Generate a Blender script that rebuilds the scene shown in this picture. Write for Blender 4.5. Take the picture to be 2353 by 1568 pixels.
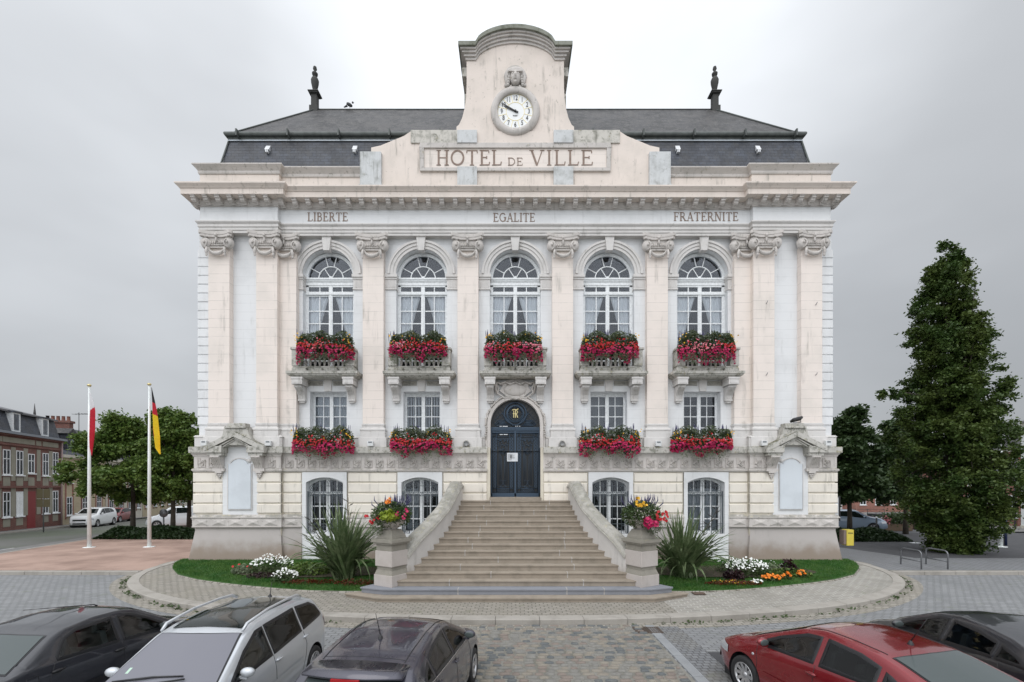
import bpy, bmesh, math, random
from mathutils import Vector, Matrix, noise as mnoise
import numpy as np
R = math.radians
PI = math.pi
for o in list(bpy.data.objects): bpy.data.objects.remove(o)
scene = bpy.context.scene
col = scene.collection

# ---------------------------------------------------------------- camera
F = 1042.6            # focal length in the units the photograph was measured in (2353 wide)
CAMX, CAMD, CAMZ, HZ = -0.13, 18.0, 3.2, 1111.5
cd = bpy.data.cameras.new('camera'); cam = bpy.data.objects.new('camera', cd); col.objects.link(cam)
cam.location = (CAMX, -CAMD, CAMZ); cam.rotation_euler = (R(90), 0, 0)
cd.sensor_width = 36; cd.lens = 15.95; cd.shift_y = 0.1392; cd.clip_start = .1; cd.clip_end = 3000
scene.camera = cam

# ---------------------------------------------------------------- sky and sun (overcast)
SUN_EL, SUN_AZ = 52, 200
w = bpy.data.worlds.new('World'); scene.world = w; w.use_nodes = True
nt = w.node_tree; nt.nodes.clear()
def WN(t, **k):
    n = nt.nodes.new(t)
    for a, b in k.items(): setattr(n, a, b)
    return n
out = WN('ShaderNodeOutputWorld'); bg = WN('ShaderNodeBackground')
sky = WN('ShaderNodeTexSky'); sky.sky_type = 'NISHITA'; sky.sun_disc = False
sky.sun_elevation = R(SUN_EL); sky.sun_rotation = R(SUN_AZ); sky.dust_density = 4
tc = WN('ShaderNodeTexCoord')
def wdot(v):
    n = WN('ShaderNodeVectorMath', operation='DOT_PRODUCT'); nt.links.new(tc.outputs['Generated'], n.inputs[0])
    n.inputs[1].default_value = Vector(v).normalized(); return n.outputs['Value']
def wrange(src, a, b, c, d, smooth=True):
    n = WN('ShaderNodeMapRange'); n.interpolation_type = 'SMOOTHSTEP' if smooth else 'LINEAR'
    nt.links.new(src, n.inputs[0])
    for i, v in zip((1, 2, 3, 4), (a, b, c, d)): n.inputs[i].default_value = v
    return n.outputs[0]
def wmath(op, a, b):
    n = WN('ShaderNodeMath', operation=op)
    for i, v in enumerate((a, b)):
        if isinstance(v, (int, float)): n.inputs[i].default_value = v
        else: nt.links.new(v, n.inputs[i])
    return n.outputs[0]
mp = WN('ShaderNodeMapping'); nt.links.new(tc.outputs['Generated'], mp.inputs[0]); mp.inputs['Scale'].default_value = (1.5, 1.5, 3.2)
cl = WN('ShaderNodeTexNoise'); cl.inputs['Scale'].default_value = 1.35; cl.inputs['Detail'].default_value = 4; cl.inputs['Roughness'].default_value = .45
nt.links.new(mp.outputs[0], cl.inputs['Vector'])
back = wrange(wdot((-.15, -.75, 1)), .1, 1.0, 0, 1)       # unseen bright lobe behind the camera, added to light the facade
glow = wrange(wdot((.18, 1, 1.15)), .85, 1.0, 0, 1)      # thin cloud before the sun above the clock
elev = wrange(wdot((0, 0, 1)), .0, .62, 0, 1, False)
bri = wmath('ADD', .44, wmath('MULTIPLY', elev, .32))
bri = wmath('MULTIPLY', bri, wrange(wdot((1, 0, 0)), -.7, .8, 1.05, .86))
bri = wmath('ADD', bri, wmath('MULTIPLY', glow, .36))
bri = wmath('MULTIPLY', bri, wrange(cl.outputs['Fac'], .3, .7, .90, 1.10))
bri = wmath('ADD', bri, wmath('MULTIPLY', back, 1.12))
ccol = WN('ShaderNodeMix', data_type='RGBA')
nt.links.new(elev, ccol.inputs['Factor']); ccol.inputs['A'].default_value = (.945, .985, 1.03, 1); ccol.inputs['B'].default_value = (.955, .99, 1.035, 1)
cm = WN('ShaderNodeVectorMath', operation='SCALE'); nt.links.new(ccol.outputs['Result'], cm.inputs[0]); nt.links.new(bri, cm.inputs['Scale'])
sk = WN('ShaderNodeVectorMath', operation='SCALE'); nt.links.new(sky.outputs[0], sk.inputs[0]); sk.inputs['Scale'].default_value = .008
ad = WN('ShaderNodeVectorMath', operation='ADD'); nt.links.new(cm.outputs[0], ad.inputs[0]); nt.links.new(sk.outputs[0], ad.inputs[1])
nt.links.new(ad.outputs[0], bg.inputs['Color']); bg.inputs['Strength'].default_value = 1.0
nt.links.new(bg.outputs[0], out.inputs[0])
sd = bpy.data.lights.new('sun', 'SUN'); sd.energy = .55; sd.angle = R(40); sd.color = (1, .97, .93)
so = bpy.data.objects.new('sun', sd); col.objects.link(so)
so.rotation_euler = (R(90 - SUN_EL), 0, R(-14))
scene.view_settings.view_transform = 'Standard'; scene.view_settings.look = 'None'
scene.view_settings.exposure = 0.0; scene.view_settings.gamma = 1
scene.render.engine = 'CYCLES'
scene.cycles.max_bounces = 8; scene.cycles.transparent_max_bounces = 24

# ---------------------------------------------------------------- materials
MATS = {}
class NT:
    def __init__(s, name):
        m = bpy.data.materials.new(name); m.use_nodes = True; s.m = m; s.t = m.node_tree; s.t.nodes.clear()
        s.o = s.n('ShaderNodeOutputMaterial'); s.geo = s.n('ShaderNodeNewGeometry')
        s.pos = s.geo.outputs['Position']
    def n(s, t, **k):
        n = s.t.nodes.new(t)
        for a, b in k.items(): setattr(n, a, b)
        return n
    def put(s, i, v):
        if v is None: return
        if isinstance(v, bpy.types.NodeSocket): s.t.links.new(v, i)
        elif isinstance(v, (tuple, list)) and i.type == 'RGBA': i.default_value = tuple(v)[:3] + (1,)
        else: i.default_value = v
    def math(s, op, a, b=None, c=None):
        n = s.n('ShaderNodeMath', operation=op)
        for i, v in enumerate((a, b, c)): s.put(n.inputs[i], v)
        return n.outputs[0]
    def rng(s, v, a, b, c=0, d=1, smooth=True):
        n = s.n('ShaderNodeMapRange'); n.interpolation_type = 'SMOOTHSTEP' if smooth else 'LINEAR'
        for i, x in enumerate((v, a, b, c, d)): s.put(n.inputs[i], x)
        return n.outputs[0]
    def mapv(s, sc, loc=(0, 0, 0), src=None, rot=(0, 0, 0)):
        n = s.n('ShaderNodeMapping'); s.put(n.inputs[0], src or s.pos); n.inputs['Scale'].default_value = sc; n.inputs['Location'].default_value = loc; n.inputs['Rotation'].default_value = rot
        return n.outputs[0]
    def noise(s, scale, detail=4, rough=.55, vec=None, col=False):
        n = s.n('ShaderNodeTexNoise'); s.put(n.inputs['Vector'], vec or s.pos)
        n.inputs['Scale'].default_value = scale; n.inputs['Detail'].default_value = detail; n.inputs['Roughness'].default_value = rough
        return n.outputs['Color' if col else 'Fac']
    def mix(s, f, a, b, mode='MIX'):
        n = s.n('ShaderNodeMix', data_type='RGBA', blend_type=mode)
        s.put(n.inputs['Factor'], f); s.put(n.inputs['A'], a); s.put(n.inputs['B'], b); return n.outputs['Result']
    def sep(s, v):
        n = s.n('ShaderNodeSeparateXYZ'); s.put(n.inputs[0], v); return n.outputs
    def bump(s, h, st=.3, dist=.02, nrm=None):
        n = s.n('ShaderNodeBump'); s.put(n.inputs['Height'], h); n.inputs['Strength'].default_value = st; n.inputs['Distance'].default_value = dist
        s.put(n.inputs['Normal'], nrm); return n.outputs[0]
    def bsdf(s, **k):
        n = s.n('ShaderNodeBsdfPrincipled')
        for a, b in k.items(): s.put(n.inputs[a.replace('_', ' ')], b)
        s.t.links.new(n.outputs[0], s.o.inputs[0]); return n

def stone(name, c, dark=None, var=.35, vs=1.2, moss=0., streak=0., rough=.85, mosscol=(.07, .075, .045), fine=.12, joint=None, grime=None, bump=.25, bs=45, mossy=.56):
    """rendered or cut masonry: soft blotches, grain, rain streaks, moss on upward faces, faint ashlar joints"""
    T = NT(name); dark = dark or tuple(x * .72 for x in c)
    f = T.rng(T.noise(vs, 5, .6), .42, .72)
    b = T.mix(T.math('MULTIPLY', f, var), c, dark)
    b = T.mix(T.math('MULTIPLY', T.rng(T.noise(bs, 3, .7), .35, .75), fine), b, tuple(x * .6 for x in c))
    if streak:
        st = T.rng(T.noise(1.0, 4, .65, T.mapv((5, 5, .45))), .52, .74)
        bl = T.rng(T.noise(1.7, 3, .6, T.mapv((1, 1, 1), (7, 3, 1))), .38, .62)
        b = T.mix(T.math('MULTIPLY', T.math('MULTIPLY', st, bl), streak), b, (.16, .155, .13))
    if joint:
        z = T.sep(T.pos)[2]
        ph = T.math('FRACT', T.math('DIVIDE', T.math('SUBTRACT', z, joint[1]), joint[0]))
        ln = T.math('LESS_THAN', T.math('ABSOLUTE', T.math('SUBTRACT', ph, .5)), .5 * .014 / joint[0])
        ln = T.math('MULTIPLY', ln, T.rng(T.noise(2.5, 2), .35, .6, .15, joint[2]))
        b = T.mix(ln, b, tuple(x * .45 for x in c))
    if moss:
        nz = T.sep(T.geo.outputs['Normal'])[2]
        mk = T.math('MULTIPLY', T.rng(nz, .35, .8), T.rng(T.noise(3.2, 5, .7), .34, .56))
        e = T.rng(T.noise(7, 5, .75, T.mapv((1, 1, .8), (3, 9, 2))), mossy, mossy + .1)
        mk = T.math('MAXIMUM', mk, T.math('MULTIPLY', e, .55))
        mc = T.mix(T.rng(T.noise(9, 2), .55, .68), mosscol, (.26, .22, .06))
        b = T.mix(T.math('MULTIPLY', mk, moss), b, mc)
    if grime:   # splashed soil at the foot of a wall: (z0, z1, colour)
        z = T.sep(T.pos)[2]
        k = T.math('MULTIPLY', T.rng(T.math('ADD', z, T.math('MULTIPLY', T.noise(2.2, 4), -.7)), grime[0], grime[1], 1, 0), .75)
        b = T.mix(k, b, grime[2])
    h = T.noise(bs, 4, .7)
    T.bsdf(Base_Color=b, Roughness=rough, Normal=T.bump(h, bump, .006))
    MATS[name] = T.m; return T.m

WHITE = stone('white_render', (.765, .77, .778), (.65, .655, .66), var=.6, streak=.25, fine=.05, joint=(.345, .1, .25))
CREAM = stone('cream_render', (.83, .745, .685), (.71, .65, .595), var=.7, vs=.9, streak=.42, fine=.06, joint=(.345, .1, .5))
RUST = stone('cream_rustication', (.81, .755, .675), (.71, .66, .59), var=.7, streak=.55, fine=.06)
ATTIC = stone('attic_render', (.78, .69, .625), (.66, .59, .53), var=.7, streak=.6, moss=.8, mossy=.60, fine=.08)
TRIM = stone('grey_trim', (.61, .57, .54), (.46, .435, .41), var=.7, streak=.5, moss=.8, fine=.1)
TRIMW = stone('pale_trim', (.68, .655, .635), (.55, .53, .51), var=.6, streak=.4, moss=.25, fine=.08)
WORN = stone('weathered_stone', (.54, .52, .48), (.36, .35, .31), var=.7, vs=2.5, streak=.7, moss=1., fine=.2, mossy=.50)
PLINTH = stone('plinth_render', (.46, .425, .405), (.40, .37, .35), var=.5, streak=.15, fine=.15, grime=(.1, .75, (.23, .17, .12)))
STEP = stone('granite_step', (.335, .285, .23), (.22, .19, .15), var=.7, vs=3, streak=.25, fine=.4, bs=70)
BLUEST = stone('bluestone_step', (.25, .26, .29), (.2, .21, .23), var=.6, vs=3, fine=.4, bs=70)
PIERST = stone('pier_stone', (.50, .455, .425), (.42, .38, .34), var=.6, vs=2, streak=.2, fine=.3, bs=60)
PIERD = stone('pier_dark_stone', (.29, .27, .23), (.2, .19, .16), var=.6, vs=3, streak=.3, fine=.3, moss=.3)
KERB = stone('kerb_granite', (.37, .345, .31), (.27, .25, .22), var=.8, vs=2, fine=.4, streak=0, bs=60)
COPE = stone('coping_stone', (.46, .44, .40), (.30, .29, .26), var=.8, vs=4, streak=.5, moss=.35, fine=.3)

def simple(name, c, rough=.5, metal=0, var=.15, vs=6, bump=0., bs=40, **k):
    T = NT(name)
    b = T.mix(T.math('MULTIPLY', T.rng(T.noise(vs, 4), .35, .7), var), c, tuple(x * .5 for x in c))
    kw = dict(Base_Color=b, Roughness=rough, Metallic=metal)
    if bump: kw['Normal'] = T.bump(T.noise(bs, 3), bump, .01)
    kw.update(k); T.bsdf(**kw); MATS[name] = T.m; return T.m
FRAMEW = simple('white_window_paint', (.84, .86, .87), .45, var=.35, vs=14, bump=.3, bs=90)
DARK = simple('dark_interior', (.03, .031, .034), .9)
CURT = simple('white_curtain', (.93, .92, .92), .9, var=.05)
CURTG = simple('grey_curtain', (.42, .45, .48), .9, var=.2)
IRONB = simple('blue_black_iron', (.045, .075, .115), .45, .3, var=.3, vs=20)
IRONG = simple('grey_iron', (.11, .13, .145), .5, .4)
GOLD = simple('gilt_metal', (.65, .55, .28), .4, .6)
LETTER = simple('brown_lettering', (.29, .215, .175), .8, var=.5, vs=10)
BLACKP = simple('black_plastic', (.015, .015, .017), .45)
BLACKS = simple('satin_black', (.012, .012, .014), .35)
DIAL = simple('clock_dial', (.86, .87, .87), .5, var=.05)
ZINC = simple('patinated_zinc', (.105, .115, .11), .55, .3, var=.6, vs=5, bump=.2)
LEADW = simple('pale_lead', (.5, .54, .58), .5, .2)
PAPER = simple('white_paper', (.7, .72, .75), .8, var=.2)
TYRE = simple('tyre_rubber', (.018, .018, .019), .75, bump=.3)
ALLOY = simple('silver_alloy', (.55, .55, .56), .35, .8, var=.1)
CHROME = simple('chrome_trim', (.7, .7, .72), .15, 1, var=.05)
POLEW = simple('white_pole', (.80, .83, .82), .4, var=.2, vs=2)
STEEL = simple('grey_galvanised_steel', (.20, .205, .215), .45, .6, var=.3)
BARK = simple('tree_bark', (.06, .05, .038), .95, var=.6, vs=9, bump=.8, bs=25)
YELLOW = simple('yellow_paint', (.62, .50, .07), .4, var=.15)

def glass(name, tint=(.9, .92, .93), dark=0.25, rough=.02, spec=1.6):
    T = NT(name)
    tr = T.n('ShaderNodeBsdfTransparent'); tr.inputs[0].default_value = tint + (1,)
    gl = T.n('ShaderNodeBsdfGlossy'); gl.inputs['Roughness'].default_value = rough; gl.inputs[0].default_value = (.9, .93, 1, 1)
    fr = T.n('ShaderNodeFresnel'); fr.inputs[0].default_value = 1.5
    
    T.put(gl.inputs['Normal'], T.bump(T.noise(.8, 1), .04, .02))
    mx = T.n('ShaderNodeMixShader'); T.put(mx.inputs[0], fr.outputs[0]); T.t.links.new(tr.outputs[0], mx.inputs[1]); T.t.links.new(gl.outputs[0], mx.inputs[2])
    T.t.links.new(mx.outputs[0], T.o.inputs[0]); return T.m
GLASS = glass('window_glass')
# car glass: opaque gloss, its base colour set in place of the dim cabin
def carglass(name, c=(.02, .024, .024), rough=.03):
    T = NT(name); T.bsdf(Base_Color=c, Roughness=rough, Specular_IOR_Level=.38); return T.m
CGLASS = carglass('car_glass', (.008, .012, .011))
def clearglass(name, tint):
    T = NT(name); tr = T.n('ShaderNodeBsdfTransparent'); tr.inputs[0].default_value = tint + (1,)
    gl = T.n('ShaderNodeBsdfGlossy'); gl.inputs['Roughness'].default_value = .02; fr = T.n('ShaderNodeFresnel'); fr.inputs[0].default_value = 1.55
    mx = T.n('ShaderNodeMixShader'); T.put(mx.inputs[0], fr.outputs[0]); T.t.links.new(tr.outputs[0], mx.inputs[1]); T.t.links.new(gl.outputs[0], mx.inputs[2]); T.t.links.new(mx.outputs[0], T.o.inputs[0]); return T.m
CCLEAR = clearglass('car_side_glass', (.55, .62, .60))
CSCREEN = carglass('car_windscreen_glass', (.17, .17, .195), .10)  # pale lavender base paints in the bright sky reflection on the screen
CREAR = carglass('car_rear_glass', (.07, .085, .085), .06)
def paint(name, c, metal=.3, rough=.3):
    T = NT(name)
    fl = T.mix(T.math('MULTIPLY', T.noise(900, 1), .25), c, tuple(min(1, x * 1.5 + .01) for x in c))
    d = T.rng(T.noise(3, 5, .7), .4, .8, 0, .05)
    b = T.mix(d, fl, (.2, .19, .17))
    T.bsdf(Base_Color=b, Metallic=metal, Roughness=T.rng(T.noise(5, 4), .3, .8, rough, rough + .12), Coat_Weight=1., Coat_Roughness=.04, Normal=T.bump(T.noise(2.2, 2), .04, .02)); return T.m

# slate: rows of slates with tone differences, lichen
def slate(name, c, c2, lichen, sc=(1, 1, 1), bw=.3, rh=.13):
    T = NT(name)
    x, y, z = T.sep(T.pos)
    cx = T.n('ShaderNodeCombineXYZ'); T.put(cx.inputs[0], T.math('ADD', x, T.math('MULTIPLY', y, .7))); T.put(cx.inputs[1], z)
    br = T.n('ShaderNodeTexBrick'); T.put(br.inputs['Vector'], cx.outputs[0]); br.inputs['Scale'].default_value = 1
    br.inputs['Brick Width'].default_value = bw; br.inputs['Row Height'].default_value = rh; br.inputs['Mortar Size'].default_value = .007; br.inputs['Mortar Smooth'].default_value = .3
    br.inputs['Color1'].default_value = c + (1,); br.inputs['Color2'].default_value = c2 + (1,); br.inputs['Mortar'].default_value = tuple(v * .25 for v in c) + (1,); br.inputs['Bias'].default_value = 0
    b = T.mix(T.math('MULTIPLY', T.rng(T.noise(1.0, 6, .75), .42, .60), lichen), br.outputs['Color'], (.060, .055, .052))
    b = T.mix(T.math('MULTIPLY', T.rng(T.noise(1.1, 6, .8, T.mapv((1, 1, 1), (5, 2, 1))), .46, .58), lichen), b, (.007, .0065, .007))
    b = T.mix(T.math('MULTIPLY', T.rng(T.noise(4.5, 5, .85), .52, .62), lichen), b, (.095, .090, .085))
    T.bsdf(Base_Color=b, Roughness=.55, Normal=T.bump(T.math('ADD', T.math('MULTIPLY', br.outputs['Fac'], -1), T.noise(30, 2)), .6, .012)); return T.m
SLATE = slate('mansard_slate', (.070, .080, .105), (.048, .055, .073), .35)
SLATE2 = slate('weathered_roof_slate', (.030, .029, .032), (.052, .049, .051), .8, bw=.24, rh=.16)

# paving setts (brick pattern in plan)
def setts(name, c1, c2, mortar, bw, rh, ms=.012, rot=0, dirt=(.2, .19, .16), var=.4, bias=0, offs=.5, blotch=.5, warp=.03, dist=.01):
    T = NT(name)
    v = T.mapv((1, 1, 1), rot=(0, 0, R(rot)))
    if warp:
        nn = T.n('ShaderNodeVectorMath', operation='SCALE'); T.put(nn.inputs[0], T.noise(2.6, 2, col=True)); nn.inputs['Scale'].default_value = warp
        aa = T.n('ShaderNodeVectorMath', operation='ADD'); T.put(aa.inputs[0], v); T.put(aa.inputs[1], nn.outputs[0]); v = aa.outputs[0]
    br = T.n('ShaderNodeTexBrick'); T.put(br.inputs['Vector'], v); br.inputs['Scale'].default_value = 1; br.offset = offs
    br.inputs['Brick Width'].default_value = bw; br.inputs['Row Height'].default_value = rh; br.inputs['Mortar Size'].default_value = ms; br.inputs['Mortar Smooth'].default_value = .35
    br.inputs['Color1'].default_value = c1 + (1,); br.inputs['Color2'].default_value = c2 + (1,); br.inputs['Mortar'].default_value = mortar + (1,); br.inputs['Bias'].default_value = bias
    b = T.mix(T.math('MULTIPLY', T.rng(T.noise(.8, 5, .65), .4, .7), blotch), br.outputs['Color'], dirt)
    b = T.mix(T.math('MULTIPLY', T.rng(T.noise(40, 3, .7), .4, .8), var), b, tuple(x * .55 for x in c1))
    b = T.mix(T.math('MULTIPLY', T.rng(T.noise(2.2, 4, .7), .58, .7), .25), b, (.10, .13, .04))
    T.bsdf(Base_Color=b, Roughness=.8, Normal=T.bump(T.math('ADD', T.math('MULTIPLY', br.outputs['Fac'], -1.6), T.math('MULTIPLY', T.noise(25, 3), .5)), .7, dist)); return T.m
SETTS = setts('grey_paving_setts', (.28, .285, .29), (.225, .23, .235), (.10, .10, .10), .22, .12, dirt=(.17, .175, .18), warp=.01)
SETTSR = setts('edge_setts', (.22, .225, .235), (.16, .165, .175), (.08, .08, .08), .13, .12, warp=.01)
SETTSB = setts('beige_island_cobbles', (.35, .325, .285), (.27, .25, .22), (.13, .12, .095), .21, .135, .014, dirt=(.27, .245, .20), warp=.06, dist=.015)
SETTSW = setts('pointed_island_setts', (.29, .275, .25), (.34, .32, .285), (.50, .48, .44), .24, .17, .016, rot=8, warp=.04)
SETTSP = setts('pavement_blocks', (.235, .24, .25), (.20, .205, .215), (.11, .11, .11), .2, .1, dirt=(.15, .15, .15), warp=0, rot=12)
def rough_ground(name, c, c2, vs=1.5, fs=60, b=.4, dist=.01):
    T = NT(name)
    k = T.mix(T.rng(T.noise(vs, 6, .65), .35, .7), c, c2)
    k = T.mix(T.math('MULTIPLY', T.rng(T.noise(fs, 3, .8), .4, .75), .5), k, tuple(x * .5 for x in c))
    T.bsdf(Base_Color=k, Roughness=.9, Normal=T.bump(T.noise(fs, 4, .8), b, dist)); return T.m
ASPH = rough_ground('road_asphalt', (.115, .118, .125), (.085, .088, .094))
ASPHD = rough_ground('dark_asphalt', (.075, .075, .08), (.055, .055, .06))
GRAVEL = rough_ground('pink_gravel', (.42, .29, .235), (.25, .165, .13), .55)
SOIL = rough_ground('bed_soil', (.07, .052, .035), (.045, .035, .022), 3, 30)
LAWN = rough_ground('lawn_turf', (.045, .12, .02), (.03, .08, .014), 1.6, 50, .8, .03)
GREYG = rough_ground('grey_pavement', (.20, .195, .19), (.16, .155, .15), 1.2)
ROADW = rough_ground('road_paint', (.5, .5, .5), (.3, .3, .3), 6)
FARG = rough_ground('far_ground', (.14, .14, .13), (.08, .1, .06), .1)

def leafmat(name, c, c2, tr=.25, sc=2.2):
    T = NT(name)
    k = T.mix(T.rng(T.noise(sc, 3, .6), .35, .65), c, c2)
    k = T.mix(T.math('MULTIPLY', T.rng(T.noise(28, 2), .3, .7), .5), k, tuple(x * .45 for x in c))
    b = T.n('ShaderNodeBsdfPrincipled'); T.put(b.inputs['Base Color'], k); b.inputs['Roughness'].default_value = .5; b.inputs['Specular IOR Level'].default_value = .35
    t = T.n('ShaderNodeBsdfTranslucent'); T.put(t.inputs[0], k)
    m = T.n('ShaderNodeMixShader'); m.inputs[0].default_value = tr
    T.t.links.new(b.outputs[0], m.inputs[1]); T.t.links.new(t.outputs[0], m.inputs[2]); T.t.links.new(m.outputs[0], T.o.inputs[0]); return T.m
LEAF_L = leafmat('linden_leaves', (.085, .155, .03), (.17, .24, .055))
LEAF_R = leafmat('dark_tree_leaves', (.045, .085, .028), (.075, .12, .04))
LEAF_B = leafmat('hornbeam_leaves', (.05, .095, .02), (.11, .15, .035), sc=.9)
LEAF_H = leafmat('hedge_leaves', (.018, .040, .012), (.03, .06, .018))
LEAF_F = leafmat('planter_leaves', (.055, .10, .028), (.10, .135, .055), sc=6)
LEAF_P = leafmat('phormium_leaves', (.09, .14, .055), (.20, .25, .13), .15, 3)
LEAF_S = leafmat('silver_leaves', (.22, .26, .16), (.14, .18, .10))
LEAF_Y = leafmat('lime_leaves', (.42, .50, .06), (.32, .42, .05))
GRASSM = leafmat('grass_blades', (.04, .14, .02), (.10, .20, .04), .2, 2.2)
DARKLEAF = leafmat('purple_leaves', (.03, .012, .018), (.05, .02, .02))
REDLEAF = leafmat('rust_red_leaves', (.16, .035, .012), (.10, .03, .012))
def petal(name, c): return simple(name, c, .6, var=.25, vs=30)
P_MAG = petal('magenta_petals', (.45, .006, .085)); P_RED = petal('red_petals', (.47, .007, .013)); P_PINK = petal('pink_petals', (.64, .17, .22))
P_YEL = petal('yellow_petals', (.75, .42, .02)); P_ORA = petal('orange_petals', (.80, .22, .01)); P_WHT = petal('white_petals', (.82, .83, .80)); P_VIO = petal('violet_spikes', (.05, .045, .12))

def brick(name, c1, c2, mortar, bw=.22, rh=.075, axis='y', soot=.3):
    T = NT(name); x, y, z = T.sep(T.pos)
    cx = T.n('ShaderNodeCombineXYZ'); T.put(cx.inputs[0], T.math('ADD', x, y)); T.put(cx.inputs[1], z)
    br = T.n('ShaderNodeTexBrick'); T.put(br.inputs['Vector'], cx.outputs[0]); br.inputs['Scale'].default_value = 1
    br.inputs['Brick Width'].default_value = bw; br.inputs['Row Height'].default_value = rh; br.inputs['Mortar Size'].default_value = .008
    br.inputs['Color1'].default_value = c1 + (1,); br.inputs['Color2'].default_value = c2 + (1,); br.inputs['Mortar'].default_value = mortar + (1,)
    b = T.mix(T.math('MULTIPLY', T.rng(T.noise(1.2, 4), .4, .7), soot), br.outputs['Color'], tuple(v * .4 for v in c1))
    T.bsdf(Base_Color=b, Roughness=.85); return T.m
BRICKR = brick('red_brick', (.20, .07, .05), (.15, .05, .04), (.2, .17, .15))
BRICKO = brick('orange_brick', (.30, .11, .075), (.25, .09, .06), (.3, .25, .22))
BRICKY = brick('yellow_brick', (.50, .42, .28), (.44, .36, .24), (.4, .36, .28))
PANELG = stone('house_panel', (.30, .285, .23), var=.6, streak=.5)
FARSTONE = stone('far_render', (.55, .52, .45), streak=.3)
FARWHITE = stone('far_white_render', (.72, .74, .73), streak=.2)

# ---------------------------------------------------------------- object helpers
def tag(o, label=None, cat=None, group=None, kind=None):
    if label: o['label'] = label
    if cat: o['category'] = cat
    if group: o['group'] = group
    if kind: o['kind'] = kind
    return o
def empty(name, loc, label, cat, group=None, rz=0):
    o = bpy.data.objects.new(name, None); col.objects.link(o); o.location = loc; o.rotation_euler.z = rz
    o.empty_display_size = .2
    return tag(o, label, cat, group)
def inst(name, me, parent=None, loc=(0, 0, 0), rz=0, sc=None):
    o = bpy.data.objects.new(name, me); col.objects.link(o); o.location = loc; o.rotation_euler.z = rz
    if sc: o.scale = sc
    if parent: o.parent = parent
    return o
def copy_tree(o, parent=None):
    c = o.copy(); col.objects.link(c); c.parent = parent
    for ch in o.children: copy_tree(ch, c)
    return c
class MB:
    def __init__(s): s.v = []; s.f = []; s.sm = []
    def add(s, vs, fs, smooth=False):
        n = len(s.v); s.v += [tuple(p) for p in vs]; s.f += [tuple(i + n for i in f) for f in fs]; s.sm += [smooth] * len(fs); return s
    def box(s, x0, x1, y0, y1, z0, z1):
        return s.add([(x0, y0, z0), (x1, y0, z0), (x1, y1, z0), (x0, y1, z0), (x0, y0, z1), (x1, y0, z1), (x1, y1, z1), (x0, y1, z1)],
                     [(0, 3, 2, 1), (4, 5, 6, 7), (0, 1, 5, 4), (1, 2, 6, 5), (2, 3, 7, 6), (3, 0, 4, 7)])
    def obox(s, c, ax, ay, hx, hy, z0, z1, t=0):        # box turned in plan; t = inset of the top
        c = Vector(c[:2]); ax = Vector(ax).normalized(); ay = Vector(ay).normalized()
        p = []
        for z, k in ((z0, 0), (z1, t)):
            for i, j in ((-1, -1), (1, -1), (1, 1), (-1, 1)):
                q = c + ax * (hx - k) * i + ay * (hy - k) * j; p.append((q.x, q.y, z))
        return s.add(p, [(0, 3, 2, 1), (4, 5, 6, 7), (0, 1, 5, 4), (1, 2, 6, 5), (2, 3, 7, 6), (3, 0, 4, 7)])
    def prism(s, poly, y0, y1, smooth=False):           # poly in x,z ; extruded in y
        n = len(poly); v = [(x, y0, z) for x, z in poly] + [(x, y1, z) for x, z in poly]
        return s.add(v, [tuple(range(n)), tuple(range(2 * n - 1, n - 1, -1))] + [(i, i + n, (i + 1) % n + n, (i + 1) % n) for i in range(n)], smooth)
    def prismx(s, poly, x0, x1):                        # poly in y,z ; extruded in x
        n = len(poly); v = [(x0, y, z) for y, z in poly] + [(x1, y, z) for y, z in poly]
        return s.add(v, [tuple(range(n)), tuple(range(2 * n - 1, n - 1, -1))] + [(i, i + n, (i + 1) % n + n, (i + 1) % n) for i in range(n)])
    def prismz(s, poly, z0, z1):
        n = len(poly); v = [(x, y, z0) for x, y in poly] + [(x, y, z1) for x, y in poly]
        return s.add(v, [tuple(range(n - 1, -1, -1)), tuple(range(n, 2 * n))] + [(i, (i + 1) % n, (i + 1) % n + n, i + n) for i in range(n)])
    def lathe(s, prof, c=(0, 0, 0), n=16, a0=0, a1=2 * PI, axis='z', smooth=True):
        full = abs(a1 - a0 - 2 * PI) < 1e-6; m = n if full else n + 1; v = []; f = []
        for i in range(m):
            a = a0 + (a1 - a0) * i / n; ca, sa = math.cos(a), math.sin(a)
            for r, h in prof:
                if axis == 'z': v.append((c[0] + r * ca, c[1] + r * sa, c[2] + h))
                elif axis == 'y': v.append((c[0] + r * ca, c[1] + h, c[2] + r * sa))
                else: v.append((c[0] + h, c[1] + r * ca, c[2] + r * sa))
        k = len(prof)
        for i in range(n):
            j = (i + 1) % m
            for q in range(k - 1): f.append((i * k + q, j * k + q, j * k + q + 1, i * k + q + 1))
        return s.add(v, f, smooth)
    def tube(s, pts, r, n=8, smooth=True, caps=True):
        pts = [Vector(p) for p in pts]; rr = r if isinstance(r, (list, tuple)) else [r] * len(pts); v = []; f = []
        up = None
        for i, p in enumerate(pts):
            d = (pts[min(i + 1, len(pts) - 1)] - pts[max(i - 1, 0)]).normalized()
            if up is None: up = Vector((0, 0, 1)) if abs(d.z) < .9 else Vector((1, 0, 0))
            a = d.cross(up); a = a.normalized() if a.length > 1e-5 else Vector((1, 0, 0)); b = a.cross(d).normalized(); up = b
            for k in range(n):
                t = 2 * PI * k / n; v.append(p + a * math.cos(t) * rr[i] + b * math.sin(t) * rr[i])
        for i in range(len(pts) - 1):
            for k in range(n): f.append((i * n + k, i * n + (k + 1) % n, (i + 1) * n + (k + 1) % n, (i + 1) * n + k))
        if caps: f.append(tuple(range(n - 1, -1, -1))); f.append(tuple((len(pts) - 1) * n + k for k in range(n)))
        return s.add(v, f, smooth)
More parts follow.
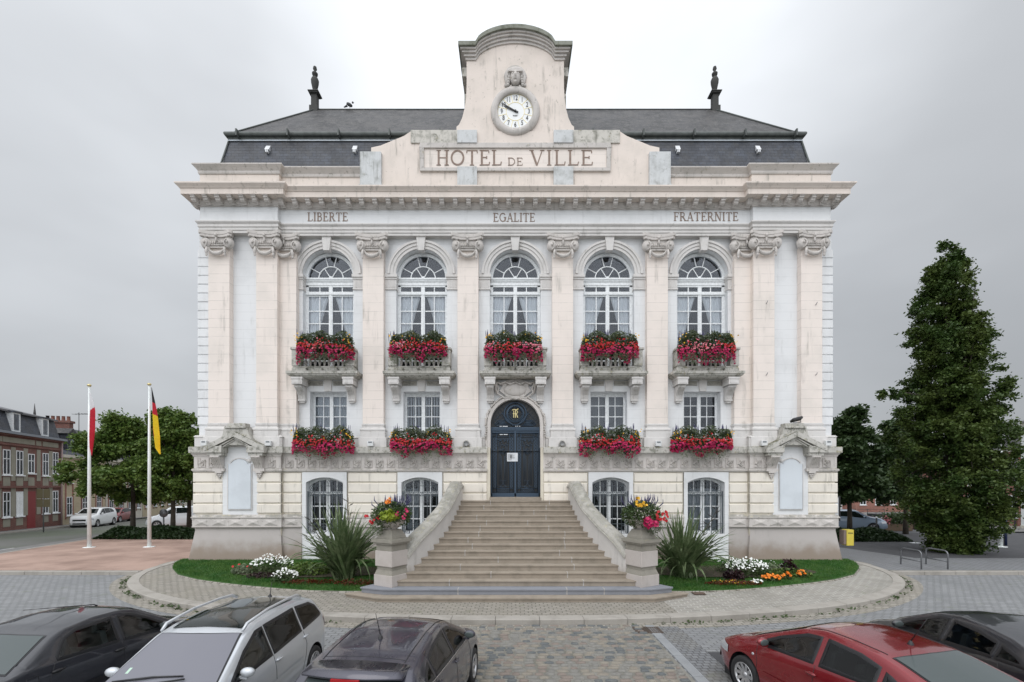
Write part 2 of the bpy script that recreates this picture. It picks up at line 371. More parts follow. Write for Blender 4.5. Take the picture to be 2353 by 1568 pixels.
    def ball(s, c, r, n=12, m=8, rot=0):
        rx, ry, rz = r if isinstance(r, (tuple, list)) else (r, r, r); v = []; f = []
        cr, sr = math.cos(rot), math.sin(rot)
        for j in range(m + 1):
            t = PI * j / m
            for i in range(n):
                a = 2 * PI * i / n; x = rx * math.sin(t) * math.cos(a); y = ry * math.sin(t) * math.sin(a); z = rz * math.cos(t)
                v.append((c[0] + x * cr + z * sr, c[1] + y, c[2] - x * sr + z * cr))
        for j in range(m):
            for i in range(n): f.append((j * n + i, (j + 1) * n + i, (j + 1) * n + (i + 1) % n, j * n + (i + 1) % n))
        return s.add(v, f, True)
    def ring(s, cx, cz, r0, r1, y0, y1, a0=0, a1=PI, n=24, sz=1):   # flat ring in the x,z plane with thickness in y
        v = []; f = []
        for i in range(n + 1):
            a = a0 + (a1 - a0) * i / n; c_, s_ = math.cos(a), math.sin(a) * sz
            v += [(cx + r0 * c_, y0, cz + r0 * s_), (cx + r1 * c_, y0, cz + r1 * s_), (cx + r1 * c_, y1, cz + r1 * s_), (cx + r0 * c_, y1, cz + r0 * s_)]
        for i in range(n):
            p, q = 4 * i, 4 * i + 4
            f += [(p, p + 1, q + 1, q), (p + 1, p + 2, q + 2, q + 1), (p + 2, p + 3, q + 3, q + 2), (p + 3, p, q, q + 3)]
        if abs(a1 - a0 - 2 * PI) > 1e-6: f += [(0, 3, 2, 1), (4 * n, 4 * n + 1, 4 * n + 2, 4 * n + 3)]
        return s.add(v, f)
    def sweep(s, path, prof, closed=False, caps=True, capflip=False):        # path x,y ; profile (out, z)
        n = len(path); P = [Vector(p) for p in path]; off = []
        for i in range(n):
            ns = []
            if i > 0 or closed: d = (P[i] - P[i - 1]).normalized(); ns.append(Vector((d.y, -d.x)))
            if i < n - 1 or closed: d = (P[(i + 1) % n] - P[i]).normalized(); ns.append(Vector((d.y, -d.x)))
            off.append(ns[0] if len(ns) == 1 else (ns[0] + ns[1]) / (1 + ns[0].dot(ns[1])))
        k = len(prof); v = []; f = []
        for i in range(n):
            for o, z in prof: q = P[i] + off[i] * o; v.append((q.x, q.y, z))
        for i in range(n if closed else n - 1):
            j = (i + 1) % n
            for q in range(k - 1): f.append((i * k + q, j * k + q, j * k + q + 1, i * k + q + 1))
        if caps and not closed: f.append(tuple(range(k))); f.append(tuple((n - 1) * k + q for q in range(k - 1, -1, -1)))
        return s.add(v, f)
    def strip(s, pts, w, y0, y1, taper=None):            # stroke in the x,z plane
        for i in range(len(pts) - 1):
            a = Vector(pts[i]); b = Vector(pts[i + 1]); d = (b - a).normalized(); p = Vector((-d.y, d.x)) * w / 2
            s.prism([a - p, b - p, b + p, a + p], y0, y1)
        return s
    def mesh(s, name, mat, bevel=0):
        me = bpy.data.meshes.new(name); me.from_pydata(s.v, [], s.f)
        me.polygons.foreach_set('use_smooth', s.sm); me.materials.append(mat)
        bm = bmesh.new(); bm.from_mesh(me)
        if bevel:
            bmesh.ops.remove_doubles(bm, verts=bm.verts, dist=1e-5)
            es = [e for e in bm.edges if len(e.link_faces) == 2 and e.calc_face_angle(0) > R(40)]
            bmesh.ops.bevel(bm, geom=es, offset=bevel, segments=2, affect='EDGES', profile=.6, clamp_overlap=True)
        bmesh.ops.recalc_face_normals(bm, faces=bm.faces)
        bm.to_mesh(me); bm.free(); me.update(); return me
    def build(s, name, mat, parent=None, bevel=0, loc=(0, 0, 0)):
        return inst(name, s.mesh(name, mat, bevel), parent, loc)
def parts(mb, name, mat, parent=None, bevel=0, gap=.05):
    """one object for every separate piece of the builder (pieces whose boxes touch stay together)"""
    n = len(mb.v); up = list(range(n))
    def fd(i):
        while up[i] != i: up[i] = up[up[i]]; i = up[i]
        return i
    for f in mb.f:
        for k in f[1:]: up[fd(k)] = fd(f[0])
    comp = {}
    for fi, f in enumerate(mb.f): comp.setdefault(fd(f[0]), []).append(fi)
    C = []
    for k, fs in comp.items():
        ids = {i for fi in fs for i in mb.f[fi]}; P = [mb.v[i] for i in ids]
        C.append([[min(p[a] for p in P) - gap / 2 for a in range(3)], [max(p[a] for p in P) + gap / 2 for a in range(3)], list(fs)])
    done = False
    while not done:
        done = True; out_ = []
        for c in C:
            for d in out_:
                if all(c[0][a] <= d[1][a] and d[0][a] <= c[1][a] for a in range(3)):
                    d[0] = [min(d[0][a], c[0][a]) for a in range(3)]; d[1] = [max(d[1][a], c[1][a]) for a in range(3)]; d[2] += c[2]; done = False; break
            else: out_.append(c)
        C = out_
    r = []
    for lo, hi, fs in C:
        q = MB(); idx = {}
        for fi in fs:
            for i in mb.f[fi]:
                if i not in idx: idx[i] = len(q.v); q.v.append(mb.v[i])
            q.f.append(tuple(idx[i] for i in mb.f[fi])); q.sm.append(mb.sm[fi])
        r.append(q.build(name, mat, parent, bevel))
    return r
def structure(o): o['kind'] = 'structure'; return o
def fastmesh(name, V, Fq, mat, smooth=False):
    """V (n,3) array, Fq (m,k) int array"""
    me = bpy.data.meshes.new(name); me.vertices.add(len(V)); me.vertices.foreach_set('co', np.asarray(V, dtype=np.float32).ravel())
    m, k = Fq.shape; me.loops.add(m * k); me.loops.foreach_set('vertex_index', Fq.astype(np.int32).ravel())
    me.polygons.add(m); me.polygons.foreach_set('loop_start', np.arange(0, m * k, k, dtype=np.int32))
    me.update(calc_edges=True); me.materials.append(mat)
    if smooth: me.polygons.foreach_set('use_smooth', [True] * m)
    return me
def leaves(pts, size, rng, up=.4, aspect=1.6, fold=True):
    """leaf-shaped rhombic quads at pts (n,3); returns V,F"""
    n = len(pts); a = rng.normal(size=(n, 3)); a /= np.linalg.norm(a, axis=1)[:, None]
    nrm = rng.normal(size=(n, 3)); nrm[:, 2] = np.abs(nrm[:, 2]) + up; nrm /= np.linalg.norm(nrm, axis=1)[:, None]
    b = np.cross(nrm, a); b /= np.linalg.norm(b, axis=1)[:, None] + 1e-9; a = np.cross(b, nrm)
    s = (size * rng.uniform(.65, 1.25, n))[:, None]
    V = np.stack([pts - a * s * aspect / 2, pts + b * s * .5 - a * s * .1, pts + a * s * aspect / 2, pts - b * s * .5 - a * s * .1], 1).reshape(-1, 3)
    return V, np.arange(4 * n).reshape(n, 4)
def XP(px, D): return CAMX + (px - 1176.5) * D / F
def ZP(py, D): return CAMZ + (HZ - py) * D / F
def gz(y):         # level of the ground at y: rises gently to the facade, falls away behind it
    D = y + 18
    if D < 12.5: return 0
    if D < 17.5: return .17 * (D - 12.5) / 5
    if D < 60: return .17 - .025 * (D - 17.5)
    return .17 - .025 * 42.5
# ================================================================= TOWN HALL
hall = empty('town_hall', (0, 0, 0), 'cream and white classical town hall with central clock gable and grand steps', 'town hall')
XO, XI = 12.4, 9.05
WX = [-7.42, -3.71, 0, 3.71, 7.42]
def mirror(mb):                                            # adds the mirror image in x
    n = len(mb.v); v = [(-x, y, z) for x, y, z in mb.v]; f = [tuple(reversed(t)) for t in mb.f]; mb.add(v, f); mb.sm[-len(f):] = mb.sm[:len(f)]; return mb
def arch_cell(mb, xa, xb, z0, z1, y, cx, hw, zb, zs, rise, depth, n=20):
    """wall sheet from xa..xb, z0..z1 at y with an opening (flat if rise==0) and its reveals"""
    def q(x0, x1, a, b): mb.add([(x0, y, a), (x1, y, a), (x1, y, b), (x0, y, b)], [(0, 1, 2, 3)])
    q(xa, cx - hw, z0, z1); q(cx + hw, xb, z0, z1)
    if zb > z0: q(cx - hw, cx + hw, z0, zb)
    if rise == 0: top = [(cx - hw, zs), (cx + hw, zs)]
    elif abs(rise - hw) < 1e-6: top = [(cx - hw * math.cos(PI * i / n), zs + hw * math.sin(PI * i / n)) for i in range(n + 1)]
    else:
        r = (hw * hw + rise * rise) / (2 * rise); a = math.asin(min(1, hw / r)); a = a if rise < r else PI - a
        top = [(cx + r * math.sin(-a + 2 * a * i / n), zs + rise - r + r * math.cos(-a + 2 * a * i / n)) for i in range(n + 1)]
    for (x0, a), (x1, b) in zip(top, top[1:]): mb.add([(x0, y, a), (x1, y, b), (x1, y, z1), (x0, y, z1)], [(0, 1, 2, 3)])
    loop = [(cx - hw, zb)] + top + [(cx + hw, zb)]
    for (x0, a), (x1, b) in zip(loop, loop[1:] + loop[:1]):
        mb.add([(x0, y, a), (x1, y, b), (x1, y + depth, b), (x0, y + depth, a)], [(0, 1, 2, 3)])
    return loop

# --- wall sheets --------------------------------------------------------------------------
wall = MB()                                                # upper white wall
for cx in WX:
    xa, xb = cx - 1.855, cx + 1.855
    if cx == 0: arch_cell(wall, xa, xb, 4.5, 6.9, 0, 0, .975, 4.5, 5.55, .975, .45)
    else: arch_cell(wall, xa, xb, 4.5, 7.2, 0, cx, .73, 5.15, 6.85, 0, .42)
    if cx == 0: wall.add([(xa, 0, 6.9), (xb, 0, 6.9), (xb, 0, 7.2), (xa, 0, 7.2)], [(0, 1, 2, 3)])
    arch_cell(wall, xa, xb, 7.2, 12.95, 0, cx, 1.01, 7.5, 11.48, 1.01, .34)
wall.build('facade_wall', WHITE, hall)
pw = MB()
for s in (-1, 1):
    a, b = sorted((s * XO, s * 9.275)); pw.box(a, b, -.2, 1.0, 4.5, 12.95)
    a, b = sorted((s * XO, s * (XO - .3))); pw.box(a, b, 1.0, 12, 4.5, 12.95)
pw.box(-XO, XO, 12, 12.3, 0, 12.95)
parts(pw, 'pavilion_wall', WHITE, hall)
qm = MB()                                                  # rusticated corner quoins
z = 5.5
while z < 12.3:
    for s in (-1, 1):
        a, b = sorted((s * (XO + .045), s * (XO - .5))); qm.box(a, b, -.235, 1.3, z, z + .305)
    z += .345
parts(qm, 'corner_quoins', WHITE, hall, bevel=.02)
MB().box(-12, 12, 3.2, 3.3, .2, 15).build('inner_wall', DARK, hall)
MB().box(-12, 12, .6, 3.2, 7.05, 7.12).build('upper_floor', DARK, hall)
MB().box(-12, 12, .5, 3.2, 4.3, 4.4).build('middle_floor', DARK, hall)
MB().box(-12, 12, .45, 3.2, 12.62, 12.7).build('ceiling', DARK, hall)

# --- entablature and cornice ----------------------------------------------------------------
PATH = [(-12.2, 12), (-12.2, -.45), (-9.2, -.45), (-9.2, -.25), (9.2, -.25), (9.2, -.45), (12.2, -.45), (12.2, 12)]
MB().sweep(PATH, [(-.3, 12.9), (0, 12.9), (0, 13.0), (.03, 13.0), (.03, 13.11), (.06, 13.11), (.06, 13.22), (.09, 13.24), (.12, 13.28), (.12, 13.32), (0, 13.34), (-.3, 13.34)]).build('architrave', TRIMW, hall)
MB().sweep(PATH, [(-.3, 13.34), (0, 13.34), (0, 13.9), (-.3, 13.9)]).build('frieze', WHITE, hall)
MB().sweep(PATH, [(-.3, 13.9), (.05, 13.9), (.05, 13.93), (.10, 13.97), (.13, 14.08), (.13, 14.13), (-.3, 14.13)]).build('bed_moulding', TRIM, hall)
MB().sweep(PATH, [(-.3, 14.13), (.44, 14.13), (.44, 14.33), (.47, 14.34), (.50, 14.38), (.58, 14.46), (.58, 14.51), (.2, 14.56), (-.3, 14.56)]).build('cornice', ATTIC, hall)
mod = MB(); mod.prismx([(0, .02), (-.27, .02), (-.27, -.05), (-.22, -.08), (-.20, -.13), (-.14, -.17), (-.07, -.16), (-.05, -.2), (0, -.21)], -.085, .085); mod.box(-.10, .10, -.30, 0, -.0, .028)
me = mod.mesh('modillion', TRIM, .008)
xs = [-9.0 + i * 18.0 / 35 for i in range(36)]
for x in xs: inst('modillion', me, hall, (x, -.37, 14.10))
for s in (-1, 1):
    for i in range(7): inst('modillion', me, hall, (s * (9.47 + i * .46), -.57, 14.10))
    for i in range(16): inst('modillion', me, hall, (s * 12.32, -.3 + i * .75, 14.10), rz=s * PI / 2)
# --- parapet ----------------------------------------------------------------------------------
PP = [(-12.35, 12), (-12.35, -.24), (-9.25, -.24), (-9.25, -.05), (-5.3, -.05)]
for P in (PP, [(-x, y) for x, y in reversed(PP)]):
    MB().sweep(P, [(-.3, 14.5), (0, 14.5), (0, 15.3), (-.3, 15.3)]).build('parapet', ATTIC, hall)
    MB().sweep(P, [(-.35, 15.3), (.03, 15.3), (.05, 15.34), (.05, 15.42), (.12, 15.5), (.20, 15.58), (.20, 15.62), (-.35, 15.64)]).build('parapet_coping', TRIM, hall)

# --- roof ---------------------------------------------------------------------------------------
def ringroof(name, mat, x0, y0, z0, x1, y1, z1, yb0, yb1, fill=False):
    v = [(-x0, y0, z0), (x0, y0, z0), (x0, yb0, z0), (-x0, yb0, z0), (-x1, y1, z1), (x1, y1, z1), (x1, yb1, z1), (-x1, yb1, z1)]
    return MB().add(v, [(0, 1, 5, 4), (1, 2, 6, 5), (2, 3, 7, 6), (3, 0, 4, 7)] + ([(4, 5, 6, 7)] if fill else [])).build(name, mat, hall)
ringroof('mansard_slope', SLATE, 11.85, .05, 15.3, 11.58, .42, 17.16, 11.7, 11.3)
ringroof('upper_roof_slope', SLATE2, 11.62, .38, 17.34, 9.2, 2.9, 20.42, 11.6, 8.8, True)
GP = [(-11.6, 11.6), (-11.6, .38), (11.6, .38), (11.6, 11.6)]
MB().sweep(GP, [(-.1, 17.14), (.02, 17.14), (.02, 17.22), (.05, 17.22), (.11, 17.23), (.14, 17.28), (.14, 17.34), (.11, 17.38), (-.1, 17.39)]).build('roof_gutter', ZINC, hall)
gb = MB()
for i in range(12): gb.box(-11.2 + i * 2.04, -11.14 + i * 2.04, .13, .4, 17.14, 17.4)
parts(gb, 'gutter_bracket', ZINC, hall)
MB().sweep(GP, [(-.03, 17.08), (.03, 17.07), (.03, 17.11), (-.03, 17.11)]).build('lead_flashing', LEADW, hall)
rg = MB()
for s in (-1, 1):
    rg.tube([(s * 11.62, .38, 17.36), (s * 9.2, 2.9, 20.44)], .035, 8); rg.tube([(s * 11.87, .03, 15.4), (s * 11.6, .40, 17.14)], .035, 8)
rg.tube([(-9.2, 2.9, 20.43), (9.2, 2.9, 20.43)], .035, 8)
parts(rg, 'ridge_capping', ZINC, hall)
fin = MB(); fin.box(-.19, .19, -.19, .19, 0, .28); fin.box(-.13, .13, -.13, .13, .28, .85); fin.box(-.20, .20, -.20, .20, .85, .9); fin.box(-.24, .24, -.24, .24, .9, .94)
fin.lathe([(0, .95), (.09, .95), (.10, 1.0), (.07, 1.05), (.11, 1.15), (.165, 1.4), (.175, 1.55), (.13, 1.66), (.07, 1.7), (.06, 1.76), (.12, 1.8), (.13, 1.88), (.06, 1.94), (.05, 2.0), (.09, 2.08), (.07, 2.18), (.0, 2.24)])
fm = fin.mesh('finial', simple('dark_finial_stone', (.05, .05, .047), .8))
for x in (-9.25, 9.25): inst('roof_finial', fm, hall, (x, 3.0, 20.3))
sp = MB(); sp.prismx([(-.12, 0), (.02, 0), (.02, .22)], -.09, .09)
for i in (-1, 1): sp.box(i * .03 - .02, i * .03 + .02, -.13, 0, -.1, 0)
sm_ = sp.mesh('snow_hook', simple('white_zinc', (.75, .76, .78), .5))
for px in (619, 818, 1555, 1738): inst('roof_hook', sm_, hall, (XP(px, 18.4), .3, 16.6), sc=(1, 1, 1.1))

# --- attic centrepiece ----------------------------------------------------------------------------
AT = MB()
left = [(-5.67, 14.5), (-5.67, 16.42), (-5.3, 16.5), (-4.38, 16.88), (-4.11, 17.06), (-2.35, 17.06)]
poly = left + [(-x, z) for x, z in reversed(left)]
AT.prism(poly, -.15, .65); AT.build('attic_wall', ATTIC, hall)
ab = MB()
for s in (-1, 1):
    a, b = sorted((s * 6.07, s * 5.24)); ab.box(a, b, -.30, .7, 14.5, 16.16)
    a, b = sorted((s * 6.11, s * 5.20)); ab.box(a, b, -.32, .72, 14.5, 14.88)
    a, b = sorted((s * 1.50, s * 2.27)); ab.box(a, b, -.27, .7, 16.53, 17.03); ab.box(a, b, -.27, .0, 14.5, 15.6); ab.box(a - .02, b + .02, -.29, 0, 14.5, 14.83)
parts(ab, 'attic_pier', stone('streaked_white_stone', (.62, .63, .635), (.42, .43, .42), var=.8, vs=2.5, streak=.8, moss=.5), hall, bevel=.012)
fr = MB()
for (x0, x1, z0, z1) in ((-3.74, 3.74, 16.36, 16.56), (-3.74, 3.74, 15.45, 15.58), (-3.74, -3.58, 15.58, 16.36), (3.58, 3.74, 15.58, 16.36)): fr.box(x0, x1, -.235, -.1, z0, z1)
parts(fr, 'inscription_frame', TRIM, hall, bevel=.02)
mo = MB()
for s in (-1, 1):
    a, b = sorted((s * 2.27, s * 4.11)); mo.box(a, b, -.2, .68, 16.57, 17.08)
parts(mo, 'mossy_attic_block', stone('mossy_stone', (.6, .57, .52), (.3, .29, .25), var=1, vs=4, streak=.9, moss=1.), hall, bevel=.015)
MB().box(-3.58, 3.58, -.17, -.12, 15.58, 16.36).build('inscription_panel', CREAM, hall)

# --- lettering: drawn with strokes and serifs ---------------------------------------------------
def arc(cx, cz, rx, rz, a0, a1, n=10): return [(cx + rx * math.cos(R(a0 + (a1 - a0) * i / n)), cz + rz * math.sin(R(a0 + (a1 - a0) * i / n))) for i in range(n + 1)]
T_, t_ = .15, .075
GL = {  # width, [(points, stroke width)], serif feet [(x,z)]
 'H': (.78, [([(.14, 0), (.14, 1)], T_), ([(.64, 0), (.64, 1)], T_), ([(.14, .5), (.64, .5)], t_)], [(.14, 0), (.14, 1), (.64, 0), (.64, 1)]),
 'O': (.86, [(arc(.43, .5, .37, .46, 0, 360, 24), T_ * .85)], []),
 'T': (.74, [([(.37, 0), (.37, 1)], T_), ([(.04, .965), (.70, .965)], t_), ([(.06, .965), (.04, .8)], t_), ([(.68, .965), (.70, .8)], t_)], [(.37, 0)]),
 'E': (.66, [([(.14, 0), (.14, 1)], T_), ([(.14, .965), (.56, .965)], t_), ([(.14, .52), (.44, .52)], t_), ([(.14, .035), (.60, .035)], t_), ([(.56, .97), (.58, .8)], t_), ([(.59, .03), (.62, .22)], t_), ([(.44, .43), (.44, .61)], t_)], [(.14, 0), (.14, 1)]),
 'L': (.62, [([(.14, 0), (.14, 1)], T_), ([(.14, .035), (.56, .035)], t_), ([(.55, .03), (.59, .24)], t_)], [(.14, 0), (.14, 1)]),
 'D': (.82, [([(.14, 0), (.14, 1)], T_), ([(.14, .965)] + arc(.36, .5, .36, .465, 90, -90, 14) + [(.14, .035)], T_ * .75)], [(.14, 0), (.14, 1)]),
 'V': (.80, [([(.12, 1), (.41, 0)], T_), ([(.70, 1), (.41, 0)], t_)], [(.12, 1), (.70, 1)]),
 'I': (.34, [([(.17, 0), (.17, 1)], T_)], [(.17, 0), (.17, 1)]),
 'B': (.68, [([(.14, 0), (.14, 1)], T_), ([(.14, .965)] + arc(.33, .75, .19, .215, 90, -90, 8) + [(.14, .535)], t_ * 1.4), ([(.3, .535)] + arc(.34, .285, .24, .25, 90, -90, 8) + [(.14, .035)], t_ * 1.5)], [(.14, 0), (.14, 1)]),
 'R': (.76, [([(.14, 0), (.14, 1)], T_), ([(.14, .965)] + arc(.34, .735, .21, .23, 90, -90, 8) + [(.14, .505)], t_ * 1.4), ([(.36, .5), (.68, .02)], T_ * .9)], [(.14, 0), (.14, 1), (.68, 0)]),
 'G': (.84, [(arc(.44, .5, .37, .46, 45, 345, 20), T_ * .8), ([(.72, .05), (.72, .45)], T_)], [(.72, .45)]),
 'A': (.80, [([(.10, 0), (.40, 1)], t_), ([(.40, 1), (.70, 0)], T_), ([(.22, .34), (.58, .34)], t_)], [(.10, 0), (.70, 0)]),
 'F': (.62, [([(.14, 0), (.14, 1)], T_), ([(.14, .965), (.56, .965)], t_), ([(.14, .5), (.44, .5)], t_), ([(.56, .97), (.58, .8)], t_), ([(.44, .42), (.44, .6)], t_)], [(.14, 0), (.14, 1)]),
 'N': (.84, [([(.14, 0), (.14, 1)], t_), ([(.70, 0), (.70, 1)], t_), ([(.14, 1), (.70, 0)], T_)], [(.14, 0), (.14, 1), (.70, 1)]),
}
def lettering(word, xa, xb, zb, h, y, name='lettering'):
    mb = MB(); adv = [GL[c][0] for c in word]; gap = .10
    tot = sum(adv) + gap * (len(word) - 1); sx = (xb - xa) / tot; x = xa; k = 0
    for c in word:
        wd, st, se = GL[c]
        for pts, w_ in st:
            for i in range(len(pts) - 1):
                (ax, az), (bx, bz) = pts[i], pts[i + 1]; a = Vector((x + ax * sx, zb + az * h)); b = Vector((x + bx * sx, zb + bz * h)); d = (b - a).normalized()
                ww = w_ * h * .85; e = .02 * h if len(pts) > 4 else 0; p = Vector((-d.y, d.x)) * ww / 2
                k = (k + 1) % 9; mb.prism([a - p - d * e, b - p + d * e, b + p + d * e, a + p - d * e], y - .012 - .0006 * k, y + .01)
        for i, (ax, az) in enumerate(se):
            zz = zb + az * h - (.03 * h if az > .5 else -.03 * h) * (0 if az > 0.99 or az < .01 else 1); q = x + ax * sx
            z0 = zz if az < .5 else zz - .05 * h; mb.box(q - .14 * h, q + .14 * h, y - .0185 - .0005 * i, y + .01, z0, z0 + .05 * h)
        x += (wd + gap) * sx
    return mb.build(name, LETTER, hall)
lettering('HOTEL', -3.10, -.53, 15.70, .60, -.17); lettering('DE', -.30, .30, 15.70, .30, -.17); lettering('VILLE', .55, 3.06, 15.70, .60, -.17)
lettering('LIBERTE', -8.12, -6.55, 13.46, .34, -.25); lettering('EGALITE', -.86, .77, 13.44, .34, -.25); lettering('FRATERNITE', 6.2, 8.72, 13.47, .34, -.25)

# --- clock gable -----------------------------------------------------------------------------------
tw = MB()
L = [(-2.32, 16.7), (-2.32, 17.28), (-2.22, 17.36), (-2.1, 17.62), (-2.0, 18.0), (-1.94, 18.4), (-1.92, 18.9), (-1.92, 20.0), (-1.5, 20.0)]
arcp = [(-1.5 + 3.0 * i / 20, 20.02 + .62 * (1 - (1 - i / 10) ** 2) ** .7) for i in range(1, 20)]
tw.prism(L + arcp + [(-x, z) for x, z in reversed(L)], -.10, 1.1); tw.build('clock_gable_wall', ATTIC, hall)
def band(mb, Wd, top, a, b, y0, y1, n=24):                 # layer of the curved cornice
    def P(off):
        pts = [(-Wd, top - off)]; pts += [(x, top - off + .66 * (1 - (x / 1.55) ** 2) ** .62) for x in [-1.55 + 3.1 * i / n for i in range(n + 1)]]
        return pts + [(Wd, top - off)]
    p, q = P(a), P(b); m = len(p); v = [(x, y0, z) for x, z in p] + [(x, y0, z) for x, z in q] + [(x, y1, z) for x, z in p] + [(x, y1, z) for x, z in q]
    f = []
    for i in range(m - 1): f += [(i, i + 1, m + i + 1, m + i), (2 * m + i, 3 * m + i, 3 * m + i + 1, 2 * m + i + 1), (i, 2 * m + i, 2 * m + i + 1, i + 1), (m + i, m + i + 1, 3 * m + i + 1, 3 * m + i)]
    f += [(0, m, 3 * m, 2 * m), (m - 1, 3 * m - 1, 4 * m - 1, 2 * m - 1)]
    mb.add(v, f)
cb = MB(); band(cb, 2.22, 20.36, 0, .15, -.42, 1.4); cb.build('gable_coping', stone('mossy_coping_stone', (.27, .275, .235), (.12, .13, .09), var=1, vs=3, streak=.6, moss=1.), hall)
cb = MB(); band(cb, 2.15, 20.36, .153, .22, -.34, 1.34); band(cb, 2.09, 20.36, .223, .30, -.28, 1.28); band(cb, 2.02, 20.36, .303, .39, -.21, 1.2); band(cb, 1.96, 20.36, .393, .48, -.15, 1.15); cb.build('gable_cornice', TRIM, hall)
br = MB()
for s in (-1, 1):
    a, b = sorted((s * 1.9, s * 2.12)); br.box(a, b, .1, 1.1, 19.45, 19.8); a, b = sorted((s * 1.9, s * 2.03)); br.box(a, b, .1, 1.1, 18.2, 18.75)
parts(br, 'gable_side_bracket', WORN, hall)
CZ = 17.85; CY = -.10
clock = MB().lathe([(.69, 0), (.69, -.10), (.72, -.14), (.80, -.16), (.90, -.15), (.95, -.10), (.97, -.05), (.97, 0)], (0, CY, CZ), 48, axis='y').build('clock', TRIM, hall)
MB().lathe([(0, -.035), (.71, -.035)], (0, CY, CZ), 48, axis='y').build('clock_face', DIAL, clock)
cn = MB()
for r in (.36, .685): cn.ring(0, CZ, r - .006, r + .006, CY - .045, CY - .03, 0, 2 * PI, 48)
for i in range(12):
    a = PI * 2 * (i + .5) / 12; cn.strip([(.37 * math.cos(a), CZ + .37 * math.sin(a)), (.68 * math.cos(a), CZ + .68 * math.sin(a))], .013, CY - .0435, CY - .03)
cn.build('dial_lines', GOLD, clock)
hd = MB(); a = R(90 + 61); hd.strip([(-.13 * math.cos(a), CZ - .13 * math.sin(a)), (.62 * math.cos(a), CZ + .62 * math.sin(a))], .035, CY - .085, CY - .075)
a = R(90 + 65); hd.strip([(-.12 * math.cos(a), CZ - .12 * math.sin(a)), (.44 * math.cos(a), CZ + .44 * math.sin(a))], .07, CY - .07, CY - .06); hd.lathe([(0, -.09), (.04, -.09), (.04, -.04)], (0, CY, CZ), 12, axis='y')
hd.build('clock_hands', BLACKS, clock)
def txt(s_, size, loc, mat, name, sx=1, parent=None):
    c = bpy.data.curves.new(name, 'FONT'); c.body = s_; c.size = size; c.align_x = 'CENTER'; c.align_y = 'CENTER'; c.extrude = .004
    o = bpy.data.objects.new(name, c); col.objects.link(o); me = bpy.data.meshes.new_from_object(o.evaluated_get(bpy.context.evaluated_depsgraph_get())); bpy.data.objects.remove(o)
    me.materials.clear(); me.materials.append(mat); n = inst(name, me, parent, loc, sc=(sx, 1, 1)); n.rotation_euler.x = R(90); return n
for i in range(12):
    h = i + 1; a = R(90 - 30 * h); txt(str(h), .265, (.535 * math.cos(a), CY - .045, CZ + .525 * math.sin(a)), BLACKS, 'numeral', .72, clock)
txt('BODET', .06, (0, CY - .045, CZ - .17), BLACKS, 'maker_name', 1, clock)
hh = MB(); X0 = 0; Z0 = 19.05
hh.ball((X0, -.20, Z0), (.175, .17, .26)); hh.ball((X0, -.36, Z0 - .02), (.032, .05, .07)); hh.ball((X0, -.345, Z0 - .125), (.055, .03, .018), 8, 5); hh.ball((X0, -.30, Z0 - .21), (.06, .05, .05))
for s in (-1, 1):
    hh.ball((s * .07, -.345, Z0 + .045), (.034, .02, .018), 8, 5); hh.ball((s * .07, -.35, Z0 + .09), (.05, .02, .012), 8, 5)
    for k in range(5): hh.ball((s * (.19 + .015 * k), -.18, Z0 + .14 - .09 * k), (.065, .07, .06), 8, 6)
    hh.ball((s * .30, -.14, Z0 + .02), (.07, .05, .2), 10, 8, rot=s * .2); hh.ball((s * .33, -.12, Z0 - .16), (.05, .04, .06), 8, 6)
    hh.tube([(s * .12, -.2, Z0 - .26), (s * .25, -.16, Z0 - .34), (s * .34, -.13, Z0 - .30)], .04, 8)
hh.ball((X0, -.16, Z0 + .25), (.29, .14, .17)); hh.box(-.24, .24, -.31, -.1, Z0 + .15, Z0 + .21); hh.ball((X0, -.16, Z0 - .34), (.12, .08, .09))
hh.lathe([(0, -.08), (.36, -.08), (.40, 0)], (0, CY, Z0 + .12), 24, 0, PI, axis='y')
hh.v = [(x * 1.16, -.14 + (y + .14) * 1.3, 19.02 + (z - 19.0) * 1.14) for x, y, z in hh.v]; hh.build('carved_head', TRIM, hall)

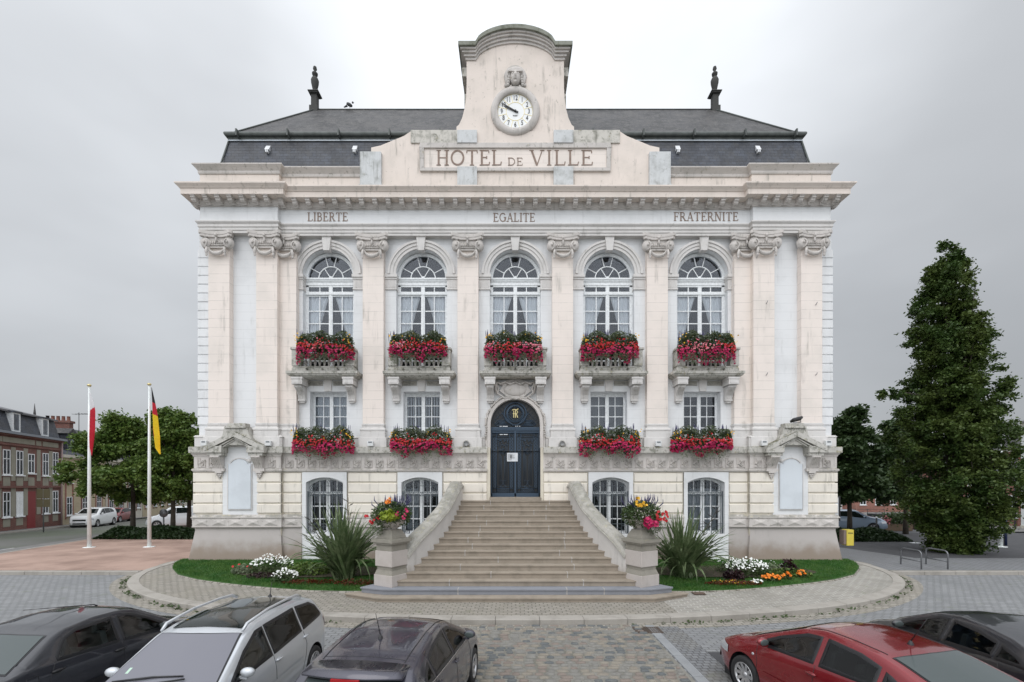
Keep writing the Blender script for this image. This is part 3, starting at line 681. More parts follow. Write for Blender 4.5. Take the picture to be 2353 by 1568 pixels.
# --- upper windows ----------------------------------------------------------------------------------
win = {}
def wmesh():
    zs = 11.44; f = MB(); y0, y1 = .26, .33
    f.ring(0, zs, .90, 1.02, y0 - .03, y1 + .03, 0, PI, 32)
    f.box(-1.02, 1.02, y0 - .06, y1 + .04, zs - .05, zs + .02); f.box(-1.02, 1.02, y0 - .02, y1 + .03, zs - .27, zs - .05)
    for i in range(56): f.box(-.98 + i * .035, -.98 + i * .035 + .018, y0 - .045, y0 - .02, zs - .15, zs - .12)
    f.box(-1.02, 1.02, y0 - .05, y1, zs - .12, zs - .105)
    f.box(-1.02, 1.02, y0, y1, zs - .335, zs - .27)
    f.box(-1.02, 1.02, y0 - .05, y1 + .02, zs - .66, zs - .54)
    for s in (-1, 1):
        a, b = sorted((s * 1.02, s * .89)); f.box(a, b, y0, y1 + .004, 7.5, zs - .05)
        a, b = sorted((s * .47, s * .43)); f.box(a, b, y0 + .012, y1 - .01, 7.5, zs - .33)
    f.box(-.075, .075, y0 - .025, y1 + .002, 7.5, zs - .3); f.box(-.02, .02, y0 - .045, y0, 7.5, zs - .6)
    for z_ in (7.55, 8.14, 8.64, 9.14, 9.64, 10.14): f.box(-.9, .9, y0 + .016, y1 - .014, z_ - .022, z_ + .022)
    f.box(-.9, .9, y0 + .008, y1 - .006, zs - .72, zs - .66)
    f.ring(0, zs, .475, .515, y0 + .01, y1 - .01, 0, PI, 24)
    for a in (28, 76, 104, 152): a = R(a); f.strip([(.5 * math.cos(a), zs + .5 * math.sin(a)), (.92 * math.cos(a), zs + .92 * math.sin(a))], .032, y0 + .014, y1 - .014)
    for a in (58, 122): a = R(a); f.strip([(0, zs), (.5 * math.cos(a), zs + .5 * math.sin(a))], .032, y0 + .016, y1 - .016)
    f.lathe([(0, -.02), (.06, -.02), (.07, .05)], (0, y0, zs + .04), 12, axis='y')
    g = MB().box(-.9, .9, .298, .302, 7.5, zs + .9)
    c = MB()
    for s in (-1, 1):
        n, m = 36, 14; v = []; fa = []
        for j in range(m + 1):
            t = j / m; z_ = 10.78 - 2.6 * t; wd = .80 * (1 - .86 * t ** .9)
            for i in range(n + 1):
                u = i / n; v.append((s * (.92 - wd * u), .38 + .03 * math.sin(u * 26 + 2 * t) * (1 - .3 * t), z_))
        for j in range(m):
            for i in range(n): k = j * (n + 1) + i; fa.append((k, k + 1, k + n + 2, k + n + 1))
        c.add(v, fa, True)
    return f.mesh('window_frame', FRAMEW, .006), g.mesh('window_glass', GLASS), c.mesh('curtain', CURT)
wf, wg, wc = wmesh()
arch = MB(); arch.ring(0, 11.48, 1.01, 1.12, -.07, .0, 0, PI, 36); arch.ring(0, 11.48, 1.12, 1.24, -.10, .0, 0, PI, 36); arch.ring(0, 11.48, 1.24, 1.33, -.14, .0, 0, PI, 36)
arch.prism([(-.12, 12.36), (.12, 12.36), (.19, 12.95), (-.19, 12.95)], -.2, .05)
archm = arch.mesh('archivolt', TRIMW, .008)
imp = MB()
for s in (-1, 1):
    a, b = sorted((s * .96, s * 1.45))
    imp.box(a, b, -.10, .36, 11.36, 11.48); imp.box(a + (.02 if s > 0 else 0), b - (0 if s > 0 else .02), -.06, .36, 11.28, 11.36); imp.box(a + (.04 if s > 0 else 0), b - (0 if s > 0 else .04), -.03, .34, 10.93, 11.28); imp.box(a + (.02 if s > 0 else 0), b - (0 if s > 0 else .02), -.05, .35, 10.88, 10.93)
    for i in range(6): q = s * (1.08 + i * .06); imp.box(q - .012, q + .012, -.045, 0, 10.96, 11.24)
impm = imp.mesh('impost', TRIMW, .006)
for i, cx in enumerate(WX):
    wo = inst('arched_window', wf, hall, (cx, 0, 0)); inst('window_glass', wg, wo); inst('curtain', wc, wo)
    ar = inst('window_arch', archm, hall, (cx, 0, 0)); inst('impost', impm, ar)

# --- pilasters ----------------------------------------------------------------------------------------
def volute(mb, c, r, ny, s, rot):
    """spiral scroll disc facing roughly -y, turned by rot about z"""
    pts = []
    for i in range(34):
        a = R(90 - s * 20) + s * i * .38; rr = r * (1 - i / 36.) ; pts.append((rr * math.cos(a) * 1, rr * math.sin(a)))
    cr, sr = math.cos(rot), math.sin(rot)
    P = [(c[0] + x * cr, c[1] + x * sr, c[2] + z) for x, z in pts]
    mb.tube(P, [r * .17 * (1 - i / 45.) for i in range(34)], 7)
    mb.lathe([(0, -.03), (r * .8, -.02), (r * .98, .12)], c, 16, axis='y'); mb.ball((c[0], c[1] - .05, c[2]), r * .22, 8, 6)
cap = MB(); H = .82 / 2
prof = [(-.60, .66), (-.64, .77), (-.60, .77)]
ab_ = [(-.63, -.22), (-.55, -.28), (-.3, -.17), (-.1, -.14), (.1, -.14), (.3, -.17), (.55, -.28), (.63, -.22), (.5, .1), (-.5, .1)]
cap.prismz(ab_, .66, .76); cap.prismz([(x * .95, y * .9) for x, y in ab_], .58, .66)
for s in (-1, 1):
    volute(cap, (s * .43, -.16, .40), .19, -1, -s, s * .5)
    cap.tube([(s * .33, -.2, .25), (s * .35, -.2, .1), (s * .34, -.19, -.02)], [.03, .055, .02], 8); cap.ball((s * .345, -.19, .02), (.045, .04, .07), 8, 6)
cap.box(-.42, .42, -.08, .05, .26, .6)
for i in range(7): cap.ball((-.24 + i * .08, -.09, .42), (.033, .05, .06), 8, 6)
cap.tube([(-.27, -.1, .34), (.27, -.1, .34)], .018, 6)
sw = [(.30 * -math.cos(PI * i / 12), -.13, .26 - .20 * math.sin(PI * i / 12)) for i in range(13)]
cap.tube(sw, [.03 + .035 * math.sin(PI * i / 12) for i in range(13)], 8)
for i in range(1, 12): cap.ball((sw[i][0], -.17, sw[i][2]), (.034, .03, .03), 6, 5)
cap.ball((0, -.2, .62), (.05, .05, .06), 8, 6); cap.ball((0, -.17, .5), (.04, .04, .09), 8, 6)
capm = cap.mesh('capital', TRIM)
base = MB(); BP = lambda hw, d: [(-hw, .3), (-hw, -d), (hw, -d), (hw, .3)]
base.sweep(BP(.41, 0), [(0, 5.55), (.03, 5.53), (.03, 5.47), (.01, 5.44), (.01, 5.38), (.06, 5.36), (.085, 5.32), (.085, 5.27), (.06, 5.24), (.07, 5.22), (.07, 5.02), (.07, 5.0), (0, 5.0)], caps=False)
basem = base.mesh('pilaster_base', TRIMW)
ped = MB().box(-.55, .55, -.09, .3, 4.6, 5.0).mesh('pedestal', TRIMW, .015)
shaft = MB().box(-.41, .41, 0, .3, 5.5, 12.4).mesh('shaft', CREAM, .012)
def pilaster(x, y):
    p = inst('pilaster', shaft, hall, (x, y, 0)); inst('capital', capm, p, (0, 0, 12.90 - .77 * 1.22), sc=(1.02, 1, 1.22)); inst('pilaster_base', basem, p); inst('pedestal', ped, p)
for x in (-5.565, -1.855, 1.855, 5.565): pilaster(x, -.25)
for s in (-1, 1): pilaster(s * 8.98, -.25); pilaster(s * 9.62, -.45); pilaster(s * 11.47, -.45)

# --- first-floor windows --------------------------------------------------------------------------------
f = MB(); y0, y1 = .34, .40
for s in (-1, 1): a, b = sorted((s * .74, s * .655)); f.box(a, b, y0, y1 + .02, 5.1, 6.86); a, b = sorted((s * .345, s * .315)); f.box(a, b, y0 + .012, y1 - .012, 5.1, 6.8)
f.box(-.74, .74, y0 + .003, y1 + .023, 6.76, 6.86); f.box(-.74, .74, y0 - .02, y1, 5.08, 5.2); f.box(-.07, .07, y0 - .02, y1, 5.1, 6.8)
for z_ in (5.45, 5.9, 6.34): f.box(-.7, .7, y0 + .016, y1 - .016, z_ - .017, z_ + .017)
f.box(-.7, .7, y0 + .008, y1 - .008, 6.70, 6.76)
fm_ = f.mesh('window_frame', FRAMEW, .005); gm = MB().box(-.68, .68, .368, .372, 5.1, 6.8).mesh('window_glass', GLASS)
def waves(n, x0, x1, y, z0, z1, amp, k, mat, name):
    v = []; fa = []
    for i in range(n + 1):
        x = x0 + (x1 - x0) * i / n; yy = y + amp * math.sin(k * i); v += [(x, yy, z0), (x, yy, z1)]
    for i in range(n): fa.append((2 * i, 2 * i + 2, 2 * i + 3, 2 * i + 1))
    return MB().add(v, fa, True).mesh(name, mat)
cur1 = waves(90, -.68, .68, .5, 5.1, 6.75, .03, .9, CURTG, 'curtain')
bl = MB()
for i in range(13): bl.box(-.66 + i * .105, -.66 + i * .105 + .05, .5, .53, 5.1, 6.75)
blm = bl.mesh('vertical_blind', CURTG)
cor = MB()
key = MB().prism([(-.13, 6.85), (.13, 6.85), (.17, 7.36), (-.17, 7.36)], -.06, .02).mesh('keystone', TRIMW, .008)
pan = MB(); rr_ = random.Random(4)
for s in (-1, 1):
    a, b = sorted((s * .2, s * .78)); pan.box(a, b, -.012, .0, 7.09, 7.25); pan.box(a, b, -.03, -.01, 7.235, 7.26); pan.box(a, b, -.03, -.01, 7.08, 7.1)
    pts = [(s * (.22 + .54 * i / 24), -.02, 7.17 + .045 * math.sin(i * 1.05)) for i in range(25)]; pan.tube(pts, .013, 6)
    for i in range(5): pan.ball((s * (.28 + .11 * i), -.02, 7.17), (.025, .02, .025), 6, 5)
panm = pan.mesh('carved_panel', COPE)
for i, cx in enumerate(WX):
    if cx == 0: continue
    wo = inst('casement_window', fm_, hall, (cx, 0, 0)); inst('window_glass', gm, wo)
    if i == 0: inst('curtain', cur1, wo)
    if i == 1: inst('vertical_blind', blm, wo)
    if i == 3: MB().box(-.7, .7, .6, .62, 5.1, 6.8).build('drawn_blind', simple('grey_blind', (.16, .165, .17), .9), wo)
    inst('keystone', key, hall, (cx, 0, 0)); inst('carved_panel', panm, hall, (cx, 0, 0))

# --- balconies ------------------------------------------------------------------------------------------
FP = lambda hw, d: [(-hw, 0), (-hw, -d), (hw, -d), (hw, 0)]
sl = MB().sweep(FP(1.22, .5), [(-.5, 7.30), (.0, 7.30), (.04, 7.33), (.10, 7.36), (.12, 7.41), (.15, 7.42), (.15, 7.52), (.0, 7.55), (-.5, 7.55)]); sl.box(-.72, .72, -.02, 0, 7.3, 7.5); slm = sl.mesh('balcony_slab', WORN)
par = MB(); par.sweep([(-1.2, 0), (-1.2, -.52), (1.2, -.52), (1.2, 0)], [(-.2, 7.54), (0, 7.54), (0, 7.66), (-.02, 7.68), (-.03, 7.74), (-.2, 7.74)])
for s in (-1, 1): a, b = sorted((s * 1.2, s * .86)); par.box(a, b, -.53, -.22, 7.74, 8.36); par.box(a - .04, b + .04, -.57, -.18, 8.36, 8.44); a, b = sorted((s * 1.17, s * 1.02)); par.box(a, b, -.22, .0, 7.74, 8.36); par.box(a - .02, b + .02, -.18, .0, 8.36, 8.43)
par.box(-.87, .87, -.48, -.24, 8.1, 8.24)
for i in (-1, 0, 1): par.lathe([(.035, 0), (.035, -.06)], (i * .6, -.52, 7.6), 8, axis='y')
parm = par.mesh('balcony_parapet', WORN, .012)
bal = MB().lathe([(.05, 0), (.05, .03), (.028, .05), (.045, .1), (.062, .16), (.055, .2), (.03, .26), (.025, .29), (.045, .31), (.05, .33), (.05, .36)], n=12); balm = bal.mesh('baluster', TRIM)
con = MB()
con.box(-.2, .2, -.58, 0, 7.02, 7.22); con.box(-.22, .22, -.6, 0, 7.22, 7.3); con.box(-.15, .15, -.595, -.57, 7.06, 7.18)
con.prismx([(0, 7.0), (-.5, 7.0), (-.47, 6.92), (-.30, 6.80), (-.2, 6.66), (-.15, 6.5), (0, 6.5)], -.14, .14)
for i in range(4): con.prismx([(-.45, 6.99), (-.5, 6.93), (-.33, 6.79), (-.22, 6.66), (-.17, 6.52), (-.1, 6.52)], -.11 + i * .065, -.085 + i * .065)
con.box(-.14, .14, -.19, 0, 6.44, 6.5); con.box(-.10, .10, -.15, 0, 6.38, 6.44)
for i in range(3): con.box(-.1 + i * .075, -.06 + i * .075, -.2, -.15, 6.45, 6.49)
conm = con.mesh('console', TRIMW, .008)
for i, cx in enumerate(WX):
    b_ = inst('balcony', slm, hall, (cx, 0, 0)); inst('balcony_parapet', parm, b_)
    for k in range(9): inst('baluster', balm, b_, (-.72 + k * .18, -.36, 7.74))
    for s in (-1, 1): inst('console', conm, b_, (s * .98, 0, 0))

# --- belt course and basement -----------------------------------------------------------------------------
YB, YP = -.35, -.50
half = [(-XO, 12), (-XO, YP), (-XI, YP), (-XI, YB), (-1.09, YB)]
rhalf = [(-x, y) for x, y in reversed(half)]
pedwall = MB()
for P in ([(-12.38, 12), (-12.38, -.5), (-9.02, -.5), (-9.02, -.05), (-1.2, -.05)], [(1.2, -.05), (9.02, -.05), (9.02, -.5), (12.38, -.5), (12.38, 12)]):
    pedwall.sweep(P, [(-.3, 4.6), (0, 4.6), (0, 4.98), (.03, 5.0), (-.02, 5.06), (-.3, 5.06)])
parts(pedwall, 'pedestal_course', TRIMW, hall)
halfA = [(-XO, 12), (-XO, YP), (-11.30, YP)]; halfB = [(-9.94, YP), (-XI, YP), (-XI, YB), (-1.09, YB)]
for P in (halfA, halfB, [(-x, y) for x, y in reversed(halfA)], [(-x, y) for x, y in reversed(halfB)]):
    MB().sweep(P, [(-.35, 4.37), (.12, 4.37), (.13, 4.39), (.13, 4.6), (.1, 4.62), (-.35, 4.64)]).build('belt_slab', WORN, hall, bevel=.01)
    MB().sweep(P, [(-.35, 4.24), (.02, 4.24), (.03, 4.29), (.07, 4.33), (.08, 4.37), (-.35, 4.37)]).build('belt_moulding', TRIM, hall)
    MB().sweep(P, [(-.35, 3.78), (0, 3.78), (0, 4.24), (-.35, 4.24)]).build('belt_frieze', TRIM, hall)
    MB().sweep(P, [(-.35, 3.64), (.01, 3.64), (.03, 3.67), (.06, 3.7), (.06, 3.745), (.03, 3.78), (-.35, 3.78)]).build('belt_torus', TRIM, hall)
pm = MB(); 
for (x0, x1, z0, z1) in ((0, .015, .0, .36), (0, .3, 0, .015), (.285, .3, 0, .27), (.08, .3, .255, .27), (.08, .095, .27, .36)): pm.box(x0, x1, -.035, 0, z0, z1)
rr_ = random.Random(2)
for i in range(9): a = rr_.random() * 6.3; pm.ball((.12 + .05 * math.cos(i * .8), -.012, .06 + i * .022), (.045, .036, .022), 7, 5, rot=a)
for i in range(8): pm.ball((.16 + rr_.random() * .1, -.01, .05 + rr_.random() * .17), (.038, .034, .016), 7, 5, rot=rr_.random() * 3)
pmm = pm.mesh('carved_square', TRIM)
def row(xa, xb, y):
    n = round((xb - xa) / .43)
    for i in range(n): inst('carved_square', pmm, hall, (xa + (i + .13) * (xb - xa) / n, y, 3.83))
row(-9.0, -1.1, YB); row(1.1, 9.0, YB)
for s in (-1, 1):
    for a in (11.42, 11.85) if s > 0 else (-12.25, -11.82): inst('carved_square', pmm, hall, (a, YP, 3.83))
    for a in (9.2, 9.6) if s > 0 else (-9.98, -9.55): inst('carved_square', pmm, hall, (a, YP, 3.83))
# white surrounds with the segmental windows; plain core behind the rustication
bw = MB()
for cx in (-7.42, -3.71, 3.71, 7.42): arch_cell(bw, cx - .87, cx + .87, 0, 3.64, YB - .02, cx, .72, 1.24, 3.24, .2, .45)
parts(bw, 'white_window_surround', WHITE, hall)
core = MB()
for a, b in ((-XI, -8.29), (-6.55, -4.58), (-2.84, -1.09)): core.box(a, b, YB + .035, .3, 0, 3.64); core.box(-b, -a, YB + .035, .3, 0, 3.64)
for s in (-1, 1): a, b = sorted((s * (XO - .035), s * XI)); core.box(a, b, YP + .035, 12, 0, 3.64); a, b = sorted((s * XO, s * 12.1))
core.box(-.99 - .1, -.975, YB + .0, .3, 2.5, 4.6); core.box(.975, 1.09, YB + .0, .3, 2.5, 4.6)
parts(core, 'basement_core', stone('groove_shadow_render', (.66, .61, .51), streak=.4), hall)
def course(mb, xa, xb, yf, z0, z1, ea=True, eb=True, back=.2):
    c = .035; d = .05; xa2 = xa + (c if ea else 0); xb2 = xb - (c if eb else 0)
    v = [(xa, yf + d, z0), (xb, yf + d, z0), (xb, yf + d, z1), (xa, yf + d, z1), (xa2, yf, z0 + c), (xb2, yf, z0 + c), (xb2, yf, z1 - c), (xa2, yf, z1 - c)]
    mb.add(v, [(4, 5, 6, 7), (0, 1, 5, 4), (1, 2, 6, 5), (2, 3, 7, 6), (3, 0, 4, 7)]); mb.box(xa, xb, yf + d, yf + back, z0, z1)
ZC = [(1.97, 2.37), (2.40, 2.79), (2.82, 3.20), (3.23, 3.62)]
ZC = [(1.96, 2.02)] + [(2.045, 2.41), (2.44, 2.815), (2.845, 3.22), (3.25, 3.625)]
ru = MB()
for z0, z1 in ZC[1:]:
    for a, b in ((-9.06, -8.31), (-6.53, -4.60), (-2.82, -1.09)):
        course(ru, a, b, YB, z0, z1); course(ru, -b, -a, YB, z0, z1)
    for a, b in ((-12.46, -11.28), (-10.0, -9.05)):
        course(ru, a, b, YP - .01, z0, z1, back=.1); course(ru, -b, -a, YP - .01, z0, z1, back=.1)
    for s in (-1, 1):                      # side walls
        x = s * XO; v = [(x - s * .0, YP + .05, z0), (x, 12, z0), (x, 12, z1), (x, YP + .05, z1), (x + s * .05, YP + .05, z0 + .035), (x + s * .05, 12, z0 + .035), (x + s * .05, 12, z1 - .035), (x + s * .05, YP + .05, z1 - .035)]
        ru.add(v, [(4, 5, 6, 7), (0, 1, 5, 4), (2, 3, 7, 6), (0, 3, 7, 4)])
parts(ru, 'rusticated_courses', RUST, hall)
pl = MB(); PLP = lambda: None
def seg_path(a, b, y): return [(a, y + .3), (a, y), (b, y), (b, y + .3)]
bands = [(-9.1, -8.29, YB), (-6.55, -4.58, YB), (-2.84, -2.6, YB)]
for (xa, xb, y) in bands + [(-b, -a, y) for a, b, y in bands]:
    P = [(xa, y), (xb, y)]
    MB().sweep(P, [(-.3, 0), (.12, 0), (0.02, 1.42), (.02, 1.46), (.06, 1.49), (.08, 1.52), (.08, 1.54), (-.3, 1.54)]).build('plinth', PLINTH, hall)
    MB().sweep(P, [(-.3, 1.54), (.05, 1.54), (.05, 1.86), (.08, 1.87), (.08, 1.9), (.0, 2.0), (-.3, 2.0)]).build('diamond_band', TRIM, hall)
for s in (-1, 1):
    P = [(-XO, 12), (-XO, YP), (-XI, YP), (-XI, YP + .25)] if s < 0 else [(XI, YP + .25), (XI, YP), (XO, YP), (XO, 12)]
    MB().sweep(P, [(-.3, 0), (.16, 0), (-.03, 1.40), (-.02, 1.46), (.03, 1.49), (.06, 1.52), (.06, 1.54), (-.3, 1.54)]).build('plinth', PLINTH, hall)
    MB().sweep(P, [(-.3, 1.54), (.04, 1.54), (.04, 1.86), (.08, 1.88), (.08, 1.9), (.0, 2.0), (-.3, 2.0)]).build('diamond_band', TRIM, hall)
dm = MB().add([(-.29, 0, 0), (.29, 0, 0), (.29, 0, .25), (-.29, 0, .25), (0, -.06, .125)], [(0, 1, 4), (1, 2, 4), (2, 3, 4), (3, 0, 4)]).mesh('diamond_block', TRIM)
for s in (-1, 1):
    for i in range(5): inst('diamond_block', dm, hall, (s * (12.06 - i * .66), YP - .042, 1.58))
    inst('diamond_block', dm, hall, (s * 8.69, YB - .052, 1.58)); 
    for i in range(3): inst('diamond_block', dm, hall, (s * (4.92 + i * .64), YB - .052, 1.58))
# blind niche with gabled hood on each pavilion
for s in (-1, 1):
    cx = s * 10.62
    n_ = MB(); n_.box(cx - .68, cx + .68, YP + .012, YP + .2, 2.0, 4.9)
    n_.build('niche_surround', WHITE, hall)
    q = MB(); q.box(cx - .43, cx + .43, YP - .04, YP + .1, 2.22, 3.95); q.ring(cx, 3.78, .0, .36, YP - .0405, YP + .1, R(35), R(145), 12); q.box(cx - .30, cx + .30, YP - .0395, YP + .1, 3.95, 4.0)
    q.build('niche_panel', stone('pale_blue_white_render', (.66, .70, .74), streak=.05, fine=.04), hall)
    q = MB()
    for k in (-1, 1): a, b = sorted((cx + k * .45, cx + k * .47)); q.box(a, b, YP - .03, YP, 2.2, 3.95)
    q.box(cx - .47, cx + .47, YP - .03, YP, 2.18, 2.2); q.ring(cx, 3.7, .46, .5, YP - .03, YP, R(40), R(140), 12); q.lathe([(0, -.05), (.06, -.05), (.08, 0)], (cx - s * .36, YP, 4.08), 12, axis='y'); q.build('niche_moulding', TRIMW, hall)
    hd_ = MB(); y0 = YP - .42
    def gab(z0, w0, zt, th, ya, yb):
        for k in (-1, 1):
            hd_.prism([(cx, zt), (cx + k * w0, z0), (cx + k * (w0 - .0), z0 - th), (cx, zt - th)][::k], ya, yb)
    gab(4.62, 1.12, 5.17, .20, y0, YP + .1); gab(4.42 + .02, .92, 4.96, .05, y0 + .05, YP + .1); gab(4.38 + .02, .84, 4.90, .05, y0 + .1, YP + .1)
    for k in (-1, 1):
        a, b = sorted((cx + k * .47, cx + k * 1.14)); hd_.box(a, b, y0 + .02, YP + .1, 4.37, 4.62)
        a, b = sorted((cx + k * .50, cx + k * 1.05)); hd_.box(a, b, y0 + .08, YP + .1, 4.26, 4.37)
    hd_.build('gabled_hood', WORN, hall, bevel=.008)
    t = MB(); t.prism([(cx - .80, 4.66), (cx + .80, 4.66), (cx + .62, 4.85), (cx + .5, 5.05), (cx + .46, 5.3), (cx - .46, 5.3), (cx - .5, 5.05), (cx - .62, 4.85)], YP - .28, YP + .2)
    t.box(cx - .40, cx + .40, YP - .34, YP + .1, 5.3, 5.38); t.box(cx - .34, cx + .34, YP - .24, YP + .1, 5.38, 5.5); t.build('hood_block', WORN, hall, bevel=.012)
    for k in (-1, 1):
        c_ = MB(); x = cx + k * .77; c_.prismx([(0, 4.26), (-.36, 4.26), (-.36, 4.2), (-.24, 4.05), (-.14, 3.9), (-.10, 3.78), (0, 3.78)], -.17, .17)
        for i in range(5): c_.prismx([(-.3, 4.24), (-.38, 4.2), (-.26, 4.05), (-.16, 3.9), (-.12, 3.79), (-.05, 3.79)], -.15 + i * .07, -.125 + i * .07)
        c_.box(-.22, .22, -.12, 0, 3.67, 3.78); c_.box(-.13, .13, -.12, 0, 3.6, 3.67)
        for i in range(3): c_.ball((-.07 + .07 * i, -.06, 3.55), (.045, .05, .045), 8, 6)
        for i in range(2): c_.ball((-.035 + .07 * i, -.06, 3.48), (.04, .045, .045), 8, 6)
        c_.ball((0, -.05, 3.41), (.03, .035, .04), 8, 6)
        c_.build('hood_console', TRIM, hall, loc=(x, YP, 0))

# --- ground-floor windows and grilles --------------------------------------------------------------------
f = MB(); y0, y1 = YB + .36, YB + .42
r_ = (.72 ** 2 + .2 ** 2) / .4; a_ = math.asin(.72 / r_); f.ring(0, 3.44 - r_, r_ - .09, r_ + .02, y0, y1, PI / 2 - a_, PI / 2 + a_, 14)
for s in (-1, 1): a, b = sorted((s * .73, s * .64)); f.box(a, b, y0 + .002, y1 + .002, 1.24, 3.3); a, b = sorted((s * .36, s * .32)); f.box(a, b, y0 + .01, y1 - .01, 1.24, 3.34)
f.box(-.075, .075, y0 - .02, y1, 1.24, 3.40); f.box(-.7, .7, y0 - .01, y1 + .01, 2.78, 2.88); f.box(-.72, .72, y0 - .03, y1, 1.22, 1.33)
for z_ in (1.8, 2.3): f.box(-.68, .68, y0 + .016, y1 - .016, z_ - .02, z_ + .02)
gfm = f.mesh('window_frame', FRAMEW, .005); ggm = MB().box(-.69, .69, y0 + .03, y0 + .033, 1.24, 3.42).mesh('window_glass', GLASS)
g = MB(); yg = YB + .12
for i in range(8): x = -.62 + i * .177; g.tube([(x, yg, 1.2), (x, yg, 3.25 if 1 < i < 6 else 2.95)], .011, 6)
for z_ in (2.86, 2.72, 1.62): g.box(-.72, .72, yg - .014, yg + .014, z_ - .012, z_ + .012)
for i in range(8):
    x = -.7 + i * .175; g.tube([(x, yg, 2.72), (x + .0875, yg, 2.86), (x + .175, yg, 2.72)], .008, 5); g.tube([(x, yg, 2.86), (x + .0875, yg, 2.72), (x + .175, yg, 2.86)], .008, 5)
for s in (-1, 1):
    def spiral(cx, cz, r0, turns, n, dr): return [(cx + s * (r0 - dr * i) * math.cos(i * turns * 2 * PI / n + PI / 2), yg, cz + (r0 - dr * i) * math.sin(i * turns * 2 * PI / n + PI / 2)) for i in range(n + 1)]
    g.tube([(0, yg, 3.11), (s * .3, yg, 3.1)] + spiral(s * .5, 3.02, .14, -1.6, 26, .004)[1:], .012, 6)
    for q in (.1, .26): g.tube([(s * q + .05 * math.cos(t * .6), yg, 3.26 + .05 * math.sin(t * .6)) for t in range(9)], .009, 5)
    g.box(*sorted((s * .72, s * .68)), yg - .012, yg + .012, 1.2, 2.9)
    x = s * .55; g.tube([(x - .12, yg - .01, 1.55), (x + .12, yg - .01, 1.55), (x + .12, yg - .01, 1.25), (x - .12, yg - .01, 1.25), (x - .12, yg - .01, 1.5), (x + .06, yg - .01, 1.5), (x + .06, yg - .01, 1.33), (x - .05, yg - .01, 1.33), (x - .05, yg - .01, 1.43)], .013, 6)
g.tube([(-.44, yg, 1.45), (0, yg, 1.53), (.44, yg, 1.45)], .012, 6)
gmm = g.mesh('iron_grille', IRONG)
cg = waves(70, -.66, .66, .28, 1.24, 3.0, .03, .8, CURTG, 'curtain')
for i, cx in enumerate((-7.42, -3.71, 3.71, 7.42)):
    wo = inst('barred_window', gfm, hall, (cx, 0, 0)); inst('window_glass', ggm, wo); inst('iron_grille', gmm, wo)
    if i == 3: inst('curtain', cg, wo)
    if i == 1: inst('curtain', waves(40, -.66, -.2, .3, 1.24, 3.0, .03, .8, CURTG, 'curtain'), wo)
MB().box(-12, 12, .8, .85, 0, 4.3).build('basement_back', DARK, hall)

# --- main door -----------------------------------------------------------------------------------------------
dr = MB(); dr.ring(0, 5.55, .975, 1.10, YB + .20, .05, 0, PI, 32)
for s in (-1, 1): a, b = sorted((s * .975, s * 1.10)); dr.box(a, b, YB + .2, .05, 4.62, 5.56); a, b = sorted((s * .975, s * 1.0)); dr.box(a, b, YB + .01, .1, 2.6, 4.62)
dr.ring(0, 5.55, 1.10, 1.18, -.08, .02, 0, PI, 32); 
for s in (-1, 1): a, b = sorted((s * 1.10, s * 1.18)); dr.box(a, b, -.08, .02, 4.62, 5.55); dr.box(a + .001, b - .001, -.12, -.081, 4.62, 4.9)
dr.build('door_surround', TRIM, hall, bevel=.01)
gl_ = MB(); rr_ = random.Random(8)
for i in range(46):
    t = i / 45; 
    for s in (-1, 1):
        a = PI / 2 - s * (.42 + t * 1.3); 
        if .40 < t < .50: continue
        x, z_ = 1.16 * math.cos(a), 5.55 + 1.16 * math.sin(a); 
        if t > .88: x, z_ = s * 1.16, 5.55 - (t - .88) * 4
        gl_.ball((x + rr_.uniform(-.03, .03), -.11, z_), (.045, .04, .035), 7, 5, rot=rr_.random() * 3)
gl_.build('carved_garland', TRIM, hall)
ca = MB(); 
ca.prism([(-.62, 7.18), (-.5, 7.05), (-.62, 6.85), (-.45, 6.72), (-.3, 6.58), (0, 6.55), (.3, 6.58), (.45, 6.72), (.62, 6.85), (.5, 7.05), (.62, 7.18), (.3, 7.28), (0, 7.32), (-.3, 7.28)], -.12, .0)
ca.ball((0, -.1, 6.9), (.46, .10, .26), 16, 10)
for s in (-1, 1):
    ca.tube([(0, -.16, 7.2), (s * .2, -.18, 7.10), (s * .4, -.17, 7.2), (s * .58, -.16, 7.12), (s * .72, -.14, 7.2), (s * .78, -.13, 7.0), (s * .74, -.12, 6.78)], [.05, .05, .035, .05, .05, .05, .035], 8)
    ca.tube([(s * .74, -.1, 7.16), (s * .66, -.12, 6.95), (s * .7, -.12, 6.75), (s * .55, -.13, 6.66), (s * .4, -.13, 6.55), (s * .2, -.14, 6.6), (0, -.15, 6.52)], .04, 8)
ca.build('carved_cartouche', TRIM, hall)
door = MB(); yd = .08
door.box(-.97, .97, yd + .04, yd + .09, 2.66, 6.5); door = door.build('main_door', simple('door_dark_glass', (.004, .005, .006), .35), hall)
fr_ = MB(); fr_.box(-.97, .97, yd - .05, yd + .04, 5.30, 5.44); fr_.box(-.9, .9, yd - .07, yd - .05, 5.37, 5.42); fr_.box(-.97, .97, yd - .04, yd + .04, 5.22, 5.27)
for x0, x1 in ((-.97, -.93), (.93, .97), (-.035, .035)): fr_.box(x0, x1, yd - .03, yd + .04, 2.66, 5.3)
fr_.box(-.97, .97, yd - .03, yd + .04, 2.66, 2.82); fr_.build('door_frame', IRONB, door, bevel=.005)
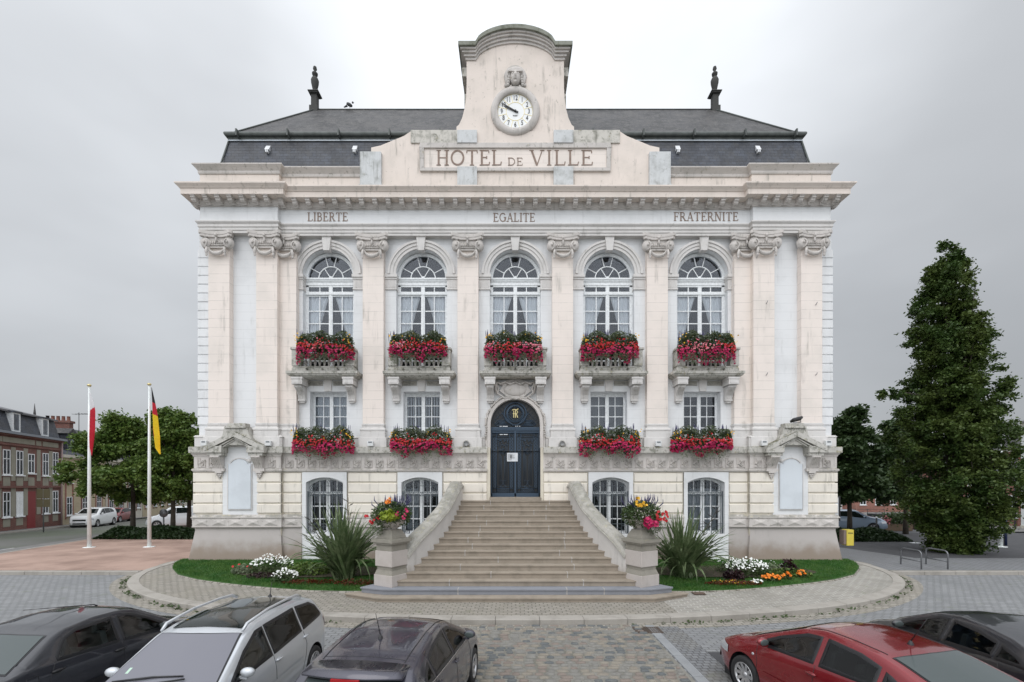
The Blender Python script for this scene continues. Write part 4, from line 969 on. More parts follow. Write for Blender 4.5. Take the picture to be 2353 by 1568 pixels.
for s in (-1, 1):
    lf = MB(); c = s * .485; y = yd - .005
    def ln(x0, z0, x1, z1, r=.013): lf.tube([(x0, y, z0), (x1, y, z1)], r, 5)
    for q in (-.40, -.26, .26, .40): ln(c + q, 2.85, c + q, 5.2)
    for z_ in (2.86, 3.0, 5.06, 5.2): ln(c - .42, z_, c + .42, z_)
    for q in (-.33, .33):
        zz = 3.1
        while zz < 4.98: lf.ring(c + q, zz, .034, .060, y - .01, y + .01, 0, 2 * PI, 12); zz += .125
    for i in range(6): 
        for z_ in (2.93, 5.0 if False else 4.98): lf.ring(c - .2 + i * .08, z_, .026, .038, y - .011, y + .011, 0, 2 * PI, 10)
    for i in range(14): lf.tube([(c - .41 + i * .062, y, 5.08), (c - .41 + i * .062, y, 5.16), (c - .38 + i * .062, y, 5.2)], .008, 5)
    for q in (-.16, -.11, -.06, .06, .11, .16): ln(c + q, 3.15, c + q, 4.75 if abs(q) > .08 else 4.3, .009)
    for k in range(3): d = .14 - k * .04; lf.tube([(c - d, y, 4.48), (c, y, 4.48 + d), (c + d, y, 4.48), (c, y, 4.48 - d), (c - d, y, 4.48)], .01, 5)
    rq = random.Random(5)
    for i in range(26): lf.ball((c + rq.uniform(-.2, .2), y - .01, 4.78 + rq.uniform(-.09, .16)), (.028, .014, .02), 6, 4, rot=rq.random() * 3)
    lf.tube([(c - .12, y, 3.02), (c - .1, y, 3.1), (c - .02, y, 3.16), (c, y, 3.3), (c + .02, y, 3.16), (c + .1, y, 3.1), (c + .12, y, 3.02), (c - .12, y, 3.02)], .011, 5)
    for k in (-1, 1): lf.tube([(c, y, 3.26), (c + k * .06, y, 3.34), (c + k * .12, y, 3.32), (c + k * .11, y, 3.26)], .01, 5)
    lf.tube([(c - .25, y, 3.1), (c - .05, y, 3.06), (c + .05, y, 3.06), (c + .25, y, 3.1)], .01, 5)
    lf.build('door_ironwork', IRONB, door)
lu = MB(); y = yd - .0; zc = 5.98
for i in range(12):
    for k in (-1, 1):
        a = i * .22 - 1.2
        x0, z0 = -1.1 + i * .2, 5.44; pts = []
        for t in range(20):
            x = x0 + k * t * .06; z_ = z0 + t * .06
            if x * x + (z_ - 5.55) ** 2 < .93 ** 2 and abs(x) < .94: pts.append((x, y + .02, z_))
        if len(pts) > 1: lu.tube(pts, .007, 4)
lu.lathe([(.30, -.06), (.33, -.05), (.36, -.03)], (0, y, zc), 32, axis='y'); lu.lathe([(.42, -.05), (.46, -.05), (.47, .02)], (0, y, zc), 32, axis='y'); lu.lathe([(0, -.045), (.245, -.045)], (0, y, zc), 24, axis='y') if False else None
for s in (-1, 1):
    lu.tube([(0, y - .03, 5.5), (s * .18, y - .03, 5.56), (s * .38, y - .03, 5.78), (s * .52, y - .03, 6.0)], .018, 6)
    for i in range(9): lu.ball((s * (.1 + .05 * i), y - .04, 5.52 + .055 * i), (.05, .015, .02), 6, 4, rot=-s * .6)
    for k in range(3):
        d = k * .05; lu.tube([(s * (.22 + d), y, 5.5 + d), (s * (.7 - d), y, 5.5 + d), (s * (.82 - d), y, 5.58), (s * (.7 - d), y, 5.72 - d), (s * (.45), y, 5.72 - d), (s * .4, y, 5.76 - d)], .015, 5)
lu.build('door_lunette', IRONB, door)
for i in range(20):
    pass
wr = MB()
for i in range(26): a = i * 2 * PI / 26; wr.ball((.27 * math.cos(a), y - .05, zc + .27 * math.sin(a)), (.035, .02, .018), 6, 4, rot=-a)
wr.build('laurel_wreath', IRONB, door)
mg = MB(); ym = y - .02
mg.strip([(.01, zc - .16), (.01, zc + .14)], .035, ym - .02, ym); mg.strip([(.0, zc + .12), (.08, zc + .11), (.10, zc + .05), (.05, zc), (.0, zc)], .025, ym - .021, ym); mg.strip([(.04, zc), (.10, zc - .16)], .03, ym - .022, ym)
mg.strip([(-.06, zc - .16), (-.06, zc + .12)], .03, ym - .0225, ym); mg.strip([(-.12, zc + .14), (-.06, zc + .17), (.04, zc + .15), (.12, zc + .19)], .03, ym - .0235, ym); mg.strip([(-.1, zc + .0), (.02, zc)], .022, ym - .024, ym)
mg.build('monogram', GOLD, door)
MB().box(-.33, .10, yd - .045, yd - .04, 4.08, 4.42).build('paper_notice', PAPER, door)
nb = MB(); rq = random.Random(3)
for i in range(7): nb.box(-.30, -.30 + rq.uniform(.15, .36), yd - .048, yd - .0455, 4.36 - i * .038, 4.372 - i * .038)
nb.box(-.19, -.15, yd - .049, yd - .0455, 4.2, 4.34); nb.build('notice_print', BLACKP, door)
dl = MB()
for x0, x1, z_ in ((-.62, -.54, 5.455), (-.5, -.3, 5.455), (0.0, .04, 5.46), (.08, .11, 5.46), (.16, .19, 5.46), (-.62, -.5, 5.13), (-.46, -.3, 5.13)): dl.box(x0, x1, yd - .075, yd - .07, z_, z_ + .03)
dl.build('door_plate', PAPER, door)
MB().box(-1.0, 1.0, YB - .06, .2, 2.55, 2.67).build('door_sill', STEP, hall, bevel=.01)
# ================================================================= STAIRCASE
stairs = empty('entrance_staircase', (0, -5.5, 0), 'wide granite flight of steps with curved side walls climbing to the main door', 'staircase')
OY = 5.5
def loc_(mb): mb.v = [(x, y + OY, z) for x, y, z in mb.v]; return mb
RIS, TR, D0 = .162, .327, 12.2
HW = [(12.2, 3.74), (12.53, 3.70), (12.85, 3.45), (13.18, 3.22), (13.5, 3.05), (14.49, 2.63), (15.47, 2.30), (16.3, 2.16), (17.1, 2.07), (17.7, 2.05)]
def hw(D): return float(np.interp(D, [a for a, b in HW], [b for a, b in HW]))
for k in range(16):
    D = D0 + TR * k; y = D - 18; zt = .12 + RIS * k; h = .03 if k else .02; mb = MB(); b0 = -.05 if k == 0 else zt - RIS - .001 - (0 if k else 0)
    if k < 2:
        s = (3.74, 4.85, .57) if k == 0 else (3.70, 4.42, .28)
        for off, z0, z1 in ((0, zt - .045, zt), (.03, b0, zt - .046)):
            P = [(-s[1] - .0 + off, y + s[2] + off), (-s[0] + off * .3, y + off), (s[0] - off * .3, y + off), (s[1] - off, y + s[2] + off), (s[0] + .1 - off, y + 1.15), (-s[0] - .1 + off, y + 1.15)]
            mb.prismz(P, z0, z1)
    else:
        wd = hw(D) + .05; y1 = (y + TR + .08) if k < 15 else YB + .02
        mb.box(-wd, wd, y, y1, zt - .045, zt); mb.box(-wd + .02, wd - .02, y + .03, y1, b0, zt - .046)
    loc_(mb).build('step', BLUEST if k == 1 else STEP, stairs, bevel=.008)
jm = MB(); rj = random.Random(11)                          # pale mortar at the joints between the step stones
for k in range(1, 16):
    D = D0 + TR * k; y = D - 18; zt = .12 + RIS * k
    for j in range(2 if k > 1 else 3):
        x = (-1 if j % 2 else 1) * rj.uniform(.4, hw(D) * .7) if k % 2 else (j * 2 - 1) * hw(D) * .55 + rj.uniform(-.2, .2)
        jm.box(x - .011, x + .011, y - .004, y + .25, zt - .04, zt + .003); jm.box(x - .013, x + .013, y + .027, y + .2, zt - .155, zt - .04)
parts(loc_(jm), 'mortar_joint', simple('pale_mortar', (.5, .48, .45), .9, var=.7, vs=20), stairs, gap=.004)
for s in (-1, 1):
    Ds = [13.25 + i * (17.66 - 13.25) / 30 for i in range(31)]; v = []; f = []; cv = []; cf = []
    def zst(D): return .12 + RIS * min(15, (D - D0) / TR)
    sec = [(-.06, .0), (-.06, .05), (-.03, .06), (-.03, .09), (0.0, .12), (.04, .19), (.13, .235), (.25, .245), (.37, .21), (.42, .14), (.44, .0)]
    for i, D in enumerate(Ds):
        x = hw(D); x2 = hw(min(D + .1, 17.7)); dx = (x2 - hw(D - .1)) / .2; nx, ny = 1, -dx; l = math.hypot(nx, ny); nx, ny = nx / l, ny / l
        zc = min(zst(D) + .52, 3.05); 
        zc = zc - .25 * max(0, (13.9 - D) / .65) ** 2 * .6
        zb_ = min(gz(D - 18), .1) - .1
        for a, z_ in ((0, zb_), (0, zc), (.38, zc), (.38, zb_)): v.append((s * (x + a * nx), D - 18 + a * ny, z_))
        for a, z_ in sec: cv.append((s * (x + a * nx), D - 18 + a * ny, zc + z_))
    m = len(sec)
    for i in range(30):
        for q in range(3): f.append((4 * i + q, 4 * i + q + 1, 4 * i + 5 + q, 4 * i + 4 + q))
        for q in range(m - 1): cf.append((m * i + q, m * i + q + 1, m * i + m + q + 1, m * i + m + q))
    f += [(0, 1, 2, 3), (120, 121, 122, 123)]; cf += [tuple(range(m)), tuple(30 * m + q for q in range(m)) ]
    loc_(MB().add(v, f)).build('side_wall', stone('stair_wall_render', (.60, .575, .55), (.5, .48, .46), var=.6, streak=.35, fine=.2, grime=(.0, .5, (.35, .31, .27))) if s < 0 else MATS['stair_wall_render'], stairs)
    loc_(MB().add(cv, cf, False)).build('wall_coping', COPE, stairs)
    # pier turned 30 degrees
    c = (s * 3.62, -4.84); ax = (math.cos(R(30)), -s * math.sin(R(30))) if s < 0 else (math.cos(R(30)), -math.sin(R(30)))
    ax = (.866, -.5) if s < 0 else (.866, .5); ay = (.5, .866) if s < 0 else (-.5, .866)
    P_ = MB(); P_.obox(c, ax, ay, .35, .35, .28, .60); P_.obox(c, ax, ay, .325, .325, .84, 1.28)
    pier = loc_(P_).build('pier', PIERST, stairs, bevel=.012)
    Q = MB(); Q.obox(c, ax, ay, .34, .34, .60, .66, .02); Q.obox(c, ax, ay, .32, .32, .66, .74, .03); Q.obox(c, ax, ay, .285, .285, .74, .84); Q.obox(c, ax, ay, .30, .30, 1.28, 1.44)
    Q.obox(c, ax, ay, .31, .31, 1.44, 1.47); Q.obox(c, ax, ay, .36, .36, 1.47, 1.52); Q.obox(c, ax, ay, .40, .40, 1.52, 1.60); Q.obox(c, ax, ay, .37, .37, 1.60, 1.63, .03)
    Q.obox(c, ax, ay, .29, .29, 1.63, 1.70, .01); Q.obox(c, ax, ay, .28, .28, 1.70, 1.88, .09)
    loc_(Q).build('pier_moulding', PIERD, pier, bevel=.006)
# ================================================================= GROUND, PAVING, LAWN
RZ = -.13                                                  # road level before the island
def gridmesh(name, mat, xs, ys, zf, clip=None, kind='structure'):
    v = [(x, y, zf(x, y)) for y in ys for x in xs]; nx = len(xs); f = []
    for j in range(len(ys) - 1):
        for i in range(nx - 1):
            if clip and not clip((xs[i] + xs[i + 1]) / 2, (ys[j] + ys[j + 1]) / 2): continue
            f.append((j * nx + i, j * nx + i + 1, j * nx + nx + i + 1, j * nx + nx + i))
    o = MB().add(v, f, True).build(name, mat); o['kind'] = kind; return o
def roadz(y): return RZ + min(.13, max(0, (y + 6.2)) * .05) if y < -1 else min(gz(y) - .03, 0.02)
fl = lambda a, b, n: [a + (b - a) * i / n for i in range(n + 1)]
gx = [-1500, -400, -120] + fl(-60, 60, 24) + [120, 400, 1500]
gy = [-60, -30, -20, -16, -12, -9, -7, -6, -5, -4, -3, -2, -1, 0, 2, 5, 10, 15, 20, 25, 30, 36, 42, 60, 100, 300, 900, 2200]
gridmesh('ground', FARG, gx, gy, lambda x, y: roadz(y) - .02 if y < 42 else gz(42) - .05)
# sett-paved square in front
gridmesh('square_paving', SETTS, fl(-44, 44, 22), [-20, -16, -12, -9, -7.5, -6.2, -5, -4, -3, -2, -1.4], lambda x, y: roadz(y))
# terrace levels left and right of the hall (kerb + raised surface)
KL = -2.05
def terr(x, y): return gz(y) + .0
# left: pink gravel between kerb and street; street edge runs with direction (-.336, 1)
def lineA(y): return -22.9 - .336 * (y - 2.5)             # gravel / street edge
def poly_sheet(name, mat, pts, dz, ny=10, kind='structure', zf=gz):
    """pts = [(xl, xr)] functions over y range"""
    y0, y1, fl_, fr_ = pts; v = []; f = []
    for j in range(ny + 1):
        y = y0 + (y1 - y0) * j / ny
        for i in range(9):
            a, b = fl_(y), fr_(y); v.append((a + (b - a) * i / 8, y, zf(y) + dz))
    for j in range(ny):
        for i in range(8): k = j * 9 + i; f.append((k, k + 1, k + 10, k + 9))
    o = MB().add(v, f, True).build(name, mat); o['kind'] = kind; return o
poly_sheet('gravel_terrace', GRAVEL, (KL + .15, 32, lineA, lambda y: -11.0), 0)
poly_sheet('gutter_strip', GREYG, (KL + .15, 42, lambda y: lineA(y) - 1.1, lambda y: lineA(y) - .0), -.02)
poly_sheet('road', ASPH, (KL - 4, 60, lambda y: lineA(y) - 8.2, lambda y: lineA(y) - 1.1), -.06, 16, zf=lambda y: min(gz(y), .12))
def kerbline(name, pts, w_, z0, z1, mat=KERB, zf=gz, joint=1.0):
    P = [Vector(p) for p in pts]; mb = MB()
    for a, b in zip(P, P[1:]):
        L_ = (b - a).length; n = max(1, round(L_ / joint)); d = (b - a) / n; u = d.normalized(); p = Vector((-u.y, u.x)) * w_ / 2
        for i in range(n):
            q0 = a + d * i + u * .006; q1 = a + d * (i + 1) - u * .006; v = []
            for q, s_ in ((q0 - p, 0), (q1 - p, 0), (q1 + p, 0), (q0 + p, 0)): v.append((q.x, q.y, zf(q.y) + z0))
            for q in (q0 - p, q1 - p, q1 + p, q0 + p): v.append((q.x, q.y, zf(q.y) + z1))
            mb.add(v, [(0, 3, 2, 1), (4, 5, 6, 7), (0, 1, 5, 4), (1, 2, 6, 5), (2, 3, 7, 6), (3, 0, 4, 7)])
    o = mb.build(name, mat, bevel=.012); o['kind'] = 'structure'; return o
kerbline('kerb', [(-44, KL), (-13.2, KL)], .18, -.3, .01)
kerbline('kerb', [(lineA(KL) - 0, KL), (lineA(33), 33)], .15, -.1, .015)
kerbline('kerb', [(lineA(-2) - 8.2, -2), (lineA(24) - 8.2, 24), (lineA(26.5) - 9.2, 26.5), (lineA(58) - 9.2, 58)], .18, -.2, .06)
poly_sheet('pavement', GREYG, (KL - 4, 60, lambda y: lineA(y) - 12.5, lambda y: lineA(y) - 8.2), .05)
mk = MB()
for x0, x1, w_ in ((-1.05, -1.15, 0),):
    pass
def stripe(mb, off, y0, y1, w_):
    v = [(lineA(y0) + off, y0, gz(y0) - .056 + .0), (lineA(y0) + off + w_, y0, gz(y0) - .056), (lineA(y1) + off + w_, y1, gz(y1) - .056), (lineA(y1) + off, y1, gz(y1) - .056)]; mb.add(v, [(0, 1, 2, 3)])
for i in range(12): stripe(mk, -5.0, 2.5 + i * 3.2, 3.9 + i * 3.2, .1)
for i in range(9): stripe(mk, -1.45, -1 + i * 5, 4 + i * 5, .12)
o = mk.build('road_markings', ROADW); o['kind'] = 'structure'
# right: dark block paving
poly_sheet('side_pavement', SETTSP, (KL + .15, 13, lambda y: 12.2, lambda y: 46), 0)
poly_sheet('side_asphalt', ASPHD, (0.6, 13, lambda y: 16.5 - .1 * y, lambda y: 46), .004)
kerbline('kerb', [(13.2, KL), (46, KL)], .18, -.3, .01, joint=1.1)
poly_sheet('road', ASPH, (13, 60, lambda y: 8, lambda y: 34 + .16 * (y - 14)), -.02, zf=lambda y: gz(y))
poly_sheet('pavement', GREYG, (13, 60, lambda y: 34 + .16 * (y - 14), lambda y: 60), .08)
poly_sheet('pavement', GREYG, (26, 60, lambda y: 6, lambda y: 22), .06)
kerbline('kerb', [(34, 13), (34 + .16 * 46, 60)], .2, -.2, .09)
# island ------------------------------------------------------------------------------------------
def sup(t, a=13.3, b=6.35, e=2.15, cy=-1.0):
    c, s = math.cos(t), math.sin(t); return (a * math.copysign(abs(c) ** (2 / e), c), cy + b * math.copysign(abs(s) ** (2 / e), s))
NT_ = 96; outer = [sup(PI + PI * i / NT_) for i in range(NT_ + 1)]
outer = [(-13.32, 1.2)] + outer + [(13.32, 1.2)]
def inset(poly, d):
    r = []
    for i, p in enumerate(poly):
        a = Vector(poly[max(i - 1, 0)]); b = Vector(poly[min(i + 1, len(poly) - 1)]); t = (b - a).normalized(); n = Vector((-t.y, t.x)); r.append((p[0] + n.x * d, p[1] + n.y * d))
    return r
def inpoly(x, y, P):
    c = False; j = len(P) - 1
    for i in range(len(P)):
        if (P[i][1] > y) != (P[j][1] > y) and x < (P[j][0] - P[i][0]) * (y - P[i][1]) / (P[j][1] - P[i][1]) + P[i][0]: c = not c
        j = i
    return c
# kerb stones around the island
kb = MB(); L_ = [0]
for a, b in zip(outer, outer[1:]): L_.append(L_[-1] + math.dist(a, b))
def at_len(s, P=outer):
    x = float(np.interp(s, L_, [p[0] for p in P])); y = float(np.interp(s, L_, [p[1] for p in P])); return Vector((x, y))
inn = inset(outer, .30); n = int(L_[-1] / 1.02)
for i in range(n):
    s0, s1 = L_[-1] * i / n + .006, L_[-1] * (i + 1) / n - .006; v = []; m = 4
    for q in range(m + 1):
        s = s0 + (s1 - s0) * q / m; a, b = at_len(s), at_len(s, inn)
        za, zb_ = gz(a.y) + .012, gz(b.y) + .016
        v += [(a.x, a.y, min(za - .17, roadz(a.y) - .03)), (a.x, a.y, za - .02), (a.x + (b.x - a.x) * .07, a.y + (b.y - a.y) * .07, za), (b.x, b.y, zb_), (b.x, b.y, zb_ - .1)]
    f = []
    for q in range(m):
        for k in range(4): f.append((q * 5 + k, q * 5 + k + 1, q * 5 + 6 + k, q * 5 + 5 + k))
    f += [(0, 1, 2, 3, 4), tuple(m * 5 + k for k in (4, 3, 2, 1, 0))]; kb.add(v, f)
o = kb.build('island_kerb', KERB); o['kind'] = 'structure'
# border of sett edging outside the kerb
outb = inset(outer, -.42); v = []; f = []
for a, b in zip(outer, outb): v += [(a[0], a[1], roadz(a[1]) + .006), (b[0], b[1], roadz(b[1]) + .004)]
for i in range(len(outer) - 1): f.append((2 * i, 2 * i + 1, 2 * i + 3, 2 * i + 2))
o = MB().add(v, f).build('edging_setts', SETTSB); o['kind'] = 'structure'
def fan(name, mat, poly, dz, right=None):
    xs = fl(-13.4, 13.4, 134); ys = fl(-7.5, 1.2, 58)
    v = []; f = []; idx = {}
    # clip rows against polygon exactly by scanning columns
    for i, x in enumerate(xs):
        # front y on the polygon at x
        yy = [p0[1] + (x - p0[0]) / (p1[0] - p0[0] + 1e-12) * (p1[1] - p0[1]) for p0, p1 in zip(poly, poly[1:]) if (p0[0] - x) * (p1[0] - x) <= 0 and abs(p0[0] - p1[0]) > 1e-9]
        y0 = min(yy) if yy else -1.0
        for j in range(24): y = y0 + (1.2 - y0) * j / 23; v.append((x, y, gz(y) + dz))
    for i in range(len(xs) - 1):
        for j in range(23): k = i * 24 + j; f.append((k, k + 24, k + 25, k + 1))
    if right is not None:
        f = [q for q in f if (sum(v[k][0] for k in q) / 4 > 4.0 and sum(v[k][1] for k in q) / 4 < -3.0 + .22 * (sum(v[k][0] for k in q) / 4 - 4)) == right]
    o = MB().add(v, f, True).build(name, mat); o['kind'] = 'structure'; return o
pad = inset(outer, .24)
fan('island_paving', SETTSB, pad, .0, False); fan('island_pointed_paving', SETTSW, pad, .0, True)
# lane of old cobbles modelled stone by stone
ln = []; rc = np.random.default_rng(3); V = []; Q = []; y = -14.0
cc = [[], [], [], []]
while y < -7.45:
    h = rc.uniform(.115, .14); x = -2.85 + rc.uniform(-.1, .05)
    while x < 2.84:
        wd = rc.uniform(.16, .25); 
        if x + wd > 2.9: wd = 2.9 - x
        if wd > .08: cc[rc.choice([0, 0, 0, 1, 1, 2, 2, 3]) if rc.random() > .06 else 3].append((x + wd / 2, y + h / 2, wd / 2 - .012, h / 2 - .012))
        x += wd
    y += h
cob_m = [rough_ground('cobble_grey', (.235, .228, .208), (.185, .178, .163), 8, 60), rough_ground('cobble_sand', (.27, .245, .205), (.225, .20, .165), 8, 60), rough_ground('cobble_pink', (.24, .20, .172), (.195, .165, .145), 8, 60), rough_ground('cobble_blue', (.115, .125, .13), (.15, .155, .15), 8, 60)]
for lst, m_, nm in zip(cc, cob_m, ('grey', 'sand', 'pink', 'blue')):
    mb = MB()
    for (cx, cy, a, b) in lst:
        sk_ = rc.uniform(-.012, .012, 16); z0 = RZ + rc.uniform(.0, .012); rings = []
        v = [] ; n = 10
        for r_, z_ in ((1.0, -.02), (.97, .004), (.80, .016)):
            for k in range(n):
                t = 2 * PI * k / n; c, s = math.cos(t), math.sin(t); e = .55
                v.append((cx + a * r_ * math.copysign(abs(c) ** e, c) + sk_[k] * .6, cy + b * r_ * math.copysign(abs(s) ** e, s) + sk_[(k + 5) % 16] * .5, z0 + z_))
        v.append((cx, cy, z0 + .02)); f = []
        for q in range(2):
            for k in range(n): f.append((q * n + k, q * n + (k + 1) % n, q * n + n + (k + 1) % n, q * n + n + k))
        for k in range(n): f.append((2 * n + k, 2 * n + (k + 1) % n, 3 * n))
        mb.add(v, f, True)
    o = mb.build('lane_cobbles', m_); o['kind'] = 'structure'
o = MB().box(-2.95, 2.95, -14.2, -7.35, RZ - .05, RZ + .004).build('lane_bedding', rough_ground('cobble_mortar', (.24, .23, .205), (.16, .155, .13), 2, 40)); o['kind'] = 'structure'
sb = MB()
for i in range(7):
    for x in (-3.08, 3.08): sb.box(x - .1, x + .1, -14 + i * .95, -13.065 + i * .95, RZ - .05, RZ + .014)
o = sb.build('lane_edge_stones', rough_ground('edge_granite', (.29, .30, .31), (.24, .25, .26), 3, 60), bevel=.006); o['kind'] = 'structure'
for s in (-1, 1): o = MB().box(*sorted((s * 3.19, s * 3.72)), -14, -7.45, RZ - .05, RZ + .006).build('edge_rows', SETTSR); o['kind'] = 'structure'
o = MB().box(3.73, 5.6, -14, -9.05, RZ - .05, RZ + .007).build('asphalt_patch', ASPHD); o['kind'] = 'structure'
# drain grating
dg = MB().box(-.28, .28, -.18, .18, -.03, -.012).build('pit', BLACKP)
root = empty('drain_grating', (XP(1480, 10.55), -7.72, RZ + .012), 'square iron drain grating set into the cobbles against the island kerb', 'drain grating'); dg.parent = root
g_ = MB()
for i in range(-5, 6): g_.box(i * .052 - .009, i * .052 + .009, -.19, .19, -.012, .006)
for i in range(-3, 4): g_.box(-.28, .28, i * .057 - .009, i * .057 + .009, -.0125, .0055)
g_.box(-.3, .3, -.21, -.18, -.012, .0065); g_.box(-.3, .3, .18, .21, -.012, .0065); g_.box(-.3, -.27, -.2, .2, -.012, .007); g_.box(.27, .3, -.2, .2, -.012, .007)
g_.build('grate', simple('rusty_iron', (.11, .085, .07), .8, .3, var=.6, vs=30), root)
cv = tag(MB().box(-.17, .17, -.12, .12, 0, .012).build('access_cover', simple('rusty_plate', (.16, .11, .085), .8, .2, var=.5), None, loc=(XP(2460 / 1.7408 * 0 + 1611, 12.9), -4.95, gz(-4.95) + .02)), 'small rusty metal access cover in the paving right of the staircase', 'access cover')
wp = tag(MB().box(-.23, .23, -.14, .14, 0, .01).build('ground_plate', FRAMEW, None, loc=(XP(2080, 25), 6.4, gz(6.4) + .012)), 'flat white plate lying on the dark paving right of the hall', 'plate')

# --- lawn beds --------------------------------------------------------------------------------------
lawnL = [(-12.9, -.3), (-12.75, -1.0), (-12.3, -1.75), (-11.4, -2.7), (-10.3, -3.35), (-9.2, -3.8), (-8.0, -4.2), (-6.9, -4.5), (-6.05, -4.68), (-5.2, -4.75), (-4.45, -4.75), (-3.95, -4.4), (-3.5, -3.6), (-3.2, -.3)]
lawnR = [(-x, y) for x, y in lawnL]
def lawn(P, name):
    z = lambda x, y: gz(y) + .05 + .05 * min(1, max(0, (y + 4.5) / 3))
    xs = fl(-12.95, -3.15, 70); v = []; f = []; sgn = 1 if P[0][0] < 0 else -1
    for x in xs:
        yy = [p0[1] + (sgn * x - p0[0]) / (p1[0] - p0[0] + 1e-12) * (p1[1] - p0[1]) for p0, p1 in zip(P, P[1:]) if (p0[0] - sgn * x) * (p1[0] - sgn * x) <= 0 and abs(p0[0] - p1[0]) > 1e-9]
        y0 = min(yy) if yy else -.3
        v.append((sgn * x, y0, gz(y0) - .01))
        for j in range(16): y = y0 + (-.3 - y0) * j / 15; v.append((sgn * x, y, z(x, y) + .015 * math.sin(x * 3) * math.sin(y * 4)))
    for i in range(len(xs) - 1):
        for j in range(16): k = i * 17 + j; f.append((k, k + 17, k + 18, k + 1))
    o = MB().add(v, f, True).build(name, LAWN); o['kind'] = 'structure'
    e = MB(); Q_ = [Vector(p) for p in P[:12]]
    for a, b in zip(Q_, Q_[1:]):
        n = max(1, round((b - a).length / .45))
        for i in range(n):
            p0, p1 = a.lerp(b, i / n), a.lerp(b, (i + .97) / n); e.tube([(p0.x, p0.y, gz(p0.y) + .0), (p1.x, p1.y, gz(p1.y) + .0)], .045, 6, False)
    o = e.build('bed_edging', SETTSB); o['kind'] = 'structure'
    r = np.random.default_rng(5); n = 60000; x = r.uniform(min(p[0] for p in P), max(p[0] for p in P), n); y = r.uniform(-4.8, -.5, n)
    k = np.array([inpoly(a, b, P) for a, b in zip(x, y)]); x, y = x[k], y[k]; n = len(x)
    zz = np.array([z(abs(a), b) for a, b in zip(x, y)]); h = r.uniform(.03, .075, n); an = r.uniform(0, PI, n); wv = .008
    tip = r.normal(0, .02, (n, 2))
    V = np.stack([np.stack([x - wv * np.cos(an), y - wv * np.sin(an), zz], 1), np.stack([x + wv * np.cos(an), y + wv * np.sin(an), zz], 1), np.stack([x + tip[:, 0], y + tip[:, 1], zz + h], 1)], 1).reshape(-1, 3)
    o = inst('grass', fastmesh('grass', V, np.arange(3 * n).reshape(n, 3), GRASSM)); tag(o, 'short mown green lawn in the bed %s of the staircase' % ('left' if sgn > 0 else 'right'), 'grass', kind='stuff')
lawn(lawnL, 'lawn'); lawn(lawnR, 'lawn')
# weeds along the island kerb
r = np.random.default_rng(9); pts = []
for s0, s1, dens in ((3, 11, 900), (11, 15, 200), (16, 17, 30), (21, 27, 450), (27, 31, 300), (31, 34, 200)):
    for i in range(int(dens * .55)):
        s = r.uniform(s0, s1); cl_ = .5 + .5 * math.sin(s * 5.1) * math.sin(s * 2.3)
        if r.random() > cl_: continue
        p = at_len(min(s, L_[-1] - .1), outb if False else outer); q = at_len(s, outb); t = r.uniform(.05, .45); pts.append((p.x + (q.x - p.x) * t, p.y + (q.y - p.y) * t, roadz(p.y) + r.uniform(.01, .09) * cl_))
V, Q = leaves(np.array(pts), .045, r, 1.0, 2.2); tag(inst('weeds', fastmesh('weeds', V, Q, LEAF_F)), 'tufts of weeds growing along the foot of the island kerb', 'weeds', kind='stuff')

# --- bike hoops, poles, small street things ------------------------------------------------------------
hb = MB(); y0, y1, r_ = -.43, .43, .14
pts = [(0, y0, -.1), (0, y0, .66)] + [(0, y0 + r_ - r_ * math.cos(a * PI / 12), .66 + r_ * math.sin(a * PI / 12)) for a in range(1, 6)] + [(0, y0 + r_, .8), (0, y1 - r_, .8)] + [(0, y1 - r_ + r_ * math.sin(a * PI / 12), .66 + r_ * math.cos(a * PI / 12)) for a in range(1, 6)] + [(0, y1, .66), (0, y1, -.1)]
hb.tube(pts, .024, 10); hm = hb.mesh('hoop', STEEL); cbm = MB().tube([(0, y0, .42), (0, y1, .42)], .02, 8).mesh('crossbar', STEEL)
for x, lb in ((14.55, 'grey tubular bicycle hoop, the one nearer the town hall'), (15.5, 'grey tubular bicycle hoop, the one nearer the tall tree')):
    t = empty('bicycle_rack', (x, -1.3, -.02), lb, 'bicycle rack', 'bicycle hoops by the right kerb'); inst('hoop', hm, t); inst('crossbar', cbm, t)
def flagpole(px, D, h, lb, rb=.085):
    t = empty('flagpole', (XP(px, D), D - 18, gz(D - 18)), lb, 'flagpole', 'white flagpoles around the hall')
    MB().tube([(0, 0, 0), (0, 0, h * .5), (0, 0, h)], [rb, rb * .8, rb * .45], 14).build('pole', POLEW, t)
    MB().ball((0, 0, h + .05), (.09, .09, .07)).build('ball_finial', GOLD, t); MB().lathe([(.25, 0), (.25, .02), (rb, .03)], n=16).build('base_plate', POLEW, t); return t
flagpole(205, 22.4, 7.95, 'tall white flagpole flying the red and white flag'); flagpole(343, 22.6, 8.05, 'tall white flagpole flying the black, red and gold flag')
flagpole(2299.5, 22.6, 8.0, 'white flagpole half hidden behind the tall tree on the right')
